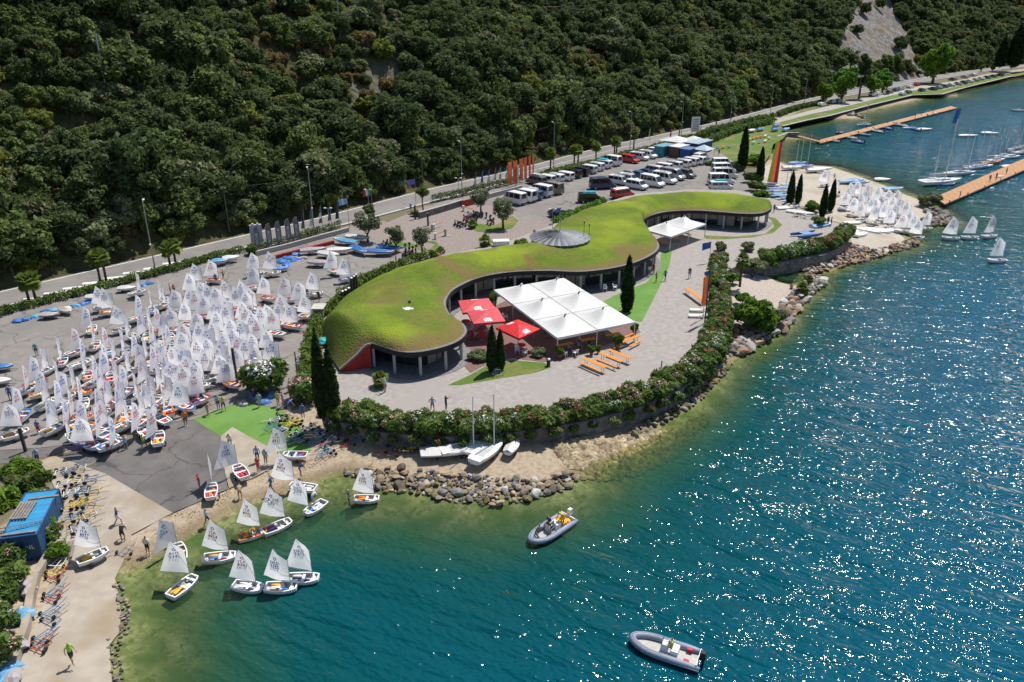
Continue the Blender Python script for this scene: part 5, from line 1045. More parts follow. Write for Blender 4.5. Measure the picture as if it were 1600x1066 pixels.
NB = [(1325,292),(1286,271),(1347,301),(1367,297),(1362,320),(1377,315),(1390,307),(1400,309),(1407,327),(1432,337),(1446,324),(1390,324),(1300,285),(1320,297),(1335,287),(1355,310),(1340,305),(1383,300),(1412,312),(1371,305),(1330,312),(1350,292),(1376,306),(1393,316),(1418,322),(1343,318),(1316,305),(1398,300),(1365,310),(1425,328)]
NB.sort()
for i, (px, py) in enumerate(NB):
    P = G(px, py, 1.0 + 3.4); bo = R(rb.uniform(158, 196)); he = bo + math.pi + R(rb.uniform(-40, 40)); x, y = P.x - .9 * math.cos(bo), P.y - .9 * math.sin(bo); z = max(0.0, lh(x, y)) + .1
    optimist((x, y, z), he, bo, 'dinghy on the north sailing beach, %s from the left among the white sails' % nth(i), 'dinghies on the north sailing beach', rb.randrange(1, len(TXT)), rb.choice(['white', 'yellow']), rb.choice(['white', 'tan']), rb.choice(['blue', 'red', 'blue']), rng=rb).scale = (1.05,) * 3
for px, py, bo, l in ((1485,375,170,'dinghy under sail off the north beach, nearest the rock outcrop'),(1515,374,185,'dinghy under sail off the north beach, middle of three together'),(1545,372,200,'dinghy under sail off the north beach, right of three together'),(1557,410,190,'solitary dinghy under sail farthest from the north beach')):
    optimist(G(px, py, -.06), R(bo + 170), R(bo), l, 'dinghies sailing off the north beach', rb.randrange(1, len(TXT)), 'white', 'white', rb.choice(['blue', 'red']), heel=R(-4), rng=rb).scale = (1.2,) * 3

# ------------------------------------------------------------------ people: one continuous skinned body for each pose
BONES_MAT = {}
def body(pose):
    J = {'pel': (0, 0, .95, .135), 'sp': (0, .0, 1.13, .118), 'ch': (0, .01, 1.34, .135), 'nk': (0, .0, 1.47, .055), 'hb': (0, -.015, 1.56, .082), 'ht': (0, -.01, 1.66, .088),
         'shL': (-.17, .01, 1.40, .066), 'shR': (.17, .01, 1.40, .066), 'elL': (-.24, .03, 1.14, .045), 'elR': (.24, .03, 1.14, .045), 'wrL': (-.25, -.05, .90, .031), 'wrR': (.25, -.05, .90, .031), 'haL': (-.25, -.08, .80, .036), 'haR': (.25, -.08, .80, .036),
         'hiL': (-.095, 0, .90, .098), 'hiR': (.095, 0, .90, .098), 'knL': (-.105, -.01, .50, .062), 'knR': (.105, -.01, .50, .062), 'anL': (-.11, .02, .09, .042), 'anR': (.11, .02, .09, .042), 'toL': (-.12, -.14, .04, .035), 'toR': (.12, -.14, .04, .035)}
    J.update(pose)
    E = [('pel', 'sp'), ('sp', 'ch'), ('ch', 'nk'), ('nk', 'hb'), ('hb', 'ht')]
    for s in 'LR': E += [('ch', 'sh' + s), ('sh' + s, 'el' + s), ('el' + s, 'wr' + s), ('wr' + s, 'ha' + s), ('pel', 'hi' + s), ('hi' + s, 'kn' + s), ('kn' + s, 'an' + s), ('an' + s, 'to' + s)]
    nm = list(J); me = bpy.data.meshes.new('person'); me.from_pydata([J[k][:3] for k in nm], [(nm.index(a), nm.index(b_)) for a, b_ in E], [])
    o = bpy.data.objects.new('person', me); C.objects.link(o); o.modifiers.new('s', 'SKIN'); sk = me.skin_vertices[0].data
    for i, k in enumerate(nm): sk[i].radius = (J[k][3] * (1.18 if k in ('pel', 'sp', 'ch') else 1), J[k][3] * (.82 if k in ('pel', 'sp', 'ch') else 1)); sk[i].use_root = (k == 'pel')
    o.modifiers.new('u', 'SUBSURF').levels = 1
    dg = bpy.context.evaluated_depsgraph_get(); em = bpy.data.meshes.new_from_object(o.evaluated_get(dg)); bpy.data.objects.remove(o)
    V = np.array([v.co[:] for v in em.vertices]); V = V[:, :]; Fs = [list(p.vertices) for p in em.polygons]
    mats = []
    seg = [(np.array(J[a][:3]), np.array(J[b_][:3]), a, b_) for a, b_ in E]; head = np.array(J['ht'][:3]); hb_ = np.array(J['hb'][:3]); face = np.array(pose.get('face', (0, -1, 0)), float)
    for f in Fs:
        c = V[f].mean(0); best = min(seg, key=lambda q: np.linalg.norm(c - q[0] - np.clip(np.dot(c - q[0], q[1] - q[0]) / (np.dot(q[1] - q[0], q[1] - q[0]) + 1e-9), 0, 1) * (q[1] - q[0])))
        b_ = best[3]; t = np.clip(np.dot(c - best[0], best[1] - best[0]) / (np.dot(best[1] - best[0], best[1] - best[0]) + 1e-9), 0, 1)
        if b_ in ('hb', 'ht'): m = 3 if (np.dot(c - (head + hb_) / 2, head - hb_) / .1 > .035 or np.dot(c - hb_, face) < .0) and b_ == 'ht' else 0
        elif b_ == 'nk': m = 0 if t > .5 else 1
        elif b_[:2] in ('sp', 'ch', 'sh'): m = 1 if not (b_ == 'sp' and t < .25) else 2
        elif b_[:2] == 'el': m = 1 if t < .75 else 0
        elif b_[:2] in ('wr', 'ha'): m = 0
        elif b_[:2] == 'hi': m = 2
        elif b_[:2] == 'kn': m = 2 if t < .8 else 0
        elif b_[:2] == 'an': m = 0
        else: m = 4
        mats.append(m)
    mb = MB(); mb.v = [tuple(v) for v in V]; mb.f = Fs; mb.m = mats
    for s in 'LR':                                      # fingers rooted in the palm, thumb from its side
        w_, h_ = Vector(J['wr' + s][:3]), Vector(J['ha' + s][:3]); d = (h_ - w_).normalized(); sd = d.cross(Vector((0, 1, .3))).normalized()
        for k, l in enumerate((.055, .07, .075, .065)): q = h_ + sd * (k - 1.5) * .018; mb.tube([q, q + d * l * .6 + Vector((0, -.008, 0)), q + d * l + Vector((0, -.02, 0))], [.010, .009, .007], 4, 0)
        q = h_ - d * .02; mb.tube([q, q + Vector((0, -.03, 0)) + d * .02, q + Vector((0, -.05, 0)) + d * .045], [.011, .01, .008], 4, 0)
    f3 = Vector(face); hc = Vector((head + hb_) / 2); mb.ball(hc + f3 * .09 + Vector((0, 0, -.02)), (.016, .022, .022), 5, 4, 0)     # nose
    return mb.mesh('person', True)
POSES = {
 'stand': body({}),
 'hips': body({'elL': (-.36, .06, 1.18, .045), 'elR': (.36, .06, 1.18, .045), 'wrL': (-.2, -.02, 1.02, .031), 'wrR': (.2, -.02, 1.02, .031), 'haL': (-.15, -.08, 1.0, .036), 'haR': (.15, -.08, 1.0, .036), 'knL': (-.14, 0, .5, .062), 'knR': (.14, 0, .5, .062), 'anL': (-.17, .02, .09, .042), 'anR': (.17, .02, .09, .042), 'toL': (-.2, -.13, .04, .035), 'toR': (.2, -.13, .04, .035)}),
 'walk': body({'knL': (-.10, -.20, .52, .062), 'anL': (-.10, -.24, .10, .042), 'toL': (-.10, -.39, .06, .035), 'knR': (.10, .05, .50, .062), 'anR': (.10, .30, .14, .042), 'toR': (.10, .20, .04, .035), 'elL': (-.23, .14, 1.16, .045), 'wrL': (-.24, .16, .93, .031), 'haL': (-.24, .14, .84, .036), 'elR': (.23, -.10, 1.16, .045), 'wrR': (.23, -.28, 1.0, .031), 'haR': (.22, -.36, .95, .036)}),
 'reach': body({'elL': (-.22, -.2, 1.28, .045), 'wrL': (-.18, -.42, 1.36, .031), 'haL': (-.16, -.52, 1.38, .036), 'elR': (.22, -.2, 1.25, .045), 'wrR': (.18, -.42, 1.28, .031), 'haR': (.16, -.52, 1.3, .036), 'knL': (-.12, -.04, .5, .062)}),
 'bend': body({'pel': (0, .08, .88, .135), 'sp': (0, -.02, 1.03, .118), 'ch': (0, -.20, 1.16, .135), 'nk': (0, -.31, 1.22, .055), 'hb': (0, -.38, 1.26, .082), 'ht': (0, -.45, 1.31, .088), 'shL': (-.17, -.23, 1.2, .066), 'shR': (.17, -.23, 1.2, .066), 'elL': (-.21, -.34, .96, .045), 'elR': (.21, -.34, .96, .045), 'wrL': (-.16, -.46, .76, .031), 'wrR': (.16, -.46, .76, .031), 'haL': (-.14, -.5, .68, .036), 'haR': (.14, -.5, .68, .036), 'hiL': (-.095, .07, .85, .098), 'hiR': (.095, .07, .85, .098), 'knL': (-.12, -.06, .48, .062), 'knR': (.12, .0, .48, .062)}),
 'sit': body({'pel': (0, .05, .52, .135), 'sp': (0, .06, .70, .118), 'ch': (0, .03, .91, .135), 'nk': (0, .0, 1.04, .055), 'hb': (0, -.03, 1.13, .082), 'ht': (0, -.03, 1.23, .088), 'shL': (-.17, .03, .97, .066), 'shR': (.17, .03, .97, .066), 'elL': (-.23, -.03, .73, .045), 'elR': (.23, -.03, .73, .045), 'wrL': (-.15, -.25, .70, .031), 'wrR': (.15, -.25, .70, .031), 'haL': (-.12, -.33, .70, .036), 'haR': (.12, -.33, .70, .036), 'hiL': (-.1, 0, .51, .098), 'hiR': (.1, 0, .51, .098), 'knL': (-.12, -.42, .53, .062), 'knR': (.12, -.42, .53, .062), 'anL': (-.12, -.40, .1, .042), 'anR': (.12, -.40, .1, .042), 'toL': (-.12, -.55, .05, .035), 'toR': (.12, -.55, .05, .035)}),
}
SK = [flat('skin_tan', (.42, .24, .15)), flat('skin_fair', (.50, .31, .21))]; HAIR = [flat('hair_dark', (.03, .02, .015)), flat('hair_brown', (.10, .055, .025)), flat('cap_white', (.65, .65, .63)), flat('cap_red', (.5, .06, .04))]
CLO = {'white': flat('cloth_white', (.68, .69, .70)), 'black': flat('cloth_black', (.02, .02, .022)), 'navy': flat('cloth_navy', (.03, .045, .14)), 'blue': flat('cloth_blue', (.05, .16, .46)), 'light blue': flat('cloth_light_blue', (.28, .46, .66)), 'red': flat('cloth_red', (.5, .035, .04)), 'yellow': flat('cloth_yellow', (.68, .55, .04)), 'orange': flat('cloth_orange', (.85, .2, .02)), 'green': flat('cloth_green', (.28, .6, .06)), 'grey': flat('cloth_grey', (.22, .22, .23)), 'pink': flat('cloth_pink', (.6, .2, .3)), 'teal': flat('cloth_teal', (.03, .35, .45)), 'tan': flat('cloth_tan', (.4, .3, .18)), 'bare': SK[0]}
for m_ in POSES.values():
    for q in (SK[0], CLO['white'], CLO['navy'], HAIR[0], BLACK): m_.materials.append(q)
rp = random.Random(9)
def person(loc, pose, rz, top, bot, where, hair=None, s=1.0):
    o = obj('person', POSES[pose], None, None, loc, rz); k = s * rp.uniform(.96, 1.04); o.scale = (k,) * 3
    for i, m in enumerate((SK[rp.random() < .5], CLO[top], CLO[bot], HAIR[hair if hair is not None else rp.choice([0, 0, 1, 1, 2])], CLO[rp.choice(['black', 'white', 'grey'])])):
        o.material_slots[i].link = 'OBJECT'; o.material_slots[i].material = m
    nm = {'stand': 'standing', 'hips': 'standing hands on hips', 'walk': 'walking', 'reach': 'reaching forward', 'bend': 'bending forward', 'sit': 'sitting'}[pose]
    return tag(o, 'person in %s top, %s shorts, %s %s' % (top, bot, nm, where) if top != 'bare' else 'bare-chested person in %s shorts %s %s' % (bot, nm, where), 'person', 'people')
PPL = [  # px, py, ground, pose, turn, top, shorts, where
 (676,643,ZT,'hips',3.2,'light blue','red','on the terrace'),(697,641,ZT,'reach',2.0,'black','navy','on the terrace beside the hedge'),(602,613,ZT,'reach',4.2,'light blue','grey','by the low palm at the pavilion'),
 (1077,435,ZT,'stand',0.1,'navy','blue','alone on the paving'),(1039,439,ZT,'walk',0.5,'blue','black','on green turf by the porch'),(1025,441,ZT,'stand',1.0,'red','black','on green turf edge by the porch'),(1021,428,ZT,'stand',2.0,'red','red','against the porch column'),(1014,432,ZT,'stand',3.0,'white','grey','in the porch shade'),
 (58,556,ZL,'stand',0.5,'teal','black','alone at the left edge of the boat park'),(291,666,1.4,'stand',0.4,'orange','black','on the apron beside green carpet'),(60,725,1.2,'stand',0.2,'light blue','navy','at the head of the trolley ramp'),
 (198,705,1.3,'reach',3.6,'light blue','grey','beside the last dinghy row'),(226,702,1.3,'walk',2.6,'green','grey','at the front dinghy row'),(243,697,1.3,'bend',3.5,'light blue','white','pushing at the front dinghy row'),(237,688,1.3,'reach',3.0,'green','black','behind the front dinghy row'),(172,710,1.3,'bend',0.6,'pink','black','under the sail at the front row'),
 (62,680,1.3,'stand',3.1,'blue','red','beside the leftmost blue dinghy'),(17,625,ZL,'stand',0.4,'blue','navy','at the left picture edge'),(73,608,ZL,'stand',1.4,'navy','navy','between dinghies of the left rows'),(220,587,ZL,'stand',4.0,'red','grey','between dinghies of the middle rows'),(133,698,1.3,'walk',1.2,'tan','tan','beside a dinghy with yellow kit'),
 (338,445,ZL,'stand',3.6,'blue','navy','near the road hedge'),(350,438,ZL,'walk',4.4,'tan','black','near the road hedge beside another'),(267,460,ZL,'stand',2.0,'pink','black','by the hedge at the dinghies'),(273,460,ZL,'stand',1.0,'tan','black','by the hedge beside a pink top'),
 (481,464,ZL,'walk',2.8,'blue','navy','in a group of three, left'),(488,473,ZL,'walk',3.0,'white','grey','in a group of three, middle'),(499,472,ZL,'stand',2.6,'black','black','in a group of three, right'),(619,413,ZL,'stand',1.5,'teal','navy','at the end of the blue boats'),
 (350,642,ZL,'hips',0.4,'yellow','black','on green carpet edge'),(342,640,ZL,'stand',0.9,'light blue','navy','on green carpet edge beside yellow top'),(325,648,ZL,'bend',1.4,'tan','tan','on green carpet by the dinghies'),(306,620,ZL,'stand',2.4,'yellow','grey','between dinghy and barrier'),(316,628,ZL,'bend',3.0,'navy','navy','over a dark boat cover'),(352,590,ZL,'stand',4.2,'red','red','under the sail beside white oleander'),(406,636,ZL,'stand',3.4,'light blue','tan','in the shade of the white oleander'),(398,628,ZL,'reach',3.0,'navy','black','in shade under the white oleander'),
 (443,636,ZL,'stand',2.2,'pink','pink','by the boat park wall'),(435,634,ZL,'stand',2.8,'yellow','tan','by the boat park wall beside pink'),(455,626,ZL,'stand',1.2,'navy','navy','beside the cypress wall'),(454,612,ZL,'stand',2.2,'white','tan','in front of the pale oleander'),(463,620,ZL,'stand',5.2,'light blue','tan','among people at the wall'),(452,644,ZL,'bend',2.2,'blue','blue','over gear at the wall'),(474,654,ZL,'stand',3.2,'blue','blue','below the pale oleander'),(498,652,ZL,'stand',2.2,'navy','navy','in the cypress shadow'),(505,655,ZL,'stand',3.2,'white','tan','in the cypress shadow beside navy'),
 (360,700,.9,'walk',3.3,'white','tan','on the pale concrete slip'),(404,738,.5,'stand',2.6,'red','red','carrying a red vest on the slip'),(403,722,.7,'stand',3.4,'light blue','navy','behind the red vest on the slip'),(416,726,.6,'stand',2.8,'light blue','tan','on the slip beside two others'),(325,822,.1,'walk',2.4,'light blue','navy','at the water edge'),(313,766,.5,'reach',5.2,'red','grey','holding a narrow sail'),(376,780,.2,'bend',3.4,'tan','bare','at the shallows behind a sail'),(425,768,.35,'walk',4.6,'blue','blue','behind the sail on the beach'),(470,744,.4,'bend',1.9,'navy','grey','pulling a trolley on the beach'),(490,789,.15,'bend',2.2,'white','light blue','aboard a floating dinghy'),(546,790,-.4,'stand',1.7,'navy','navy','wading beside the lone dinghy'),(273,850,.1,'stand',4.2,'white','navy','behind an end-on sail at the shore'),
 (114,1036,.6,'walk',1.0,'green','black','alone on the pale ramp'),(232,866,.2,'stand',2.9,'white','black','at the ramp corner'),(193,845,.5,'bend',3.2,'black','black','with a trolley on the ramp'),(186,820,.6,'walk',2.2,'navy','white','on the ramp ahead of a trolley'),(20,876,1.0,'stand',0.2,'tan','tan','by the pink shrub at the container'),(393,845,-.3,'bend',0.9,'yellow','grey','behind the orange dinghy'),
 (735,345,ZL,'stand',0.5,'white','navy','by the scooters'),(642,330,ZL,'stand',0.2,'light blue','navy','at the entrance wall'),(835,372,ZL,'stand',0.2,'pink','pink','behind the roof beside the dome'),
 (1318,330,.9,'stand',0.2,'navy','black','on the north beach, left'),(1327,318,.9,'walk',1.0,'tan','tan','on the north beach by sails'),(1336,342,.9,'stand',2.0,'black','black','on the north beach below sails'),(1310,310,.9,'stand',2.0,'black','navy','on the north beach beside a board'),(1378,345,.6,'bend',2.0,'blue','navy','among grounded dinghies'),(1300,322,.9,'stand',2.0,'yellow','grey','on the north beach by the cypress'),(1303,281,.9,'walk',.4,'white','navy','on the upper north beach'),(1293,352,ZT,'stand',.4,'navy','black','in the shade by trailers'),(1298,353,ZT,'stand',1.4,'black','black','in the shade beside another'),
 (1209,332,ZT,'stand',.4,'navy','navy','at the far roof end'),(1123,243,ZL,'stand',.4,'black','black','on the far lawn by the boards')]
for px, py, z, ps, rz, a, b_, wh in PPL: person(G(px, py, z), ps, rz, a, b_, wh)
for i, (s, t, rz) in enumerate(((2.62, .35, 0), (2.9, .35, 3.1), (2.62, .8, .1), (2.9, .9, 3.2), (2.62, 1.5, 0), (2.9, 1.65, 3.0), (2.0, .3, 1.5), (2.0, .75, -1.6), (.9, .5, 1.5), (1.5, 1.3, .4), (2.9, .6, 2.9), (2.62, 1.15, .2))):
    p = MO + MU * s + MV * t; person(p, 'sit', rzM + rz, ['blue', 'teal', 'white', 'navy', 'light blue', 'green', 'black', 'red', 'white', 'navy', 'teal', 'grey'][i], 'navy', 'under the marquee, %s seat' % nth(i))
for px, py, a, b_, w_ in ((1245,455,'bare','red','on the cove towels'),(1240,461,'bare','blue','on the pale cove towel'),(1236,452,'bare','black','at the cove waterline'),(1175,435,'navy','black','at the inner cove')):
    p = GD(px, py); person(p - Vector((0, 0, .38)), 'sit', 2.6, a, b_, w_)
for px, py, wd, c, l in ((1230,466,1.8,'blue','blue beach towel on the gravel cove'),(1240,472,2.2,'white','pale beach towel on the gravel cove'),(1258,469,1.4,'navy','dark blue cloth beside the low palm of the cove'),(1182,433,1.4,'light blue','light blue towel at the inner cove')):
    p = GD(px, py, .07); o = obj('beach_towel', MB().box((p.x, p.y, p.z), (wd, .9, .03), rz=-.5), CLO[c] if c != 'blue' else GEAR['blue']); tag(o, l, 'towel', 'beach towels')

# --- trolleys stored in rows
TCOL = [flat('trolley_yellow', (.72, .48, .04)), flat('trolley_red', (.42, .07, .05)), flat('trolley_blue', (.08, .24, .42)), WHITE2, ALU]
k = 0
for (x0, y0), (x1, y1), n_ in (((96,742),(130,735),5), ((100,760),(138,752),5), ((104,775),(142,768),5), ((104,795),(140,788),4), ((106,815),(140,808),4), ((108,832),(132,826),3)):
    for i in range(n_):
        f = i / max(1, n_ - 1); p = GD(x0 + (x1 - x0) * f, y0 + (y1 - y0) * f, .06); trolley(p + Vector((rb.uniform(-.25, .25), rb.uniform(-.2, .2), 0)), R(25 + rb.uniform(-22, 22)), 'stored trolley on the ramp, %s from the top of the trolley rows' % nth(k), 'trolleys stored on the ramp', TCOL[rb.choice((0, 1, 2, 3, 3, 4, 4))], tilt=rb.uniform(-.3, .12)); k += 1
for i, (x, y, c) in enumerate(((88,898,0),(88,905,1),(86,930,2),(84,938,1),(80,962,2),(82,972,4),(70,1000,2),(68,1010,4),(64,1015,1),(92,885,3))):
    trolley(GD(x, y, .06), R(75 + rb.uniform(-12, 12)), 'trolley lying along the low wall, %s down towards the water' % nth(i), 'trolleys along the low wall', TCOL[c])
for i in range(26):
    f = i / 25; x = 425 + 95 * f + rb.uniform(-8, 8); y = 655 + 40 * f + rb.uniform(-12, 20); trolley(GD(x, y, .08), R(rb.uniform(200, 250)), 'trolley in the tangled heap beside green carpet, %s from its left end' % nth(i), 'trolleys heaped by the green carpet', TCOL[rb.randrange(5)], tilt=rb.uniform(-.15, .25))
for i, (x, y, c, a) in enumerate(((530,690,4,220),(545,697,1,225),(560,690,2,215),(610,690,4,30),(600,706,1,180),(625,705,0,90),(632,706,4,90),(638,706,0,90),(643,703,0,90),(650,700,3,95),(616,712,1,190),(640,690,2,60),(515,712,4,230),(498,690,2,200),(510,694,2,240))):
    trolley(GD(x, y, .06), R(a), 'trolley on the beach between carpet heap and white catamarans, %s from left' % nth(i), 'trolleys on the beach by the hedge wall', TCOL[c], tilt=.1 * (i % 3))
trolley(GD(198,865,.06), R(80), 'empty trolley pulled across the ramp by a person', 'trolleys on the ramp')
# ------------------------------------------------------------------ rocks
def rock_mesh(seed):
    bm = bmesh.new(); bmesh.ops.create_icosphere(bm, subdivisions=2, radius=0.5); rng = np.random.default_rng(seed); o = rng.random(3) * 50
    sc = (rng.uniform(.8, 1.25), rng.uniform(.7, 1.1), rng.uniform(.55, .85))
    for _ in range(11):
        n = Vector(rng.normal(size=3)).normalized(); h = rng.uniform(.25, .38)
        for v in bm.verts:
            d = v.co.dot(n)
            if d > h: v.co -= n * (d - h) * .97
    for v in bm.verts: v.co *= 1 + .12 * mnoise.noise(v.co * 2.2 + Vector(o)); v.co = Vector((v.co.x * sc[0], v.co.y * sc[1], v.co.z * sc[2]))
    me = bpy.data.meshes.new('rock'); bm.to_mesh(me); bm.free(); me.materials.append(WHITE); return me
ROCKS = [rock_mesh(i) for i in range(9)]
RKM = {'brown': pm('rock_brown', (.20, .16, .12), (.11, .09, .07), scale=2.5, rough=.9, bump=.6, objrand=.35, coords='obj'), 'grey': pm('rock_grey', (.23, .215, .195), (.13, .12, .11), scale=2.5, rough=.9, bump=.6, objrand=.35, coords='obj'), 'tan': pm('rock_tan', (.36, .28, .19), (.24, .18, .125), scale=2.5, rough=.9, bump=.6, objrand=.3, coords='obj'), 'red': pm('rock_reddish', (.33, .20, .14), (.22, .135, .10), scale=2.5, rough=.9, bump=.6, objrand=.3, coords='obj'), 'pale': pm('rock_pale', (.46, .44, .41), (.33, .31, .29), scale=2.5, rough=.9, bump=.5, objrand=.25, coords='obj'), 'algae': pm('rock_algae', (.14, .13, .035), (.19, .155, .09), scale=2.5, rough=.8, bump=.5, objrand=.3, coords='obj')}
rr_ = np.random.default_rng(21)
def put_rock(par, x, y, z, s, kinds):
    o = obj('rock', ROCKS[int(rr_.integers(9))], None, par); slot(o, RKM[kinds[int(rr_.integers(len(kinds)))]]); p = par.location
    o.location = (x - p.x, y - p.y, z - p.z); o.rotation_euler = (rr_.uniform(-.5, .5), rr_.uniform(-.5, .5), rr_.uniform(0, 6.28)); k = s * rr_.uniform(.75, 1.3); o.scale = (k, k, k * rr_.uniform(.6, .95)); return o
def rocks_in(name, label, px, n, smin, smax, kinds, up=.5, mind=.55):
    poly = [tuple(GD(x, y)[:2]) for x, y in px]; a = np.array(poly); par = thing(name, label, 'rocks', (a[:, 0].mean(), a[:, 1].mean(), 0)); pts = []; tries = 0
    while len(pts) < n and tries < n * 60:
        tries += 1; x, y = rr_.uniform(a[:, 0].min(), a[:, 0].max()), rr_.uniform(a[:, 1].min(), a[:, 1].max())
        if not in_poly1(x, y, poly): continue
        s = smin + (smax - smin) * rr_.random() ** 1.7
        if any((x - q[0]) ** 2 + (y - q[1]) ** 2 < (mind * (s + q[2]) / 2) ** 2 for q in pts): continue
        pts.append((x, y, s)); h = lh(x, y); put_rock(par, x, y, max(h, -.35) * 1.0 + up * s * .5, s, kinds if h > .12 else kinds + ['algae'])
    return par
def rocks_line(name, label, px, step, smin, smax, kinds, rowsn=1, gap=.7, z=None):
    L_ = resample([tuple((GD(x, y) if z is None else G(x, y, z))[:2]) for x, y in px], step); par = thing(name, label, 'rocks', (*L_.mean(0), 0)); tg_ = np.gradient(L_, axis=0); tg_ /= np.linalg.norm(tg_, axis=1)[:, None]
    for r in range(rowsn):
        for (x, y), d in zip(L_, tg_):
            s = rr_.uniform(smin, smax); x_, y_ = x - d[1] * (r * gap + rr_.normal() * .12), y + d[0] * (r * gap + rr_.normal() * .12); put_rock(par, x_, y_, max(lh(x_, y_), -.3) + s * .2, s, kinds)
    return par
rocks_in('rock_groyne', 'groyne of grey and tan boulders below the white catamarans', [(530,735),(580,733),(640,734),(700,740),(760,744),(800,750),(850,752),(888,738),(908,746),(882,768),(832,782),(770,794),(700,784),(650,772),(600,770),(560,754)], 295, .4, 1.25, ['grey', 'tan', 'tan', 'brown', 'brown', 'pale'], .4, .5)
rocks_line('rock_wall_foot', 'row of pale stones at the foot of the oleander terrace', [(500,655),(530,670),(600,688),(700,694),(790,688),(880,678),(950,664),(1010,650),(1060,632),(1096,606),(1120,580),(1140,556)], 1.0, .6, 1.15, ['grey', 'pale', 'grey'], 1)
rocks_line('rock_spit', 'spit of tan and reddish boulders round the gravel cove', [(1150,556),(1172,548),(1204,527),(1232,506),(1248,480),(1272,457),(1288,444),(1280,434)], .95, .9, 1.8, ['tan', 'pale', 'red', 'grey'], 3, .95)
rocks_line('cove_boulders', 'dark reddish boulders under the large bush beside the cove', [(1150,528),(1180,532),(1200,520)], 1.1, 1.0, 1.9, ['red', 'grey', 'tan'], 3, 1.2)
rocks_in('rock_embankment', 'bank of reddish boulders below the north oleanders', [(1198,414),(1240,410),(1290,402),(1332,384),(1375,392),(1430,373),(1437,384),(1380,402),(1335,416),(1300,430),(1265,432),(1230,426),(1200,426)], 280, .8, 1.6, ['red', 'red', 'tan', 'grey', 'pale'], .45, .6)
rocks_in('rock_outcrop', 'dark rocky outcrop with a bush beside the broad jetty', [(1440,350),(1450,326),(1470,332),(1488,342),(1484,352),(1455,357)], 60, 1.0, 1.9, ['grey', 'grey', 'tan'], .4, .55)
rocks_line('ramp_edge_rocks', 'low edging of small stones along the ramp at the water', [(181,912),(187,934),(194,961),(189,992),(174,1009),(177,1035),(179,1066),(172,1120)], .34, .22, .5, ['grey', 'tan', 'brown'], 2, .3)
rocks_in('far_rocks', 'small heap of boulders in the water below the far promenade', [(1325,188),(1335,181),(1352,186),(1350,191),(1330,191)], 22, 1.5, 3.0, ['grey', 'pale'], .5, .5)
rocks_line('wall_boulders', 'dark boulders between terrace wall and water on the bend', [(985,688),(1030,664),(1062,645),(1096,622),(1122,594),(1142,570)], .8, .5, 1.1, ['brown', 'grey', 'algae'], 2, .7)
# shingle: loose stones too many to count, on the shore and under the shallows
def shingle(name, label, px, n, smin, smax, mat, seed):
    rng = np.random.default_rng(seed); poly = [tuple(G(x, y, 0)[:2]) for x, y in px]; a = np.array(poly); x = rng.uniform(a[:, 0].min(), a[:, 0].max(), n * 4); y = rng.uniform(a[:, 1].min(), a[:, 1].max(), n * 4); ok = in_poly(x, y, poly); x, y = x[ok][:n], y[ok][:n]; h = lhv(x, y)
    base = np.array([(1, 0, 0), (.31, .95, 0), (-.81, .59, 0), (-.81, -.59, 0), (.31, -.95, 0), (.35, .2, .6), (-.3, -.25, .62), (0, 0, -.6)]); F0 = np.array([(0, 1, 5), (1, 2, 5), (2, 6, 5), (2, 3, 6), (3, 4, 6), (4, 5, 6), (4, 0, 5)])
    s = rng.uniform(smin, smax, len(x)) ** 1.0; th = rng.uniform(0, 6.28, len(x)); c, s_ = np.cos(th), np.sin(th); B = base[None] * (s[:, None, None] * rng.uniform(.6, 1.2, (len(x), 1, 3)))
    V = np.stack([B[..., 0] * c[:, None] - B[..., 1] * s_[:, None] + x[:, None], B[..., 0] * s_[:, None] + B[..., 1] * c[:, None] + y[:, None], B[..., 2] + h[:, None] + s[:, None] * .1], -1)
    o = obj(name, np_mesh(name, V.reshape(-1, 3), (F0[None] + 8 * np.arange(len(x))[:, None, None]).reshape(-1, 3)), mat); return tag(o, label, 'stones', kind='stuff')
SHM = pm('shingle_stone', (.34, .28, .19), (.19, .15, .09), scale=.7, rough=.9, island=.5); SHW = pm('shingle_wet', (.20, .165, .06), (.12, .105, .04), scale=.5, rough=.8, island=.6)
shingle('shingle', 'pale shingle spread over the point below the hedge', [(862,690),(905,690),(950,690),(1010,675),(1040,672),(1000,695),(945,716),(915,735),(890,735),(868,712)], 1500, .12, .38, SHM, 3)
shingle('shingle', 'algae covered stones under the shallow water off the point', [(905,748),(918,728),(985,698),(1062,662),(1110,640),(1090,680),(1020,720),(950,745)], 1500, .15, .45, SHW, 4)
shingle('shingle', 'fine shingle along the slipway beach', [(190,900),(270,805),(356,765),(440,726),(500,712),(520,740),(440,775),(355,806),(250,868)], 1800, .025, .08, SHM, 6)

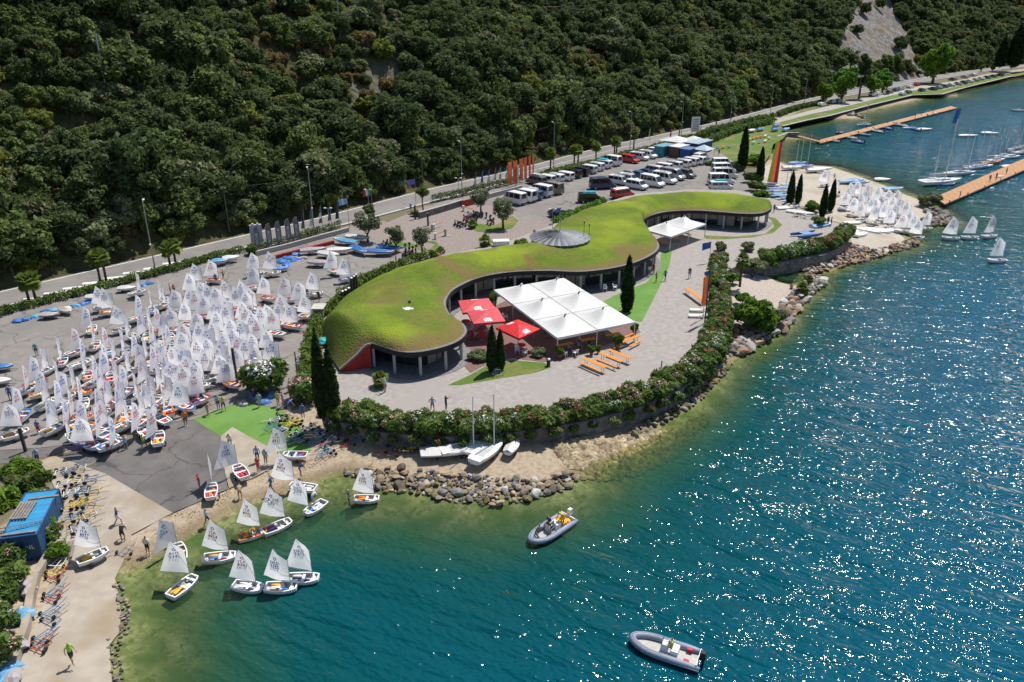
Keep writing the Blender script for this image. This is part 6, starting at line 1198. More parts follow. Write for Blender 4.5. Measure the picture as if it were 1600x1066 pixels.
# ------------------------------------------------------------------ vehicles
def vehicle_src(kind):
    if kind == 'car': Ln, Wd, H, belt, st = 4.2, 1.76, 1.46, .9, [(-.5, .35, .75, .75), (-.47, .28, .95, .98), (-.36, .25, .95, 1.38), (-.1, .25, .93, 1.46), (.08, .25, .92, 1.42), (.26, .25, .9, .96), (.44, .27, .78, .8), (.5, .35, .6, .6)]
    elif kind == 'van': Ln, Wd, H, belt, st = 4.95, 1.92, 1.98, 1.1, [(-.5, .38, 1.1, 1.12), (-.485, .28, 1.12, 1.90), (-.43, .27, 1.12, 1.97), (0, .27, 1.12, 1.98), (.2, .27, 1.1, 1.93), (.34, .27, 1.06, 1.14), (.46, .3, .92, .95), (.5, .4, .7, .7)]
    else: Ln, Wd, H, belt, st = 5.6, 2.02, 2.55, 1.3, [(-.5, .38, 1.3, 1.32), (-.49, .30, 1.3, 2.46), (-.45, .30, 1.3, 2.55), (.1, .3, 1.3, 2.55), (.22, .3, 1.25, 2.35), (.37, .3, 1.15, 1.22), (.47, .32, .95, 1.0), (.5, .42, .7, .7)]
    root = thing(kind, 'source', 'van'); rings = []
    hw = Wd / 2
    for f, z0, zb, zr in st:
        x = f * Ln; t = 1 if zr <= zb + .08 else .86; e = .93 if abs(f) > .485 else 1.0
        rings.append([(x, -hw * .93 * e, z0), (x, -hw * e, z0 + .18), (x, -hw * e, zb), (x, -hw * t * e, zr - .06), (x, -hw * t * .82 * e, zr), (x, hw * t * .82 * e, zr), (x, hw * t * e, zr - .06), (x, hw * e, zb), (x, hw * e, z0 + .18), (x, hw * .93 * e, z0)])
    bm_ = MB().loft(rings).mesh('body'); bm_.materials.append(WHITE); obj('body', bm_, None, root)
    zr = H; xs = {'car': [(-.33, -.12), (-.1, .08)], 'van': [(-.44, -.18), (-.16, .06), (.085, .21)], 'high': [(-.44, -.16), (-.14, .08), (.1, .23)]}[kind]
    for s in (-1, 1):
        for a, b_ in xs:
            top = zr - .2; y0, y1 = s * (hw + .012), s * (hw * .885 + .012); ta = .06 if kind == 'car' else 0
            sl = .07 * Ln if (b_ == xs[-1][1]) else 0
            q = MB().add([(a * Ln, y0 - s * .02, belt + .1), (b_ * Ln + sl * .6, y0 - s * .02, belt + .1), (b_ * Ln - sl * .3, y1 + s * .015, top), (a * Ln + ta, y1 + s * .015, top)], [(0, 1, 2, 3) if s < 0 else (3, 2, 1, 0)]); obj('side_window', q, GLASS, root)
        for f in (-.31, .31):
            w_ = obj('wheel', MB().lathe([(.06, -.1), (.24, -.1), (.31, -.07), (.31, .07), (.24, .1), (.06, .1)], n=14), BLACK, root, (f * Ln, s * (hw - .1), .31)); w_.rotation_euler = (math.pi / 2, 0, 0); obj('rim', MB().lathe([(.17, -.105), (.17, .105)], n=10), ALU, w_)
        obj('headlight', MB().box((Ln * .47, s * hw * .72, st[-2][3] * .86), (.22, .3, .16)), flat('lamp_glass', (.55, .56, .58)), root); obj('tail_light', MB().box((-Ln * .497, s * hw * .84, belt * .95), (.06, .16, .38)), flat('tail_red', (.4, .02, .02)), root)
    i = 4 if kind == 'car' else 4; a, b_ = rings[i], rings[i + 1]
    ws = MB().add([Vector(b_[7]) + Vector((-.02, -.12, .1)), Vector(b_[2]) + Vector((-.02, .12, .1)), Vector(a[3]) + Vector((.1, .08, -.04)), Vector(a[6]) + Vector((.1, -.08, -.04))], [(0, 3, 2, 1)])
    for k in range(4): x, y, z = ws.v[k]; ws.v[k] = (x + .03, y, z + .03)
    obj('windscreen', ws, GLASS, root)
    xr = -Ln * .5 - .012 if kind != 'car' else -Ln * .42
    if kind == 'car': obj('rear_window', MB().add([(-Ln * .458, -.55, 1.02), (-Ln * .458, .55, 1.02), (-Ln * .37, .5, 1.36), (-Ln * .37, -.5, 1.36)], [(0, 3, 2, 1)]), GLASS, root)
    else: obj('rear_window', MB().add([(xr, -hw * .74, belt + .12), (xr, hw * .74, belt + .12), (xr + .06, hw * .66, H - .25), (xr + .06, -hw * .66, H - .25)], [(0, 3, 2, 1)]), GLASS, root)
    obj('front_bumper', MB().box((Ln * .5, 0, .45), (.12, Wd * .9, .26)), flat('bumper_grey', (.06, .06, .065)), root); obj('rear_bumper', MB().box((-Ln * .5, 0, .48), (.12, Wd * .9, .24)), flat('bumper_grey', (.06, .06, .065)), root); obj('number_plate', MB().box((-Ln * .5 - .07, 0, .62), (.02, .5, .12)), WHITE2, root)
    return root
VS = {k: vehicle_src(k) for k in ('car', 'van', 'high')}
VCOL = {'white': pm('car_white', (.74, .74, .74), (.70, .70, .70), scale=1, rough=.25, spec=.6, coords='obj'), 'dark blue': pm('car_blue', (.02, .045, .10), rough=.25, spec=.6), 'blue': pm('car_midblue', (.03, .10, .2), rough=.25, spec=.6), 'black': pm('car_black', (.015, .015, .017), rough=.2, spec=.6), 'red': pm('car_red', (.45, .02, .025), rough=.25, spec=.6), 'silver': pm('car_silver', (.38, .39, .40), rough=.3, metal=.4), 'grey': pm('car_grey', (.12, .125, .13), rough=.3, spec=.6), 'tan': pm('car_tan', (.20, .17, .13), rough=.35)}
def rack_on(root, kind, col, what):
    H = {'car': 1.47, 'van': 1.99, 'high': 2.56}[kind]
    if what == 'rack':
        for f in (-.9, 0, .9): obj('roof_bar', MB().bar((f, -.75, H + .07), (f, .75, H + .07), .06, .05), GREYM, root)
        for s in (-.7, .7): obj('roof_rail', MB().bar((-1.2, s, H + .08), (1.2, s, H + .08), .05, .05), GREYM, root)
    elif what == 'box': obj('roof_box', MB().box((-.2, 0, H + .2), (2.4, 1.2, .32), taper=.9), flat('roof_box_grey', (.45, .46, .47)), root)
    elif what == 'white roof': obj('roof_panel', MB().box((-.4, 0, H + .02), (3.2, 1.5, .06)), WHITE2, root)
    elif what == 'blue load': obj('roof_load', MB().box((-.2, 0, H + .14), (2.6, 1.3, .22), taper=.8), GEAR['teal'], root)
def park(px, py, kind, col, hd, label, group, extra=None, z=ZL):
    r = dup(VS[kind], G(px, py, z), R(hd), label=label, group=group); r.name = 'car' if kind == 'car' else 'parked_van'; r['category'] = 'car' if kind == 'car' else 'van'
    slot(kid(r, 'body')[0], VCOL[col])
    if extra: rack_on(r, kind, col, extra)
    return r
ra, rb2 = G(870, 262, ZL), G(1010, 228, ZL); RDIR = math.degrees(math.atan2(rb2.y - ra.y, rb2.x - ra.x))     # road heading beside the van park
PERP = RDIR + 90
vk = [0]
def vrow(items, where, hd, group):
    for i, (x, y, kd, c, ex) in enumerate(items):
        park(x, y, kd, c, hd + random.uniform(-3, 3), '%s %s%s, %s %s' % (c, 'tall van' if kd == 'high' else 'minivan' if kd == 'van' else 'car', {'rack': ' with roof rack', 'box': ' with roof box', 'white roof': ' with white roof', 'blue load': ' with blue roof load', None: ''}[ex], nth(i), where), group, ex)
vrow([(803,318,'high','white',None),(819,314,'high','white',None),(831,311,'van','blue','box'),(844,306,'high','white',None),(861,302,'high','tan',None)], 'from left beside the olives', PERP, 'vans beside the olive trees')
vrow([(838,288,'van','grey','box'),(852,286,'van','white',None),(866,284,'van','white','rack'),(881,281,'van','white',None),(894,277,'van','black',None),(906,274,'van','black','rack'),(918,270,'van','white',None),(929,266,'van','white','rack'),(941,262,'van','white','blue load'),(954,258,'high','white',None)], 'from left under the road palms', PERP, 'vans under the road palms')
vrow([(984,254,'van','red',None),(999,250,'van','white','rack'),(1012,247,'van','white','rack'),(1027,243,'van','white',None)], 'from left beside the blue kiosks', PERP + 180, 'vans beside the kiosks')
vrow([(967,288,'van','white','rack'),(982,285,'van','white','rack'),(995,295,'van','white',None),(1019,291,'high','white',None),(1038,286,'high','white','rack'),(1052,280,'high','silver',None),(1070,277,'van','grey',None)], 'from left in the near middle row', PERP + 180, 'vans in the near middle row')
vrow([(980,275,'car','silver',None),(994,276,'car','blue',None),(1006,273,'car','dark blue',None),(1019,271,'van','white','rack'),(1034,267,'van','white',None),(1050,264,'van','white','rack'),(1064,261,'van','white','rack'),(1076,258,'van','white',None),(1087,256,'van','white',None)], 'from left in the far middle row', PERP, 'vans in the far middle row')
vrow([(1126,297,'van','white','blue load'),(1126,288,'high','white',None),(1132,279,'high','white','rack'),(1130,271,'high','white',None),(1128,259,'van','white',None)], 'upward in the row by the cypress', 5, 'vans beside the tall cypress')
park(941,295,'high','dark blue',RDIR - 40,'large dark blue van parked alone across the van park','parked vans','rack'); park(972,309,'van','red',RDIR - 20,'red van with white roof just behind the grass roof','parked vans','white roof'); park(922,316,'van','black',RDIR - 45,'black van with blue roof load behind the hedge','parked vans','blue load'); park(874,338,'car','dark blue',RDIR - 30,'dark blue car behind the hedge beside the dome','parked cars'); park(1095,250,'van','white',RDIR,'white van parked in front of the blue tents','parked vans','rack')
FCARS = [(1363,150,'white'),(1372,149,'white'),(1390,146,'grey'),(1400,143,'dark blue'),(1407,141,'silver'),(1410,149,'white'),(1419,146,'grey'),(1422,138,'white'),(1433,134,'red'),(1440,143,'black'),(1457,141,'dark blue'),(1466,139,'silver'),(1475,137,'blue'),(1485,135,'white'),(1495,133,'silver'),(1505,131,'blue'),(1514,129,'white'),(1523,127,'silver'),(1532,125,'white'),(1541,123,'blue'),(1551,121,'dark blue'),(1562,119,'black'),(1488,126,'grey'),(1507,122,'silver'),(1520,119,'white'),(1301,162,'silver'),(1284,166,'white'),(1310,161,'grey')]
FCARS.sort()
for i, (x, y, c) in enumerate(FCARS): park(x, y, 'car', c, RDIR + 55 + random.uniform(-6, 6) if x > 1450 else RDIR - 8, '%s car on the far promenade, %s from the left' % (c, nth(i)), 'cars on the far promenade')
for k in VS.values(): drop(k)
# scooters
def scooter_src():
    r = thing('scooter', 'source', 'scooter')
    for x in (-.6, .6): w_ = obj('wheel', MB().lathe([(.05, -.06), (.2, -.06), (.25, 0), (.2, .06), (.05, .06)], n=12), BLACK, r, (x, 0, .25)); w_.rotation_euler = (math.pi / 2, 0, 0)
    bd = MB().tube([(-.75, 0, .55), (-.3, 0, .55), (-.05, 0, .32), (.3, 0, .3), (.48, 0, .6), (.45, 0, .95)], [.12, .18, .14, .12, .14, .1], 8).mesh('body', True); bd.materials.append(WHITE); obj('body', bd, None, r)
    obj('seat', MB().box((-.35, 0, .76), (.7, .26, .1), taper=.85), BLACK, r); obj('handlebar', MB().tube([(.42, -.34, 1.0), (.45, 0, 1.02), (.42, .34, 1.0)], .025, 6), BLACK, r); obj('windshield', MB().box((.52, 0, 1.12), (.04, .34, .35)), GLASS, r); obj('fork', MB().tube([(.45, 0, .9), (.6, 0, .25)], .04, 6), GREYM, r)
    return r
SC = scooter_src(); scs = [(596,388),(602,386),(607,384),(598,396),(632,402),(638,400),(644,398),(650,396),(640,392),(634,394),(715,353),(719,355),(723,356),(728,345),(734,340),(742,338),(748,340),(754,340),(760,341),(766,345),(770,350),(764,352),(742,352),(732,351)]
for i, (x, y) in enumerate(scs):
    r = dup(SC, G(x, y, ZL), R(40 + i * 7 if x < 700 else 110 + i * 9), label='parked motor scooter, %s from the left on the forecourt' % nth(i), group='scooters on the forecourt'); slot(kid(r, 'body')[0], VCOL[['white', 'black', 'grey', 'dark blue', 'black', 'silver', 'red'][i % 7]])
drop(SC)

# ------------------------------------------------------------------ boats: inflatables, yachts, covered hulls
RIBG = pm('rib_tube_grey', (.24, .28, .36), (.20, .24, .31), scale=2, rough=.45, coords='obj'); RIBD = flat('rib_deck', (.45, .44, .42))
def rib_src(L_, W_, r, full=True):
    root = thing('inflatable_boat', 'source', 'boat'); h = L_ / 2; w_ = W_ / 2 - r
    path = [(-h, -w_, .32), (-h * .2, -w_, .32), (h * .45, -w_ * .95, .36), (h * .8, -w_ * .62, .42), (h * .97, -w_ * .2, .47), (h * .97, w_ * .2, .47), (h * .8, w_ * .62, .42), (h * .45, w_ * .95, .36), (-h * .2, w_, .32), (-h, w_, .32)]
    path = [tuple(p) for p in crom(path, 3)]; n = len(path); tb = MB().tube(path, [r * (.55 if i in (0, n - 1) else .92 if i in (1, n - 2) else 1) for i in range(n)], 10).mesh('tube', True); tb.materials.append(RIBG); obj('tube', tb, None, root)
    st = MB(); 
    for a, b_ in zip(path[:-1], path[1:]):
        v = Vector((a[0], a[1], 0)).normalized() * 0; o_ = Vector((0, (1 if a[1] > 0 else -1) * r * .98, 0)) if abs(a[0]) < h * .8 else Vector((r, 0, 0)) * .98
        if a[0] < h * .75 and b_[0] < h * .75: st.bar(Vector(a) + o_, Vector(b_) + o_, .03, .07)
    obj('rubbing_strake', st, GEAR['navy'], root)
    obj('deck', MB().add([(-h * .93, -w_, .2), (h * .5, -w_ * .9, .22), (h * .86, -.12, .3), (h * .86, .12, .3), (h * .5, w_ * .9, .22), (-h * .93, w_, .2)], [(0, 1, 2, 3, 4, 5)]), RIBD, root)
    obj('hull', MB().loft([[(-h * .95, -w_, .2), (-h * .95, 0, -.2), (-h * .95, w_, .2)], [(h * .4, -w_ * .9, .2), (h * .4, 0, -.15), (h * .4, w_ * .9, .2)], [(h * .9, -.1, .3), (h * .9, 0, .2), (h * .9, .1, .3)]], closed=False), WHITE, root)
    obj('transom', MB().box((-h * .9, 0, .35), (.08, w_ * 2, .5)), WHITE2, root)
    om = obj('outboard_motor', MB().box((-h * 1.0, 0, .85), (.42, .36, .5), taper=.8).box((-h * 1.02, 0, .35), (.16, .14, .8)).box((-h * .95, 0, .55), (.2, .26, .2)).mesh('outboard_motor'), WHITE, root)
    if full:
        obj('console', MB().box((.15, 0, .55), (.5, .6, .7), taper=.8), WHITE2, root); obj('windshield', MB().box((.3, 0, 1.0), (.04, .5, .26)), GLASS, root); obj('seat', MB().box((-.55, 0, .45), (.5, .75, .5)), WHITE2, root); obj('steering_wheel', MB().tube([(-.12 + 0 * a, .16 * math.cos(a), .88 + .16 * math.sin(a)) for a in np.linspace(0, 6.28, 11)], .02, 5), BLACK, root)
        obj('grab_line', MB().tube([(x, y * 1.0, z + r * .95) for x, y, z in path[4:-4]], .018, 4), BLACK, root)
        for s in (-.7, .7): obj('jerry_can', MB().box((-h * .6, s * w_, .36), (.35, .2, .3)), GEAR['red'], root)
    return root
RS = rib_src(4.7, 2.0, .24)
a = dup(RS, G(861,832,0), R(226), label='grey inflatable boat with blue strake carrying people and yellow bags', group='inflatable boats under way'); b_ = dup(RS, G(1041,1021,0), R(155), label='grey inflatable boat with black outboard and one driver in lime', group='inflatable boats under way')
slot(kid(b_, 'outboard_motor')[0], flat('motor_black', (.02, .02, .022))); slot(kid(b_, 'rubbing_strake')[0], RIBG)
def on(boat, x, y, z): return boat.matrix_basis @ Vector((x, y, z))
for bx, x, y, ps, rz, tp, bt, w_ in ((a, -.1, -.35, 'sit', 226 + 90, 'navy', 'black', 'in the inflatable by the groyne, port side'), (a, .2, .4, 'sit', 226 + 90, 'white', 'navy', 'in the inflatable by the groyne, at the console'), (a, 1.3, -.1, 'sit', 200, 'grey', 'black', 'in the bow of the inflatable by the groyne'), (a, -1.2, .2, 'bend', 300, 'yellow', 'yellow', 'over the yellow bags in the inflatable'), (b_, -.3, 0, 'sit', 155 + 90, 'green', 'tan', 'driving the inflatable at the bottom')):
    person(on(bx, x, y, .22) , ps, R(rz), tp, bt, w_)
for i, (x, y, s) in enumerate(((-1.6, -.3, .4), (-1.35, .25, .45), (-1.7, .35, .35), (-1.1, -.35, .35))):
    p = on(a, x, y, .4); tag(obj('dry_bag', MB().ball((0, 0, 0), (s, s * .6, s * .55), 8, 6).mesh('dry_bag', True), GEAR['yellow'], None, p, i), 'yellow bag in the inflatable by the groyne, %s' % ('nearest its motor', 'beside the motor', 'at the stern corner', 'behind the seat')[i], 'bag', 'yellow bags in the inflatable')
    
ribs = [(1316,210,200),(1330,217,20),(1340,223,15),(1350,212,190),(1363,203,195),(1372,207,10),(1386,202,8),(1395,196,188),(1402,196,12),(1412,198,5),(1432,204,-10),(1440,182,12),(1458,179,8),(1303,222,20)]
ribs.sort()
for i, (x, y, hd) in enumerate(ribs):
    r = dup(RS, G(x, y, 0), R(hd + 110), .92, label='moored inflatable at the far jetty, %s from its landward end' % nth(i), group='inflatables moored at the far jetty')
    slot(kid(r, 'tube')[0], [RIBG, flat('rib_black', (.04, .04, .045)), flat('rib_white', (.5, .5, .5)), flat('rib_blue', (.05, .15, .4))][i % 4]); slot(kid(r, 'outboard_motor')[0], flat('motor_black', (.02, .02, .022)))
dup(RS, G(1590,174,0), R(170), label='dark inflatable speeding at the right picture edge', group='inflatables moored at the far jetty')
drop(RS)
# --- hull shell for dinghies, catamarans and yachts
def hull_mb(L_, B_, D_, bow=.12, tr=.7, n=9, deck=True):
    mb = MB(); rings = []
    for i in range(n):
        f = i / (n - 1); x = -L_ / 2 + L_ * f; w_ = B_ / 2 * (tr + (1 - tr) * math.sin(min(1, f / .45) * math.pi / 2)) * (1 if f < .45 else max(.02, math.cos((f - .45) / .55 * math.pi / 2) ** .75)); k = D_ * (.06 + .5 * max(0, f - .7) ** 1.5 / .16); k = min(k, D_ * .8); s = D_ * (1 + bow * f * f)
        rings.append([(x, -w_, s), (x, -w_ * .92, k + D_ * .35), (x, -w_ * .5, k + .02), (x, w_ * .5, k + .02), (x, w_ * .92, k + D_ * .35), (x, w_, s)])
    mb.loft(rings, 0, True, True); return mb
def beached(name, label, cat, p, rz, L_, B_, D_, hm, cover=None, mast=0, group=None, roll=0, mark=None, stand=.35, flip=False):
    t_ = thing(name, label, cat, p, rz, group); z = stand
    h = obj('hull', hull_mb(L_, B_, D_).mesh('hull', False), hm, t_, (0, 0, z)); h.rotation_euler = (roll + (math.pi if flip else 0), 0, 0)
    if flip: h.location.z = z + D_
    if cover: 
        rings = []
        for i in range(8):
            f = i / 7; x = -L_ * .5 + L_ * f; w_ = B_ * .53 * (.75 + .25 * math.sin(min(1, f / .45) * math.pi / 2)) * (1 if f < .45 else max(.05, math.cos((f - .45) / .55 * math.pi / 2) ** .75)); rings.append([(x, -w_, z + D_ * .7), (x, -w_, z + D_ * 1.03), (x, 0, z + D_ * 1.03 + .28 * math.sin(math.pi * min(1, f + .15)) + .05), (x, w_, z + D_ * 1.03), (x, w_, z + D_ * .7)])
        obj('cover', MB().loft(rings, 0, False, False), cover, t_)
    else:
        if not flip:
            obj('cockpit', MB().box((-L_ * .12, 0, z + D_ + .012), (L_ * .4, B_ * .5, .03)), COCK, t_); obj('deck_rail', MB().bar((-L_ * .45, -B_ * .38, z + D_ + .03), (L_ * .2, -B_ * .42, z + D_ * 1.04 + .03), .05, .06).bar((-L_ * .45, B_ * .38, z + D_ + .03), (L_ * .2, B_ * .42, z + D_ * 1.04 + .03), .05, .06), WHITE2, t_)
    if mast:
        obj('mast', MB().tube([(L_ * .18, 0, z + D_ * .5), (L_ * .18, 0, z + mast)], [.07, .045], 7), WHITE2, t_); obj('shroud', MB().tube([(L_ * .05, -B_ * .45, z + D_), (L_ * .18, 0, z + mast * .75)], .008, 4), GREYM, t_); obj('shroud', MB().tube([(L_ * .05, B_ * .45, z + D_), (L_ * .18, 0, z + mast * .75)], .008, 4), GREYM, t_); obj('forestay', MB().tube([(L_ * .48, 0, z + D_ * 1.1), (L_ * .18, 0, z + mast * .75)], .008, 4), GREYM, t_)
    if stand > .2:
        obj('cradle', MB().bar((-.6, -B_ * .4, stand * .8), (-.6, B_ * .4, stand * .8), .06, .06).bar((.7, -B_ * .3, stand * .8), (.7, B_ * .3, stand * .8), .06, .06).bar((-.9, 0, stand * .7), (1.6, 0, stand * .75), .06, .06), GREYM, t_)
        for s in (-1, 1): w_ = obj('wheel', WHL, None, t_, (-.6, s * B_ * .42, .2)); w_.rotation_euler = (math.pi / 2, 0, 0)
    if mark:
        V_ = MB(); c0 = Vector((.3, 0, z + D_ + .16))
        V_.add([c0 + Vector((.34 * math.cos(k * .3927), .34 * math.sin(k * .3927), 0)) for k in range(16)] + [c0 + Vector((.24 * math.cos(k * .3927), .24 * math.sin(k * .3927), 0)) for k in range(16)], [(k, (k + 1) % 16, 16 + (k + 1) % 16, 16 + k) for k in range(16)]); V_.box(c0, (.1, .3, .01)); obj('emblem', V_, mark, t_)
    return t_
TARP = {'blue': pm('tarp_blue', (.05, .17, .42), (.035, .12, .33), scale=2, rough=.5, coords='obj'), 'light blue': pm('tarp_light_blue', (.14, .33, .52), (.10, .26, .43), scale=2, rough=.5, coords='obj'), 'grey': pm('tarp_grey', (.36, .33, .34), (.29, .26, .27), scale=2, rough=.7, coords='obj'), 'white': pm('tarp_white', (.6, .59, .57), (.52, .51, .49), scale=2, rough=.6, coords='obj'), 'tan': pm('tarp_tan', (.42, .38, .34), (.35, .31, .28), scale=2, rough=.7, coords='obj')}
beached('dinghy_hull', 'upturned-looking white dinghy hull with blue round emblem on the beach', 'boat', GD(692,712), R(12), 4.2, 1.9, .36, WHITE, TARP['white'], mark=flat('emblem_blue', (.04, .2, .4)), stand=.3)
beached('keelboat', 'white racing dinghy with mast, left of two masted boats below the hedge', 'boat', GD(727,709), R(20), 4.6, 1.8, .5, WHITE, None, 5.6, stand=.3); beached('keelboat', 'white racing dinghy with mast, right of two masted boats below the hedge', 'boat', GD(764,712), R(58), 5.0, 1.9, .55, WHITE, None, 5.8, stand=.3)
beached('dinghy_hull', 'boxy white dinghy lying across the masted boats', 'boat', GD(735,716) + Vector((0, 0, .35)), R(-28), 3.0, 1.1, .4, WHITE, None, stand=.1)
beached('dinghy_hull', 'small grey covered dinghy alone right of the masted boats', 'boat', GD(801,706), R(68), 2.6, 1.15, .42, WHITE, TARP['white'], stand=.3)
for i, (x, y, hd, L_, c, l) in enumerate(((540,383,150,5.2,'light blue','long boat under a light blue cover beside the olive tree'),(562,397,-50,4.6,'blue','boat under a creased blue cover, nearest the grass roof hedge'),(595,400,-8,4.8,'blue','boat under a blue cover at the end of the covered row'),(610,394,-5,4.5,'blue','boat under a bright blue cover behind the end of the row'),(560,377,-15,4.4,'white','white boat behind the light blue cover'),(532,397,10,4.2,'white','white boat with a blue covered end in the covered row'),(490,397,20,4.2,'grey','boat under a lilac-grey cover beside the red strip'),(500,417,-10,3.6,'grey','small boat under a pale lilac cover with dark end'),(515,404,-25,4.0,'white','narrow white hull between two covered boats'),(362,410,20,2.6,'white','small white boat beside the road hedge'),(345,415,10,2.4,'light blue','small pale boat at the road hedge end'))):
    beached('covered_boat', l, 'boat', G(x, y, ZL), R(hd), L_, 1.6, .5, WHITE, TARP[c], stand=.4, group='covered boats in the boat park')
for x, y, hd, c, l in ((80,498,8,'tan','upturned tan covered dinghy with dark sides near the road hedge, lower of two'),(104,491,-35,'tan','tan covered dinghy near the road hedge, upper of two'),(150,470,5,'white','white dinghy hull below the first white sails'),(200,456,12,'white','white dinghy beside the blue bundle at the hedge'),(4,580,10,'blue','blue covered boat end at the left picture edge'),(2,602,0,'white','white and red boat at the left picture edge'),(440,425,30,'blue','small blue dinghy hull beside the covered boats')):
    beached('dinghy_hull', l, 'boat', G(x, y, ZL), R(hd), 2.5, 1.2, .42, flat('hull_dark', (.08, .08, .09)) if 'dark' in l else WHITE, TARP[c], stand=.25)
rg = random.Random(4)
def bundle(loc, s, mat, label, group, seed):
    bm = bmesh.new(); bmesh.ops.create_icosphere(bm, subdivisions=2, radius=1)
    for v in bm.verts: k = 1 + .45 * mnoise.noise(v.co * 1.8 + Vector((seed, 0, 0))); v.co = Vector((v.co.x * s * k, v.co.y * s * .7 * k, max(-.05, v.co.z * .38 * k)))
    me = bpy.data.meshes.new('cover_bundle'); bm.to_mesh(me); bm.free(); tag(obj('cover_bundle', me, mat, None, loc, seed), label, 'bundle', group)
for i, (x, y, c) in enumerate(((28,503,'blue'),(38,501,'blue'),(55,496,'light blue'),(72,488,'blue'),(84,486,'light blue'),(104,483,'white'),(118,479,'light blue'),(130,476,'blue'),(142,471,'blue'),(222,446,'light blue'),(232,444,'blue'))): bundle(G(x, y, ZL), .8, TARP[c], '%s boat cover bundled under the road hedge, %s from left' % (c, nth(i)), 'bundled covers under the road hedge', i + 3)
for i, (x, y, c) in enumerate(((440,409,'blue'),(452,404,'blue'),(462,407,'blue'),(448,413,'blue'),(460,398,'blue'),(470,405,'grey'))): bundle(G(x, y, ZL), 1.1, TARP[c], '%s tarpaulin heap beside the lilac covered boat, %s from left' % (c, nth(i)), 'tarpaulins by the covered boats', i + 30)
for i, (x, y, c) in enumerate(((478,562,'light blue'),(476,572,'blue'),(480,580,'light blue'),(488,590,'blue'),(475,555,'white'),(470,598,'blue'),(400,622,'blue'),(412,630,'blue'),(425,618,'light blue'),(380,632,'grey'))): bundle(G(x, y, ZL), .75, TARP[c], '%s cover bundle beside the grass roof flank, %s in line' % (c, nth(i)), 'bundled covers by the roof flank', i + 50)
for i, (x, y, c) in enumerate(((42,912,'grey'),(45,922,'grey'),(40,958,'light blue'),(30,966,'light blue'),(35,960,'tan'),(28,1008,'grey'),(14,1045,'light blue'),(22,1058,'grey'),(20,755,'white'),(60,750,'white'),(12,1056,'light blue'))): bundle(G(x, y, 1.0), .75, TARP[c], '%s boat cover on the bank wall at lower left, %s downward' % (c, nth(i)), 'covers on the bank wall', i + 70)

# --- blue container with its roof load
ca, cb2 = G(20, 884, .6), G(63, 878, .6); cd = (cb2 - ca).normalized(); crz = math.atan2(cd.y, cd.x); ct = thing('shipping_container', 'dark blue shipping container with bright blue roof among shrubs', 'container', (ca + cb2) / 2, crz); CB = pm('container_blue', (.025, .085, .19), (.02, .065, .15), scale=1, rough=.5); CT = pm('container_roof_blue', (.04, .27, .50), (.035, .22, .42), scale=1, rough=.5)
Wc, Lc, Hc = 2.44, 6.06, 2.5
for s in (-1, 1):
    sw = MB(); pts_ = [(s * (Wc / 2 - (.04 if k % 4 in (1, 2) else 0)), .1 + k * (Lc - .2) / 48) for k in range(49)]
    for p, q in zip(pts_[:-1], pts_[1:]): sw.add([(*p, .1), (*q, .1), (*q, Hc - .1), (*p, Hc - .1)], [(0, 1, 2, 3)])
    obj('side_wall', sw, CB, ct); obj('door', MB().box((s * Wc * .245, .05, Hc / 2), (Wc * .48, .06, Hc - .25)), CB, ct)
    for k in (.12, .36): obj('lock_bar', MB().tube([(s * Wc * k, -.02, .15), (s * Wc * k, -.02, Hc - .15)], .022, 6), pm('lock_bar', (.06, .14, .25), rough=.5), ct)
rp_ = MB(); pts_ = [(k * Lc / 40, Hc - (.05 if k % 4 in (1, 2) else 0)) for k in range(41)]
for (y0, z0), (y1, z1) in zip(pts_[:-1], pts_[1:]): rp_.add([(-Wc / 2 + .05, y0, z0), (Wc / 2 - .05, y0, z0), (Wc / 2 - .05, y1, z1), (-Wc / 2 + .05, y1, z1)], [(0, 1, 2, 3)])
obj('roof', rp_, CT, ct); fr_ = MB()
for x in (-Wc / 2, Wc / 2):
    fr_.bar((x, 0, Hc), (x, Lc, Hc), .1, .1)
    for y in (0, Lc): fr_.bar((x, y, 0), (x, y, Hc), .12, .12)
for y in (0, Lc): fr_.bar((-Wc / 2, y, Hc - .01), (Wc / 2, y, Hc - .01), .11, .11).bar((-Wc / 2, y, .06), (Wc / 2, y, .06), .11, .11)
obj('corner_frame', fr_, CB, ct); obj('back_wall', MB().box((0, Lc - .03, Hc / 2), (Wc - .1, .05, Hc - .1)), CB, ct)
V_, F_ = text_tris('P_  NL', .5); obj('lettering', MB().add([(v[0] + .1, .012, v[1] + 1.25) for v in V_], F_), WHITE2, ct)
M_ct = ct.matrix_basis.copy()
def onct(x, y, z): return M_ct @ Vector((x, y, z))
ld = thing('ladder', 'pale metal ladder lying across the container roof', 'ladder', onct(-.4, 1.2, Hc + .05), crz + .15)
for s in (-.2, .2): obj('stile', MB().bar((-1.6, s, .05), (1.6, s, .05), .05, .07), ALU, ld)
for k in range(9): obj('rung', MB().bar((-1.4 + k * .35, -.2, .05), (-1.4 + k * .35, .2, .05), .03, .03), ALU, ld)
pl = thing('pallet', 'weathered wooden slat pallet on the container roof', 'pallet', onct(-.6, 3.4, Hc + .05), crz + 1.5)
for k in range(6): obj('slat', MB().box((0, -.55 + k * .22, .1), (2.4, .16, .03)), pm('weathered_wood', (.26, .23, .2), (.18, .16, .14), scale=5, rough=.9, coords='obj'), pl)
for k in (-1, 0, 1): obj('runner', MB().box((k * 1.0, 0, .04), (.09, 1.25, .08)), MATS['weathered_wood'], pl)
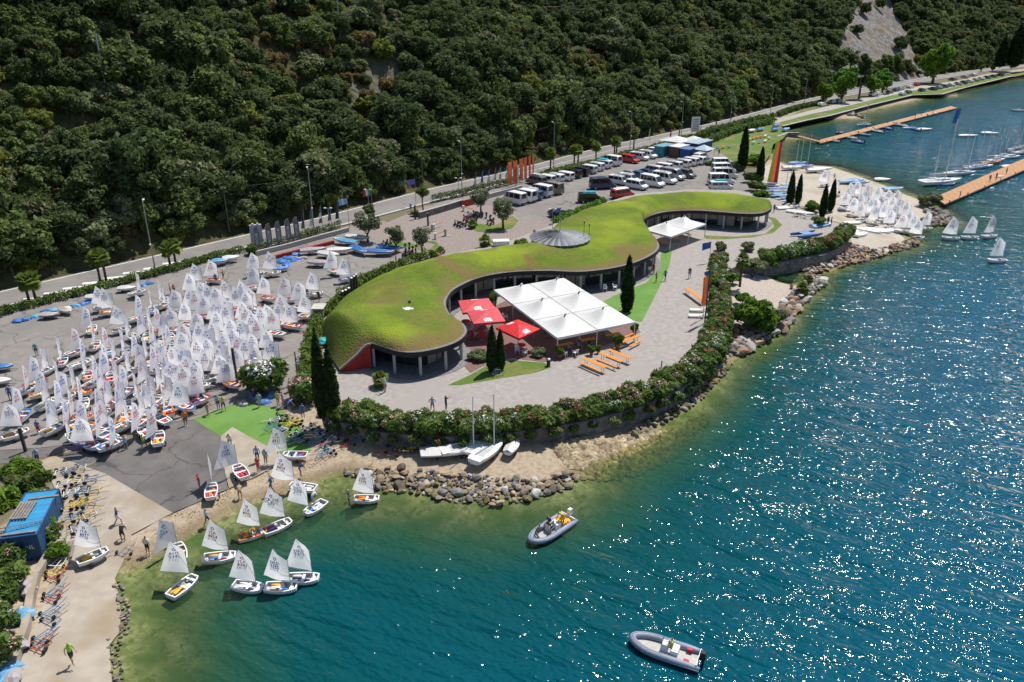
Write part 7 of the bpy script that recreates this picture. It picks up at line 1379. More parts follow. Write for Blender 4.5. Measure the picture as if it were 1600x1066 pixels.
for x, y, l, L_ in ((.4, 5.0, 'loose bar along the container roof edge', 2.2), (-.2, .35, 'pale plank at the front of the container roof', 2.6)): tag(obj('plank', MB().box((0, 0, .05), (L_, .2, .05)), MATS['weathered_wood'], None, onct(x, y, Hc + .03), crz), l, 'plank')
# low concrete wall on the bank, log benches, steel barriers
wl = [GD(x, y) for x, y in ((88,775),(94,800),(100,838),(98,850),(80,868),(58,905),(50,940),(42,985),(30,1020),(14,1066))]; m_ = MB()
for p, q in zip(wl[:-1], wl[1:]): m_.bar((p.x, p.y, .75), (q.x, q.y, .75), .5, 1.0)
tag(obj('bank_wall', m_, CONC), 'low pale concrete wall along the shrub bank', 'wall')
lb = thing('timber_stack', 'three weathered timbers leaning by the ramp below the trolleys', 'timber', GD(108,862), 1.9)
for k in range(3): obj('beam', MB().bar((-1.0, k * .22 - .3, .15 + k * .02), (1.0, k * .22 - .3, .25), .16, .1), MATS['weathered_wood'], lb)
for x, y, hd, L_, l in ((135,706,18,3.6,'folded steel barrier with red and white print on the apron'),(290,632,20,4.2,'steel barrier at the edge of the dinghies'),(330,612,25,4.0,'steel barrier above the green carpet')):
    b0 = thing('barrier', l, 'barrier', GD(x, y, .05), R(hd)); obj('frame', MB().tube([(-L_ / 2, 0, .1), (-L_ / 2, 0, 1.05), (L_ / 2, 0, 1.05), (L_ / 2, 0, .1), (-L_ / 2, 0, .1)], .03, 6), ALU, b0)
    for k in range(14): obj('bar', MB().tube([(-L_ / 2 + (k + .5) * L_ / 14, 0, .12), (-L_ / 2 + (k + .5) * L_ / 14, 0, 1.03)], .012, 4), ALU, b0)
    if 'print' in l: obj('printed_banner', MB().box((0, -.05, .6), (L_ * .8, .02, .4)), flat('banner_purple', (.2, .12, .3)), b0)
m_ = MB(); 
for p, q in (((66,722),(108,706)), ((108,706),(160,692)), ((160,692),(204,678)), ((204,678),(262,660))): a_, q_ = GD(*p, .075), GD(*q, .075); m_.bar(a_, q_, .14, .006)
struct('yellow_line', m_.mesh('yellow_line'), YPAINT)
# ------------------------------------------------------------------ street lamps, poles, cables
def lamp(px, py, h, label, z=ZL, arm=1.2, ang=1.9):
    t_ = thing('street_lamp', label, 'street lamp', G(px, py, z), ang, 'street lamps along the road')
    obj('pole', MB().tube([(0, 0, 0), (0, 0, 1.2), (0, 0, h)], [.12, .1, .06], 8), pm('galvanised', (.34, .35, .36), (.27, .28, .29), scale=4, rough=.5, metal=.4, coords='obj'), t_); obj('arm', MB().tube([(0, 0, h - .05), (arm * .6, 0, h + .12), (arm, 0, h + .12)], .04, 6), MATS['galvanised'], t_)
    hd = obj('lamp_head', MB().box((arm + .2, 0, h + .13), (.75, .3, .13), taper=.8), WHITE2, t_); obj('lens', MB().box((arm + .2, 0, h + .05), (.5, .22, .04)), flat('lens', (.5, .5, .48)), hd)
    obj('low_lamp', MB().box((-.35, 0, 4.3), (.45, .2, .12)).tube([(0, 0, 4.2), (-.3, 0, 4.28)], .03, 6), WHITE2, t_); obj('base_box', MB().box((0, 0, .25), (.3, .3, .5)), MATS['galvanised'], t_)
for x, y, h, l in ((243,424,10.6,'tall street lamp beside the palms and road hatching'),(491,362,11.0,'tall street lamp behind the grey flag banners'),(722,303,10.6,'tall street lamp by the wall right of the entrance'),(865,262,10.5,'street lamp at the road behind the first parked vans'),(984,238,10.2,'street lamp beside the tall palm at the kiosks'),(1064,214,9.8,'street lamp behind the white sign board'),(1140,197,10.2,'street lamp above the double hedge'),(1203,181,9.8,'street lamp at the start of the far promenade'),(1256,166,9.6,'street lamp beside the thin far hedge'),(1340,156,9.6,'street lamp under the far poplar'),(1571,104,9.0,'most distant street lamp near the conifers')): lamp(x, y, h, l)
WOODP = pm('pole_wood', (.17, .15, .13), (.11, .095, .08), scale=5, rough=.9, coords='obj')
tips = []
for i, idx in enumerate((2, 14, 26, 38, 50, 62, 74)):
    p = rf[idx] + RFN[idx] * 2.2; h = 8.5; t_ = thing('telephone_pole', 'wooden telephone pole at the foot of the wooded hill, %s from the left' % nth(i), 'pole', (p[0], p[1], ZL), group='telephone poles'); obj('pole', MB().tube([(0, 0, 0), (0, 0, h)], [.13, .08], 7), WOODP, t_); obj('cross_arm', MB().bar((-.4, 0, h - .4), (.4, 0, h - .4), .08, .08), WOODP, t_)
    for s in (-.35, 0.35): obj('insulator', MB().lathe([(.05, 0), (.07, .06), (.03, .14)], (s, 0, h - .36), 6), WHITE2, t_)
    tips.append(Vector((p[0], p[1], ZL + h - .3)))
for i, (p, q) in enumerate(zip(tips[:-1], tips[1:])):
    tag(obj('cable', MB().tube([p.lerp(q, f) - Vector((0, 0, 1.2 * 4 * f * (1 - f))) for f in np.linspace(0, 1, 11)], .016, 4), flat('cable_grey', (.08, .08, .08))), 'overhead cable along the hill foot, %s span from the left' % nth(i), 'cable', 'overhead cables')
for px, py, top, l in ((171,165,(150,60),'tall pale steel pole standing among trees on the left hillside'),(532,66,(527,-8),'steel pole on the hillside terrace at the top centre'),(854,34,(853,-20),'steel pole at the top of the hillside, right of centre'),(1107,12,(1107,-10),'distant steel pole at the top edge of the hillside')):
    best = None                                        # where the sight line meets the hillside
    for k in range(400):
        t = 90 + k * .9; u, v = (px - 800) / FPX, (py - 533) / FPX; P = Vector((u * t, t * (CP - v * SP), CAMZ - t * (SP + v * CP)))
        dd = np.hypot(hb[:, 0] - P.x, hb[:, 1] - P.y); i = int(dd.argmin()); side = np.dot(np.array([P.x, P.y]) - hb[i], hn[i])
        if side > 0 and hill_z(P.x, P.y, dd[i]) >= P.z: best = P; break
    if best is None: continue
    dist = best.y; h = 10.5 if px < 300 else 10
    t_ = thing('pylon_pole', l, 'pole', best - Vector((0, 0, .5)), 1.0, 'steel poles on the hillside'); obj('pole', MB().tube([(0, 0, 0), (0, 0, h + 2)], [.2, .12], 8), pm('pole_steel', (.30, .34, .35), (.24, .27, .28), rough=.5, coords='obj'), t_); obj('cross_arm', MB().bar((-.8, 0, h + .8), (.8, 0, h + .8), .1, .1), GREYM, t_)
    for s in (-.7, .7): obj('insulator', MB().lathe([(.09, 0), (.12, .2), (.06, .3)], (s, 0, h + .85), 8), WHITE2, t_)
# snow and rock fences on the hillside
for pts_, l in ((((1002,70),(1025,66),(1050,63)), 'rusty rockfall fence on the hillside, upper left one'), (((1050,66),(1100,70),(1156,66)), 'rusty rockfall fence on the hillside, longer right one'), (((850,38),(900,36),(985,32)), 'grey rockfall net on the upper hillside')):
    base = []
    for px, py in pts_:
        for k in range(500):
            t = 90 + k * .9; u, v = (px - 800) / FPX, (py - 533) / FPX; P = Vector((u * t, t * (CP - v * SP), CAMZ - t * (SP + v * CP))); dd = np.hypot(hb[:, 0] - P.x, hb[:, 1] - P.y); i = int(dd.argmin())
            if np.dot(np.array([P.x, P.y]) - hb[i], hn[i]) > 0 and hill_z(P.x, P.y, dd[i]) >= P.z: base.append(P); break
    if len(base) < 2: continue
    fn = thing('rockfall_fence', l, 'fence', base[0]); Q = [Vector(q) for q in resample([b_ - base[0] for b_ in base], 4.0)]
    for q in Q: obj('post', MB().bar(q, q + Vector((-.6, -1.2, 5.2)), .16, .16), flat('rust_steel', (.13, .09, .07)), fn)
    for p, q in zip(Q[:-1], Q[1:]):
        m_ = MB()
        for k in range(6): m_.tube([p + Vector((-.6, -1.2, 5.2)) * (k / 5), q + Vector((-.6, -1.2, 5.2)) * (k / 5)], .035, 4)
        for k in range(7): a_ = p.lerp(q, k / 6); m_.tube([a_, a_ + Vector((-.6, -1.2, 5.2))], .03, 4)
        obj('net', m_, flat('rust_steel', (.13, .09, .07)), fn)

# ------------------------------------------------------------------ flags and banners
def cloth(pts, n=8, amp=.08):
    """rippling cloth between four corners a (top hoist) b (top fly) c (bottom fly) d (bottom hoist)"""
    a, b_, c, d = [Vector(p) for p in pts]; mb = MB(); nn = (b_ - a).cross(d - a).normalized(); P = []
    for i in range(n + 1):
        for j in range(3):
            s, t = i / n, j / 2; P.append(a.lerp(b_, s).lerp(d.lerp(c, s), t) + nn * amp * math.sin(s * 7 + t) * s)
    mb.add(P, [(i * 3 + j, i * 3 + j + 1, i * 3 + j + 4, i * 3 + j + 3) for i in range(n) for j in range(2)]); return mb
FC = {'grey': flat('flag_grey', (.16, .145, .16)), 'dark': flat('flag_dark', (.06, .055, .065)), 'orange': pm('flag_orange', (.85, .20, .06), (.75, .15, .05), scale=1, rough=.6, trans=.3), 'blue': flat('flag_blue', (.06, .14, .45)), 'sky': flat('flag_sky', (.2, .45, .7)), 'white': flat('flag_white', (.66, .67, .7)), 'red': flat('flag_red', (.55, .04, .05)), 'green': flat('flag_green', (.05, .3, .12)), 'purple': flat('flag_purple', (.2, .14, .5)), 'yellow': flat('flag_yellow', (.7, .5, .03)), 'lime': flat('flag_lime', (.4, .62, .05))}
V_, F_ = text_tris('WICOM', .62)
for i, (x, y) in enumerate(((399,392),(418,388),(433,384),(448,380),(461,377))):
    t_ = thing('feather_banner', 'grey feather banner with white vertical lettering by the road, %s from left' % nth(i), 'banner', G(x, y, ZL + .3), .5, 'grey lettered banners'); obj('pole', MB().tube([(0, 0, 0), (0, 0, 3.4), (.25, 0, 4.0), (.7, 0, 4.15)], .025, 6), ALU, t_)
    c = obj('banner_cloth', MB().add([(.02, 0, .5), (.85, .03, .5), (.95, .03, 1.6), (.95, .03, 3.0), (.7, 0, 4.1), (.25, 0, 3.95), (.02, 0, 3.4)], [(0, 1, 2, 3, 4, 5, 6)]), FC['grey'], t_)
    obj('lettering', MB().add([(.68 - v[1], -.012 if 1 else 0, .75 + (v[0] + 1.3) * .85) for v in V_] + [(.68 - v[1], .05, .75 + (v[0] + 1.3) * .85) for v in V_], F_ + [[q + len(V_) for q in f[::-1]] for f in F_]), FC['white'], c)
def flagpole(px, py, h, kind, label, z=ZL, fl=1.0, group='flags along the road', ang=3.6):
    t_ = thing('flag', label, 'flag', G(px, py, z), ang, group); obj('pole', MB().tube([(0, 0, 0), (0, 0, h)], [.05, .035], 6), GREYM, t_); cols = kind if isinstance(kind, tuple) else (kind,)
    if fl > 0:                                          # flying
        n = len(cols)
        for k, c in enumerate(cols): obj('flag_cloth', cloth([(1.5 * k / n, -.25 * k / n, h - .1 - .15 * k / n), (1.5 * (k + 1) / n, -.25 * (k + 1) / n, h - .1 - .15 * (k + 1) / n), (1.5 * (k + 1) / n, -.2 * (k + 1) / n, h - 1.1 - .3 * (k + 1) / n), (1.5 * k / n, -.2 * k / n, h - 1.1 - .3 * k / n)], 4), FC[c], t_)
    else:                                               # hanging close to the pole
        n = len(cols)
        for k, c in enumerate(cols): z1 = h - .1 - (h * .62) * k / n; z2 = h - .1 - (h * .62) * (k + 1) / n; obj('flag_cloth', cloth([(.02, 0, z1), (.35 + .25 * k / n, .05, z1 - .4), (.42 + .3 * (k + 1) / n, .1, z2), (.05, 0, z2)], 4, .1), FC[c], t_)
for i, (x, y, c) in enumerate(((478,373,('dark', 'grey')),(491,369,('grey', 'white')),(505,364,('grey', 'white', 'grey')),(519,360,('dark', 'grey')),(531,357,('dark',)))): flagpole(x, y, 5.0, c, 'dark flag hanging on its pole behind the covered boats, %s from left' % nth(i), fl=0, group='hanging dark flags')
flagpole(546,357,5.6,('sky', 'white', 'sky'),'sky blue and white striped flag beside the covered boats'); flagpole(583,345,6.0,('green', 'white', 'red'),'green white and red flag above the round tree at the gate'); flagpole(650,322,5.5,'purple','small purple flag above the round tree right of the gate')
for i, (x, y, c) in enumerate(((744,300,('dark', 'white')),(755,297,'blue'),(765,295,('blue', 'white')),(775,292,('red', 'white')),(783,290,('sky', 'white')),(793,287,('sky', 'white')))): flagpole(x, y, 4.2, c if isinstance(c, tuple) else (c,), 'club flag hanging above the entrance wall, %s from left of six' % nth(i), fl=0, group='six flags above the entrance wall')
for i, (x, y) in enumerate(((800,293),(808,291),(817,287),(823,285),(829,282),(834,280))):
    t_ = thing('orange_banner', 'tall orange banner by the parked vans, %s from left of six' % nth(i), 'banner', G(x, y, ZL), 3.4 + .15 * i, 'six orange banners'); obj('pole', MB().tube([(0, 0, 0), (0, 0, 5.4), (.2, 0, 5.8)], .03, 6), ALU, t_); obj('banner_cloth', cloth([(.02, 0, 5.6), (1.05, .1, 5.5), (.95, .1, .9), (.02, 0, .7)], 5, .12), FC['orange'], t_)
t_ = thing('sign_board', 'white notice board with blue lettering beside the orange banners', 'sign', G(806,291,ZL), .3); obj('panel', MB().box((0, 0, 2.6), (1.3, .1, 3.8)), WHITE2, t_); obj('post', MB().box((0, 0, .4), (.2, .12, .8)), GREYM, t_)
for k in range(6): obj('printed_line', MB().box((0, -.055, 1.3 + k * .5), (.9, .01, .16)), FC['blue'], t_)
t_ = thing('sign_board', 'large white sign board on posts above the kiosks', 'sign', G(1085,217,ZL), .2); obj('panel', MB().box((0, 0, 4.1), (2.6, .12, 4.2)), WHITE2, t_)
for s in (-.9, .9): obj('post', MB().box((s, 0, 1), (.12, .12, 2.0)), GREYM, t_)
for k in range(7): obj('printed_line', MB().box((0, -.065, 2.5 + k * .5), (1.8, .01, .2)), FC['grey'], t_)
t_ = thing('sign_board', 'white sign tower with small lamps at the head of the grey banners', 'sign', G(403,386,ZL), .4); obj('panel', MB().box((0, 0, 1.9), (1.9, .5, 3.8)), flat('sign_grey', (.42, .44, .48)), t_)
for s in (-.4, .4): obj('lamp', MB().box((s, -.1, 3.95), (.3, .3, .2)), WHITE2, t_)
# banner poles on the terrace
for i, (x, y) in enumerate(((1098,500),(1102,462))):
    t_ = thing('banner_mast', 'dark banner mast on the terrace with hanging red banner, %s' % ('nearer the loungers', 'nearer the clubhouse'), 'banner', G(x, y, ZT), 2.6, 'terrace banner masts') if False else None
t_ = thing('banner_mast', 'dark mast on the terrace hung with red and blue banners', 'banner', G(1101,505,ZT), 3.3); obj('pole', MB().tube([(0, 0, 0), (0, 0, 7.6)], [.09, .05], 8), flat('mast_dark', (.07, .055, .05)), t_)
for k, (c, z1, z2) in enumerate((('red', 6.3, 2.4), ('blue', 7.0, 6.35), ('yellow', 7.3, 7.05))): obj('banner_cloth', cloth([(.06, 0, z1), (.85, .15, z1 - .2), (.75, .15, z2), (.06, 0, z2)], 5, .1), FC[c] if c != 'red' else FC['orange'], t_)
flagpole(1108,410,3.4,'blue','blue flag flying beside the head of the oleander strip', ZT); flagpole(1098,498,6.0,('red', 'orange'),'second terrace mast with a hanging orange banner', ZT, 0)
for x, y, h, l in ((40,705,2.4,'dark square post at the left of the apron'),(372,606,4.6,'dark upright post among the dinghies beside white oleander'),(466,598,3.6,'thin dark post between boat park and grass roof flank'),(1033,580,1.2,'short dark post at the terrace hedge')):
    t_ = thing('post', l, 'post', G(x, y, ZL)); obj('shaft', MB().box((0, 0, h / 2), (.22, .22, h) if h < 4.7 and h > 2 and h != 3.6 else (.1, .1, h)), flat('post_dark', (.03, .03, .032)), t_); obj('cap', MB().box((0, 0, h + .04), (.26, .26, .06)), GREYM, t_)
for x, y, c, l in ((1015,222,'lime','lime feather flag by the kiosks'),(1048,222,'red','red flag on the kiosk roof, left of two'),(1061,222,'red','red flag on the kiosk roof, right of two'),(1094,218,'yellow','yellow inflatable-like flag above the kiosks'),(1117,218,'blue','blue feather flag at the board lawn')): flagpole(x, y, 4.0, (c,), l, ZL, 0, 'flags by the kiosks')
bundle(G(505, 533, 2.6), .9, GEAR['teal'], 'light blue kite cloth lying on the left flank of the grass roof', None, 99)

# ------------------------------------------------------------------ entrance: wall, gate posts, barriers, red strip
def wall_along(name, label, pxs, h, th, mat, z=ZL, cat='wall'):
    P = [G(x, y, z) for x, y in pxs]; t_ = thing(name, label, cat, P[0]); m_ = MB(); c = MB()
    for p, q in zip(P[:-1], P[1:]): m_.bar(p - P[0] + Vector((0, 0, h / 2)), q - P[0] + Vector((0, 0, h / 2)), th, h); c.bar(p - P[0] + Vector((0, 0, h + .04)), q - P[0] + Vector((0, 0, h + .04)), th + .12, .08)
    obj('masonry', m_, mat, t_); obj('coping', c, KERBM, t_); return t_
wall_along('stone_wall', 'low stone wall right of the entrance below the shrubs', [(655,342),(690,332),(722,322)], 1.2, .4, STONEW); wall_along('stone_wall', 'long low wall behind the covered boats and banners', [(400,400),(450,388),(500,374),(545,362)], .7, .3, KERBM); wall_along('stone_wall', 'grey wall dividing van park from the road flags', [(722,322),(770,308),(815,296)], .8, .3, KERBM)
wall_along('promenade_wall', 'dark stone retaining wall along the far promenade', [(1222,198),(1260,189),(1295,182),(1360,165),(1425,149.5),(1472,148),(1510,137),(1582,119.5)], .2, .8, STONEW, ZL - .1); 
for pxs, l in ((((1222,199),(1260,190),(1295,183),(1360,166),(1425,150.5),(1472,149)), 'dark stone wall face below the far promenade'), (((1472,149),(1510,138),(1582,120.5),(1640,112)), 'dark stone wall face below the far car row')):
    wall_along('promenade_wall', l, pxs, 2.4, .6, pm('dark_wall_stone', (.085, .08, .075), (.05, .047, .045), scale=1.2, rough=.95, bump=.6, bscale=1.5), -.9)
wall_along('stone_wall', 'dark retaining wall at the windsurf lawn edge', [(1213,222),(1230,216),(1247,216)], 1.6, .6, STONEW, -.1)
P0, P1 = G(425, 406, ZL), G(522, 381, ZL); t_ = thing('red_strip', 'long red painted steel beam lying in front of the banner wall', 'beam', P0)
for k in range(6): a_, b_ = (P1 - P0) * (k / 6), (P1 - P0) * ((k + .96) / 6); obj('beam_section', MB().bar(a_ + Vector((0, 0, .35)), b_ + Vector((0, 0, .35)), .5, .5), flat('beam_red', (.36, .04, .03)), t_)
tag(obj('notice_wall', MB().bar(G(721,325,ZL) + Vector((0, 0, .7)), G(740,320,ZL) + Vector((0, 0, .7)), .1, 1.3), flat('beam_red', (.36, .04, .03))), 'red panel with yellow bar at the end of the entrance wall', 'panel')
for x, y, h, l in ((592,357,2.2,'dark gate post left of the entrance'),(669,353,2.3,'dark gate post on the forecourt beside the barrier'),(649,343,2.6,'post with a black sign at the entrance wall')):
    t_ = thing('gate_post', l, 'post', G(x, y, ZL)); obj('shaft', MB().box((0, 0, h / 2), (.3, .3, h)), flat('post_dark', (.03, .03, .032)), t_); obj('cap', MB().box((0, 0, h + .03), (.36, .36, .06)), GREYM, t_)
for (x, y), (x2, y2), l in (((678,352),(692,346),'raised yellow barrier arm on the forecourt, farther one'),((680,366),(698,360),'yellow barrier arm on the forecourt, nearer one'),((664,389),(688,398),'yellow bar at the lawn island beside the olive'),((724,323),(738,327),'yellow bar across the red panel')):
    p, q = G(x, y, ZL + .9), G(x2, y2, ZL + .9); t_ = thing('barrier_gate', l, 'barrier', Vector((p.x, p.y, ZL))); obj('arm', MB().bar((0, 0, .9), (q.x - p.x, q.y - p.y, .95), .1, .12), flat('barrier_yellow', (.7, .4, .02)), t_); obj('housing', MB().box((0, 0, .55), (.4, .4, 1.1)), WHITE2, t_)
for x, y in ((696,369),(675,362)): t_ = thing('ticket_post', 'grey barrier control post on the forecourt, %s' % ('right' if x > 690 else 'left'), 'post', G(x, y, ZL)); obj('body', MB().box((0, 0, .6), (.35, .35, 1.2)), GREYM, t_); obj('foot', MB().box((0, 0, .06), (1.6, .5, .12)), KERBM, t_)
for x, y, h, l in ((516,365,4.5,'twin-headed garden lamp behind the white boat'),(717,314,4.6,'globe lamp at the entrance wall'),(863,366,4.4,'twin lamp on a post beside the metal dome'),(577,332,4.4,'round mirror-like lamp beyond the gate')):
    t_ = thing('garden_lamp', l, 'lamp', G(x, y, ZL)); obj('pole', MB().tube([(0, 0, 0), (0, 0, h)], .05, 6), GREYM, t_); obj('cross_arm', MB().bar((-.5, 0, h), (.5, 0, h), .05, .05), GREYM, t_)
    for s in (-.5, .5): obj('lamp_head', MB().box((s, 0, h + .05), (.4, .3, .14)), WHITE2, t_)
t_ = thing('white_trailer', 'white low trailer behind the grass roof beside the bush', 'trailer', G(783,388,ZL), .1); obj('body', MB().box((0, 0, .8), (2.6, 1.4, 1.0)), WHITE2, t_); obj('lid', MB().box((0, 0, 1.34), (2.7, 1.5, .08)), WHITE2, t_)
for s in (-1, 1): w_ = obj('wheel', WHL, None, t_, (0, s * .7, .22)); w_.rotation_euler = (math.pi / 2, 0, 0)

# ------------------------------------------------------------------ kiosks, tents and boards beside the lawn
def kiosk(px, py, hd, L_, W_, H_, wall, roof, label):
    t_ = thing('kiosk', label, 'kiosk', G(px, py, ZL), R(hd), 'kiosks by the van park'); obj('wall', MB().box((0, 0, H_ / 2), (L_, W_, H_)), wall, t_); obj('roof', MB().box((0, 0, H_ + .08), (L_ + .4, W_ + .4, .16)), roof, t_); obj('door', MB().box((-L_ * .25, -W_ / 2 - .02, 1), (.9, .04, 2)), flat('door_dark', (.06, .07, .09)), t_); obj('window', MB().box((L_ * .2, -W_ / 2 - .02, 1.5), (1.2, .04, .8)), GLASS, t_)
kiosk(1037,243,RDIR,5.5,2.6,2.6,flat('kiosk_teal', (.04, .22, .32)),flat('kiosk_roof_teal', (.13, .30, .38)),'teal kiosk behind the parked vans'); kiosk(1060,244,RDIR,5,3,2.6,flat('kiosk_brown', (.13, .09, .06)),TARP['white'],'brown wooden kiosk with pale canvas roof'); kiosk(1075,247,RDIR,4,2.6,2.4,flat('kiosk_blue', (.03, .10, .28)),flat('kiosk_roof_blue', (.07, .16, .34)),'blue kiosk nearest the van park'); kiosk(1090,238,RDIR,8,4,2.8,flat('kiosk_navy', (.03, .07, .14)),flat('kiosk_roof_pale', (.32, .4, .46)),'long navy kiosk with pale flat roof')
def peak_tent(px, py, w_, label, mat):
    p = G(px, py, ZL); t_ = thing('tent', label, 'tent', p, R(RDIR), 'tents by the kiosks'); h = 2.3; obj('canopy', MB().add([(-w_, -w_, h), (w_, -w_, h), (w_, w_, h), (-w_, w_, h), (0, 0, h + 1.1)], [(0, 1, 4), (1, 2, 4), (2, 3, 4), (3, 0, 4)]), mat, t_)
    for x in (-1, 1):
        for y in (-1, 1): obj('leg', MB().box((x * w_ * .97, y * w_ * .97, h / 2), (.07, .07, h)), ALU, t_)
peak_tent(1098,247,2.1,'pale blue peaked tent beside the kiosks',flat('tent_pale_blue', (.42, .5, .62))); peak_tent(1055,232,3.4,'broad white peaked tent behind the kiosks',TARP['white']); peak_tent(1082,232,2.6,'white peaked tent at the kiosk end',TARP['white'])
BD = hull_mb(2.6, .6, .14).mesh('board', False); BD.materials.append(WHITE)
def board(p, rz, mat, label, group, tilt=0): o = obj('sailboard', BD, None, None, p, rz); o.rotation_euler = (tilt, 0, rz); slot(o, mat); return tag(o, label, 'board', group)
for i, (x, y, c) in enumerate(((1172,217,'lime'),(1178,215,'orange'),(1184,214,'orange'),(1190,213,'red'),(1196,212,'white'),(1202,215,'sky'),(1170,223,'white'),(1178,222,'sky'),(1187,221,'blue'),(1196,220,'white'),(1140,228,'blue'),(1130,229,'orange'),(1122,229,'blue'))): board(G(x, y, ZL + .5), R(RDIR + 10), FC[c], '%s board stacked on the windsurf lawn, %s listed from the catamaran side' % (c, nth(i)), 'boards on the windsurf lawn')
for x, y, c, l in ((1188,205,'blue','round blue covered boat on the windsurf lawn'),(1174,207,'white','pale covered boat on the windsurf lawn'),(1213,199,'blue','blue covered boat by the promenade wall, upper'),(1211,205,'blue','blue covered boat by the promenade wall, lower'),(1228,205,'light blue','light blue hull at the promenade wall end')): beached('covered_boat', l, 'boat', G(x, y, ZL), R(RDIR), 4.2, 1.7, .5, WHITE, TARP[c], stand=.3)
# rainbow catamaran and the beached catamarans
def catamaran(p, rz, label, sailcols=None, mast=7.5, tr=None, hm=None):
    t_ = thing('catamaran', label, 'catamaran', p, rz, 'catamarans on the north beach')
    for s in (-1, 1): obj('hull', hull_mb(5.0, .45, .5).mesh('hull'), hm or WHITE, t_, (0, s * 1.0, .15))
    obj('trampoline', MB().box((-.2, 0, .68), (1.9, 1.7, .04)), tr or flat('tramp_blue', (.05, .12, .3)), t_)
    for x in (-1.1, .75): obj('cross_beam', MB().bar((x, -1.1, .68), (x, 1.1, .68), .1, .1), ALU, t_)
    if mast: obj('mast', MB().tube([(.75, 0, .7), (.75, 0, .7 + mast)], [.06, .04], 7), SPAR, t_)
    if sailcols:
        n = len(sailcols); H_ = mast - .6
        for k, c in enumerate(sailcols):
            f0, f1 = k / n, (k + 1) / n; lo, hi = .9, .9 + H_
            w0, w1 = 2.1, 1.3
            obj('sail_panel', cloth([(.7 - w1 * f0, 0, hi - .1 * f0), (.7 - w1 * f1, 0, hi - .1 * f1), (.7 - w0 * f1, 0, lo), (.7 - w0 * f0, 0, lo)], 4, .05), FC[c], t_)
    return t_
catamaran(G(1208,292,1.2), R(-24), 'catamaran with a lime red and orange striped sail on the north beach', ('red', 'orange', 'lime'), 9.5)
for i, (x, y, hd) in enumerate(((1222,300,10),(1216,308,8),(1226,312,12),(1230,294,10),(1210,300,5),(1260,370,20),(1232,316,10))):
    catamaran(G(x, y, 1.3 if y < 330 else ZT), R(hd), 'catamaran hulls with blue trampoline beside the cypresses, %s of the parked ones' % nth(i), None, 6.5 if i in (0, 2) else 0, [flat('tramp_blue', (.05, .12, .3)), TARP['light blue']][i % 2], [WHITE, flat('cat_pale_blue', (.42, .55, .66)), TARP['blue']][i % 3])
for i, (x, y, hd, c, mst) in enumerate(((1245,259,10,'blue',7.5),(1255,264,8,'blue',8),(1237,266,12,'white',7),(1275,270,15,'white',0),(1285,268,10,'white',0),(1333,287,15,'blue',0),(1342,290,12,'blue',0),(1325,288,15,'light blue',0),(1395,300,15,'light blue',0),(1230,330,20,'white',0),(1250,338,-30,'white',0),(1283,358,30,'light blue',0))):
    p = GD(x, y); beached('beached_boat', '%s boat drawn up on the north sailing beach, %s listed from the water' % (c + ' covered', nth(i)), 'boat', p, R(hd), 5.2, 1.8, .55, WHITE, TARP[c], mst, 'boats drawn up on the north beach', stand=.3)
for i, (x, y, hd, s) in enumerate(((1336,366,70,1.1),(1346,368,35,1.0),(1358,362,-40,1.15),(1372,362,-35,1.15),(1392,362,-12,1.1),(1332,350,10,1.0))):
    p = GD(x, y); beached('upturned_hull', 'upturned white dinghy hull on the point, %s from left' % nth(i), 'boat', p, R(hd), 3.9 * s, 1.35 * s, .42, WHITE, None, 0, 'upturned hulls on the point', stand=.1, flip=True)
for i, (x, y) in enumerate(((1228,322),(1256,336))):
    t_ = thing('boat_trailer', 'empty grey boat trailer by the cypresses, %s' % ('upper one', 'lower one'), 'trailer', G(x, y, ZL), -.6) if False else None
for x, y, l in ((1240,326,'grey boat trailer beside the cypresses, upper one'),(1253,340,'grey boat trailer beside the cypresses, lower one')):
    t_ = thing('boat_trailer', l, 'trailer', G(x, y, ZT), -.7, 'boat trailers'); obj('frame', MB().bar((-1.8, -.6, .55), (1.4, -.6, .55), .1, .1).bar((-1.8, .6, .55), (1.4, .6, .55), .1, .1).bar((1.4, -.6, .55), (2.6, 0, .5), .1, .1).bar((1.4, .6, .55), (2.6, 0, .5), .1, .1).bar((-1.6, -.6, .55), (-1.6, .6, .55), .1, .1).bar((0, -.6, .55), (0, .6, .55), .1, .1), GREYM, t_)
    for s in (-1, 1): w_ = obj('wheel', WHL, None, t_, (-.6, s * .8, .25)); w_.rotation_euler = (math.pi / 2, 0, 0)
    for f in (-1.2, .6): obj('bunk', MB().box((f, 0, .68), (.3, 1.3, .1)), flat('bunk', (.4, .4, .4)), t_)

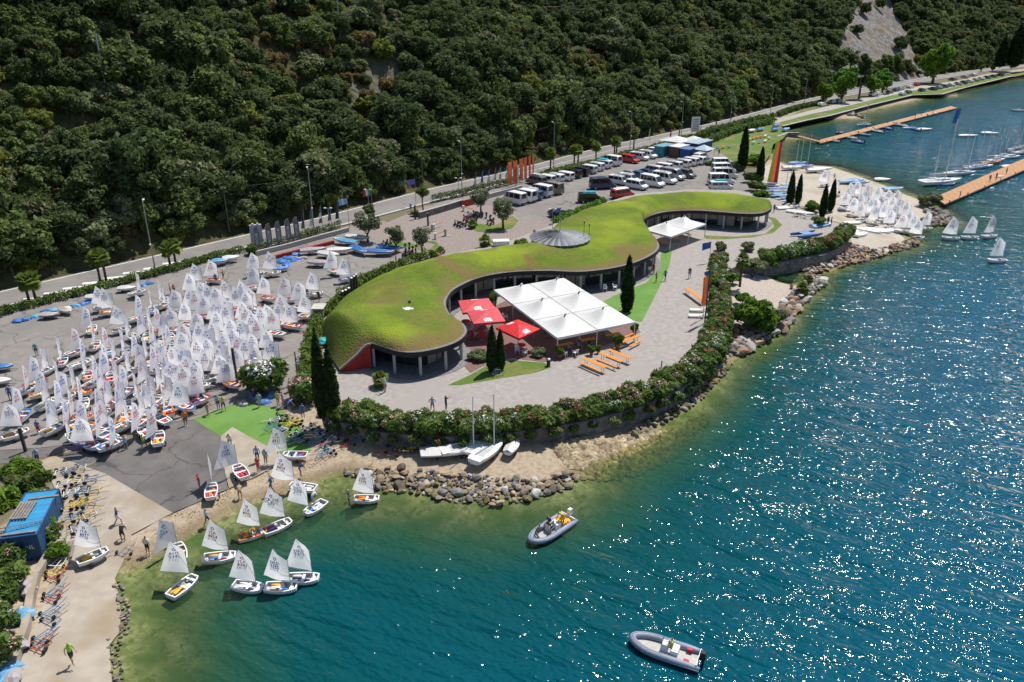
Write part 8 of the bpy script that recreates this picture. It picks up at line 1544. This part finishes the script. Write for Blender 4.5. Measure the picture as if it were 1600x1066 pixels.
# ------------------------------------------------------------------ jetties and moored yachts
DECK = pm('jetty_boards', (.44, .25, .13), (.36, .195, .10), scale=1.2, rough=.85, bump=.3, bscale=3)
def jetty(label, up, lo_px, z, step):
    (a0, a1), (b0, b1) = up, lo_px; A0, A1, B0, B1 = G(*a0, z), G(*a1, z), G(*b0, z), G(*b1, z); t_ = thing('jetty', label, 'jetty', Vector((A0.x, A0.y, 0))); O = Vector((A0.x, A0.y, 0)); n = max(2, int((A1 - A0).length / step))
    for k in range(n):
        f0, f1 = k / n, (k + .975) / n; P = [A0.lerp(A1, f0) - O, A0.lerp(A1, f1) - O, B0.lerp(B1, f1) - O, B0.lerp(B1, f0) - O]; Q = [p - Vector((0, 0, .14)) for p in P]
        obj('deck_panel', MB().add(P + Q, [(3, 2, 1, 0), (4, 5, 6, 7), (0, 1, 5, 4), (1, 2, 6, 5), (2, 3, 7, 6), (3, 0, 4, 7)]), DECK, t_)
        if k % 2 == 0: c = (P[0] + P[2]) / 2; c.z = z / 2 - .15; obj('float', MB().bar((P[0] + P[3]) / 2 * 1 + Vector((0, 0, -z / 2 - .1)), (P[1] + P[2]) / 2 + Vector((0, 0, -z / 2 - .1)), abs((A1 - A0).normalized().cross(B0 - A0).z) * .7, z), flat('float_grey', (.16, .16, .16)), t_)
    for s, (p, q) in enumerate(((A0, A1), (B0, B1))): obj('edge_beam', MB().bar(p - O + Vector((0, 0, -.2)), q - O + Vector((0, 0, -.2)), .16, .3), flat('jetty_edge', (.12, .085, .06)), t_)
    for k in range(1, n, 4): p = B0.lerp(B1, k / n) - O; obj('bollard', MB().lathe([(.1, 0), (.1, .3), (.14, .32), (.14, .4)], p, 8), GREYM, t_)
    return t_
jetty('long narrow timber jetty with moored inflatables in the far bay', ((1281,218.5),(1486,166)), ((1281,224),(1496,168.5)), .6, 4.0); jetty('broad timber jetty running off the right picture edge', ((1461,308),(1660,222)), ((1476,319),(1660,240)), .7, 3.0)
A, B = G(1247,212.5,1.2), G(1283,222,.7); gy = thing('gangway', 'grey steel gangway linking lawn and far jetty', 'gangway', Vector((A.x, A.y, 0))); d = B - A; s_ = Vector((-d.y, d.x, 0)).normalized() * .7; O = Vector((A.x, A.y, 0))
obj('deck', MB().bar(A - O, B - O, 1.4, .1), DECK, gy)
for s in (-1, 1):
    m_ = MB().tube([A - O + s_ * s + Vector((0, 0, 1)), B - O + s_ * s + Vector((0, 0, 1))], .04, 5)
    for k in range(9): p = (A - O).lerp(B - O, k / 8) + s_ * s; m_.tube([p, p + Vector((0, 0, 1))], .03, 5)
    obj('railing', m_, ALU, gy)
def yacht(p, rz, L_, mast, label, hm=WHITE, boomc='white', group='yachts at the broad jetty', spr=True):
    t_ = thing('yacht', label, 'yacht', p, rz, group); B_ = L_ * .29; D_ = L_ * .10
    obj('hull', hull_mb(L_, B_, D_, .2, .75, 11).mesh('hull', False), hm, t_, (0, 0, -.12)); obj('cabin', MB().box((L_ * .03, 0, D_ + .08), (L_ * .34, B_ * .5, .34), taper=.85), WHITE2, t_); obj('cockpit', MB().box((-L_ * .28, 0, D_ - .1), (L_ * .26, B_ * .5, .06)), COCK, t_)
    for s in (-1, 1): obj('cabin_window', MB().box((L_ * .04, s * B_ * .246, D_ + .1), (L_ * .22, .03, .12)), GLASS, t_)
    m_ = obj('mast', MB().tube([(L_ * .08, 0, D_ - .2), (L_ * .08, 0, mast)], [.13, .09], 8), WHITE2, t_)
    for k in ((.45, .7) if spr else (.55,)): obj('spreader', MB().bar((L_ * .08, -.75, mast * k), (L_ * .08, .75, mast * k), .06, .03), WHITE2, m_)
    obj('boom', MB().tube([(L_ * .08, 0, D_ + 1.2), (-L_ * .34, 0, D_ + 1.25)], .06, 7), SPAR, t_); obj('furled_sail', MB().tube([(L_ * .07, 0, D_ + 1.36), (-L_ * .1, 0, D_ + 1.4), (-L_ * .33, 0, D_ + 1.36)], [.16, .14, .08], 7), TARP[boomc], t_)
    for nm, a_, b_ in (('forestay', (L_ * .49, 0, D_ * 1.2), (L_ * .08, 0, mast * .95)), ('backstay', (-L_ * .49, 0, D_), (L_ * .08, 0, mast)), ('shroud', (L_ * .05, -B_ * .45, D_), (L_ * .08, 0, mast * .9)), ('shroud', (L_ * .05, B_ * .45, D_), (L_ * .08, 0, mast * .9))): obj(nm, MB().tube([a_, b_], .018, 4), GREYM, t_)
    m_ = MB()
    for s in (-1, 1): m_.tube([(-L_ * .48, s * B_ * .36, D_ + .55), (0, s * B_ * .46, D_ + .55), (L_ * .44, s * B_ * .12, D_ + .65)], .02, 4)
    obj('guard_rail', m_, ALU, t_)
yacht(G(1470,288,0), R(15), 11.0, 14.5, 'large white yacht moored at the foot of the broad jetty'); yacht(G(1497,273,0), R(12), 7.5, 11, 'white yacht moored behind the large one, blue boom cover', boomc='blue'); yacht(G(1523,264,0), R(15), 7.0, 9.5, 'slim white and blue yacht in the middle of the moored row', flat('hull_paleblue', (.4, .5, .6)), 'blue'); yacht(G(1548,256,0), R(18), 6.5, 9, 'yacht with an orange hull side at the broad jetty', flat('hull_orange', (.6, .2, .06)), 'white'); yacht(G(1566,246,0), R(18), 6.5, 9, 'white yacht with a slanting mast in the moored row', boomc='blue'); yacht(G(1588,236,0), R(20), 8, 12, 'dark hulled yacht at the right end of the moored row', flat('hull_black', (.03, .03, .035)), 'grey'); yacht(G(1580,247,0), R(18), 6.0, 8.5, 'small white yacht with orange stripe near the right edge')
p = G(1483,204,6.0); flg = thing('spinnaker', 'blue cloth hoisted beside the tallest mast', 'sail', (p.x, p.y, p.z)); flg.location = G(1484,258,0); obj('halyard', MB().tube([(0, 0, .3), (0, 0, 15)], .02, 4), GREYM, flg); obj('cloth', cloth([(0, 0, 14), (-1.1, .3, 13.8), (-1.7, .2, 10.5), (-.7, 0, 10.3)], 6, .2), FC['blue'], flg)
for x, y, L_, hd, c, l in ((1512,214,6.5,5,'white','white hull moored out in the bay, left of two'),(1546,210,5.5,-8,'white','white boat with a dark figure in the middle of the bay'),(1443,204,6,10,'white','white hull beside the far jetty'),(1378,283,4,0,'white','small pale boat off the north beach')):
    beached('moored_boat', l, 'boat', G(x, y, -.1), R(hd), L_, 2.0, .55, WHITE, TARP[c], stand=0.0, group='boats moored in the bay')
for i, (x, y, rz) in enumerate(((1499,310,1),(1556,281,.4),(1546,284,2),(1572,272,1.5),(1430,183,.4))): person(G(x, y, .7), 'stand', rz, ['black', 'navy', 'grey', 'tan', 'black'][i], 'black', 'on the jetty, %s listed' % nth(i))
bd_ = board(G(1562,276,.85), .3, WHITE, 'white board lying on the broad jetty', 'boards on the jetty')
for i, (x, y, L_, mst, hd) in enumerate(((1455,284,6.5,8.5,14),(1508,272,6,9,15),(1535,262,6.5,9.5,16),(1556,252,6,8.5,18),(1598,240,7,10,20),(1575,262,5,0,18),(1478,290,5,0,12),(1350,196,5,7,10),(1420,202,5,0,8))):
    if mst: yacht(G(x, y, 0), R(hd), L_, mst, 'small white moored sailing boat, number %s among those at the jetties' % nth(i), boomc=('blue', 'white', 'grey')[i % 3], group='small boats at the jetties', spr=False)
    else: beached('moored_boat', 'small covered boat moored beside a jetty, %s listed' % nth(i), 'boat', G(x, y, -.1), R(hd), L_, 1.9, .5, WHITE, TARP[('blue', 'white')[i % 2]], stand=0, group='small boats at the jetties')
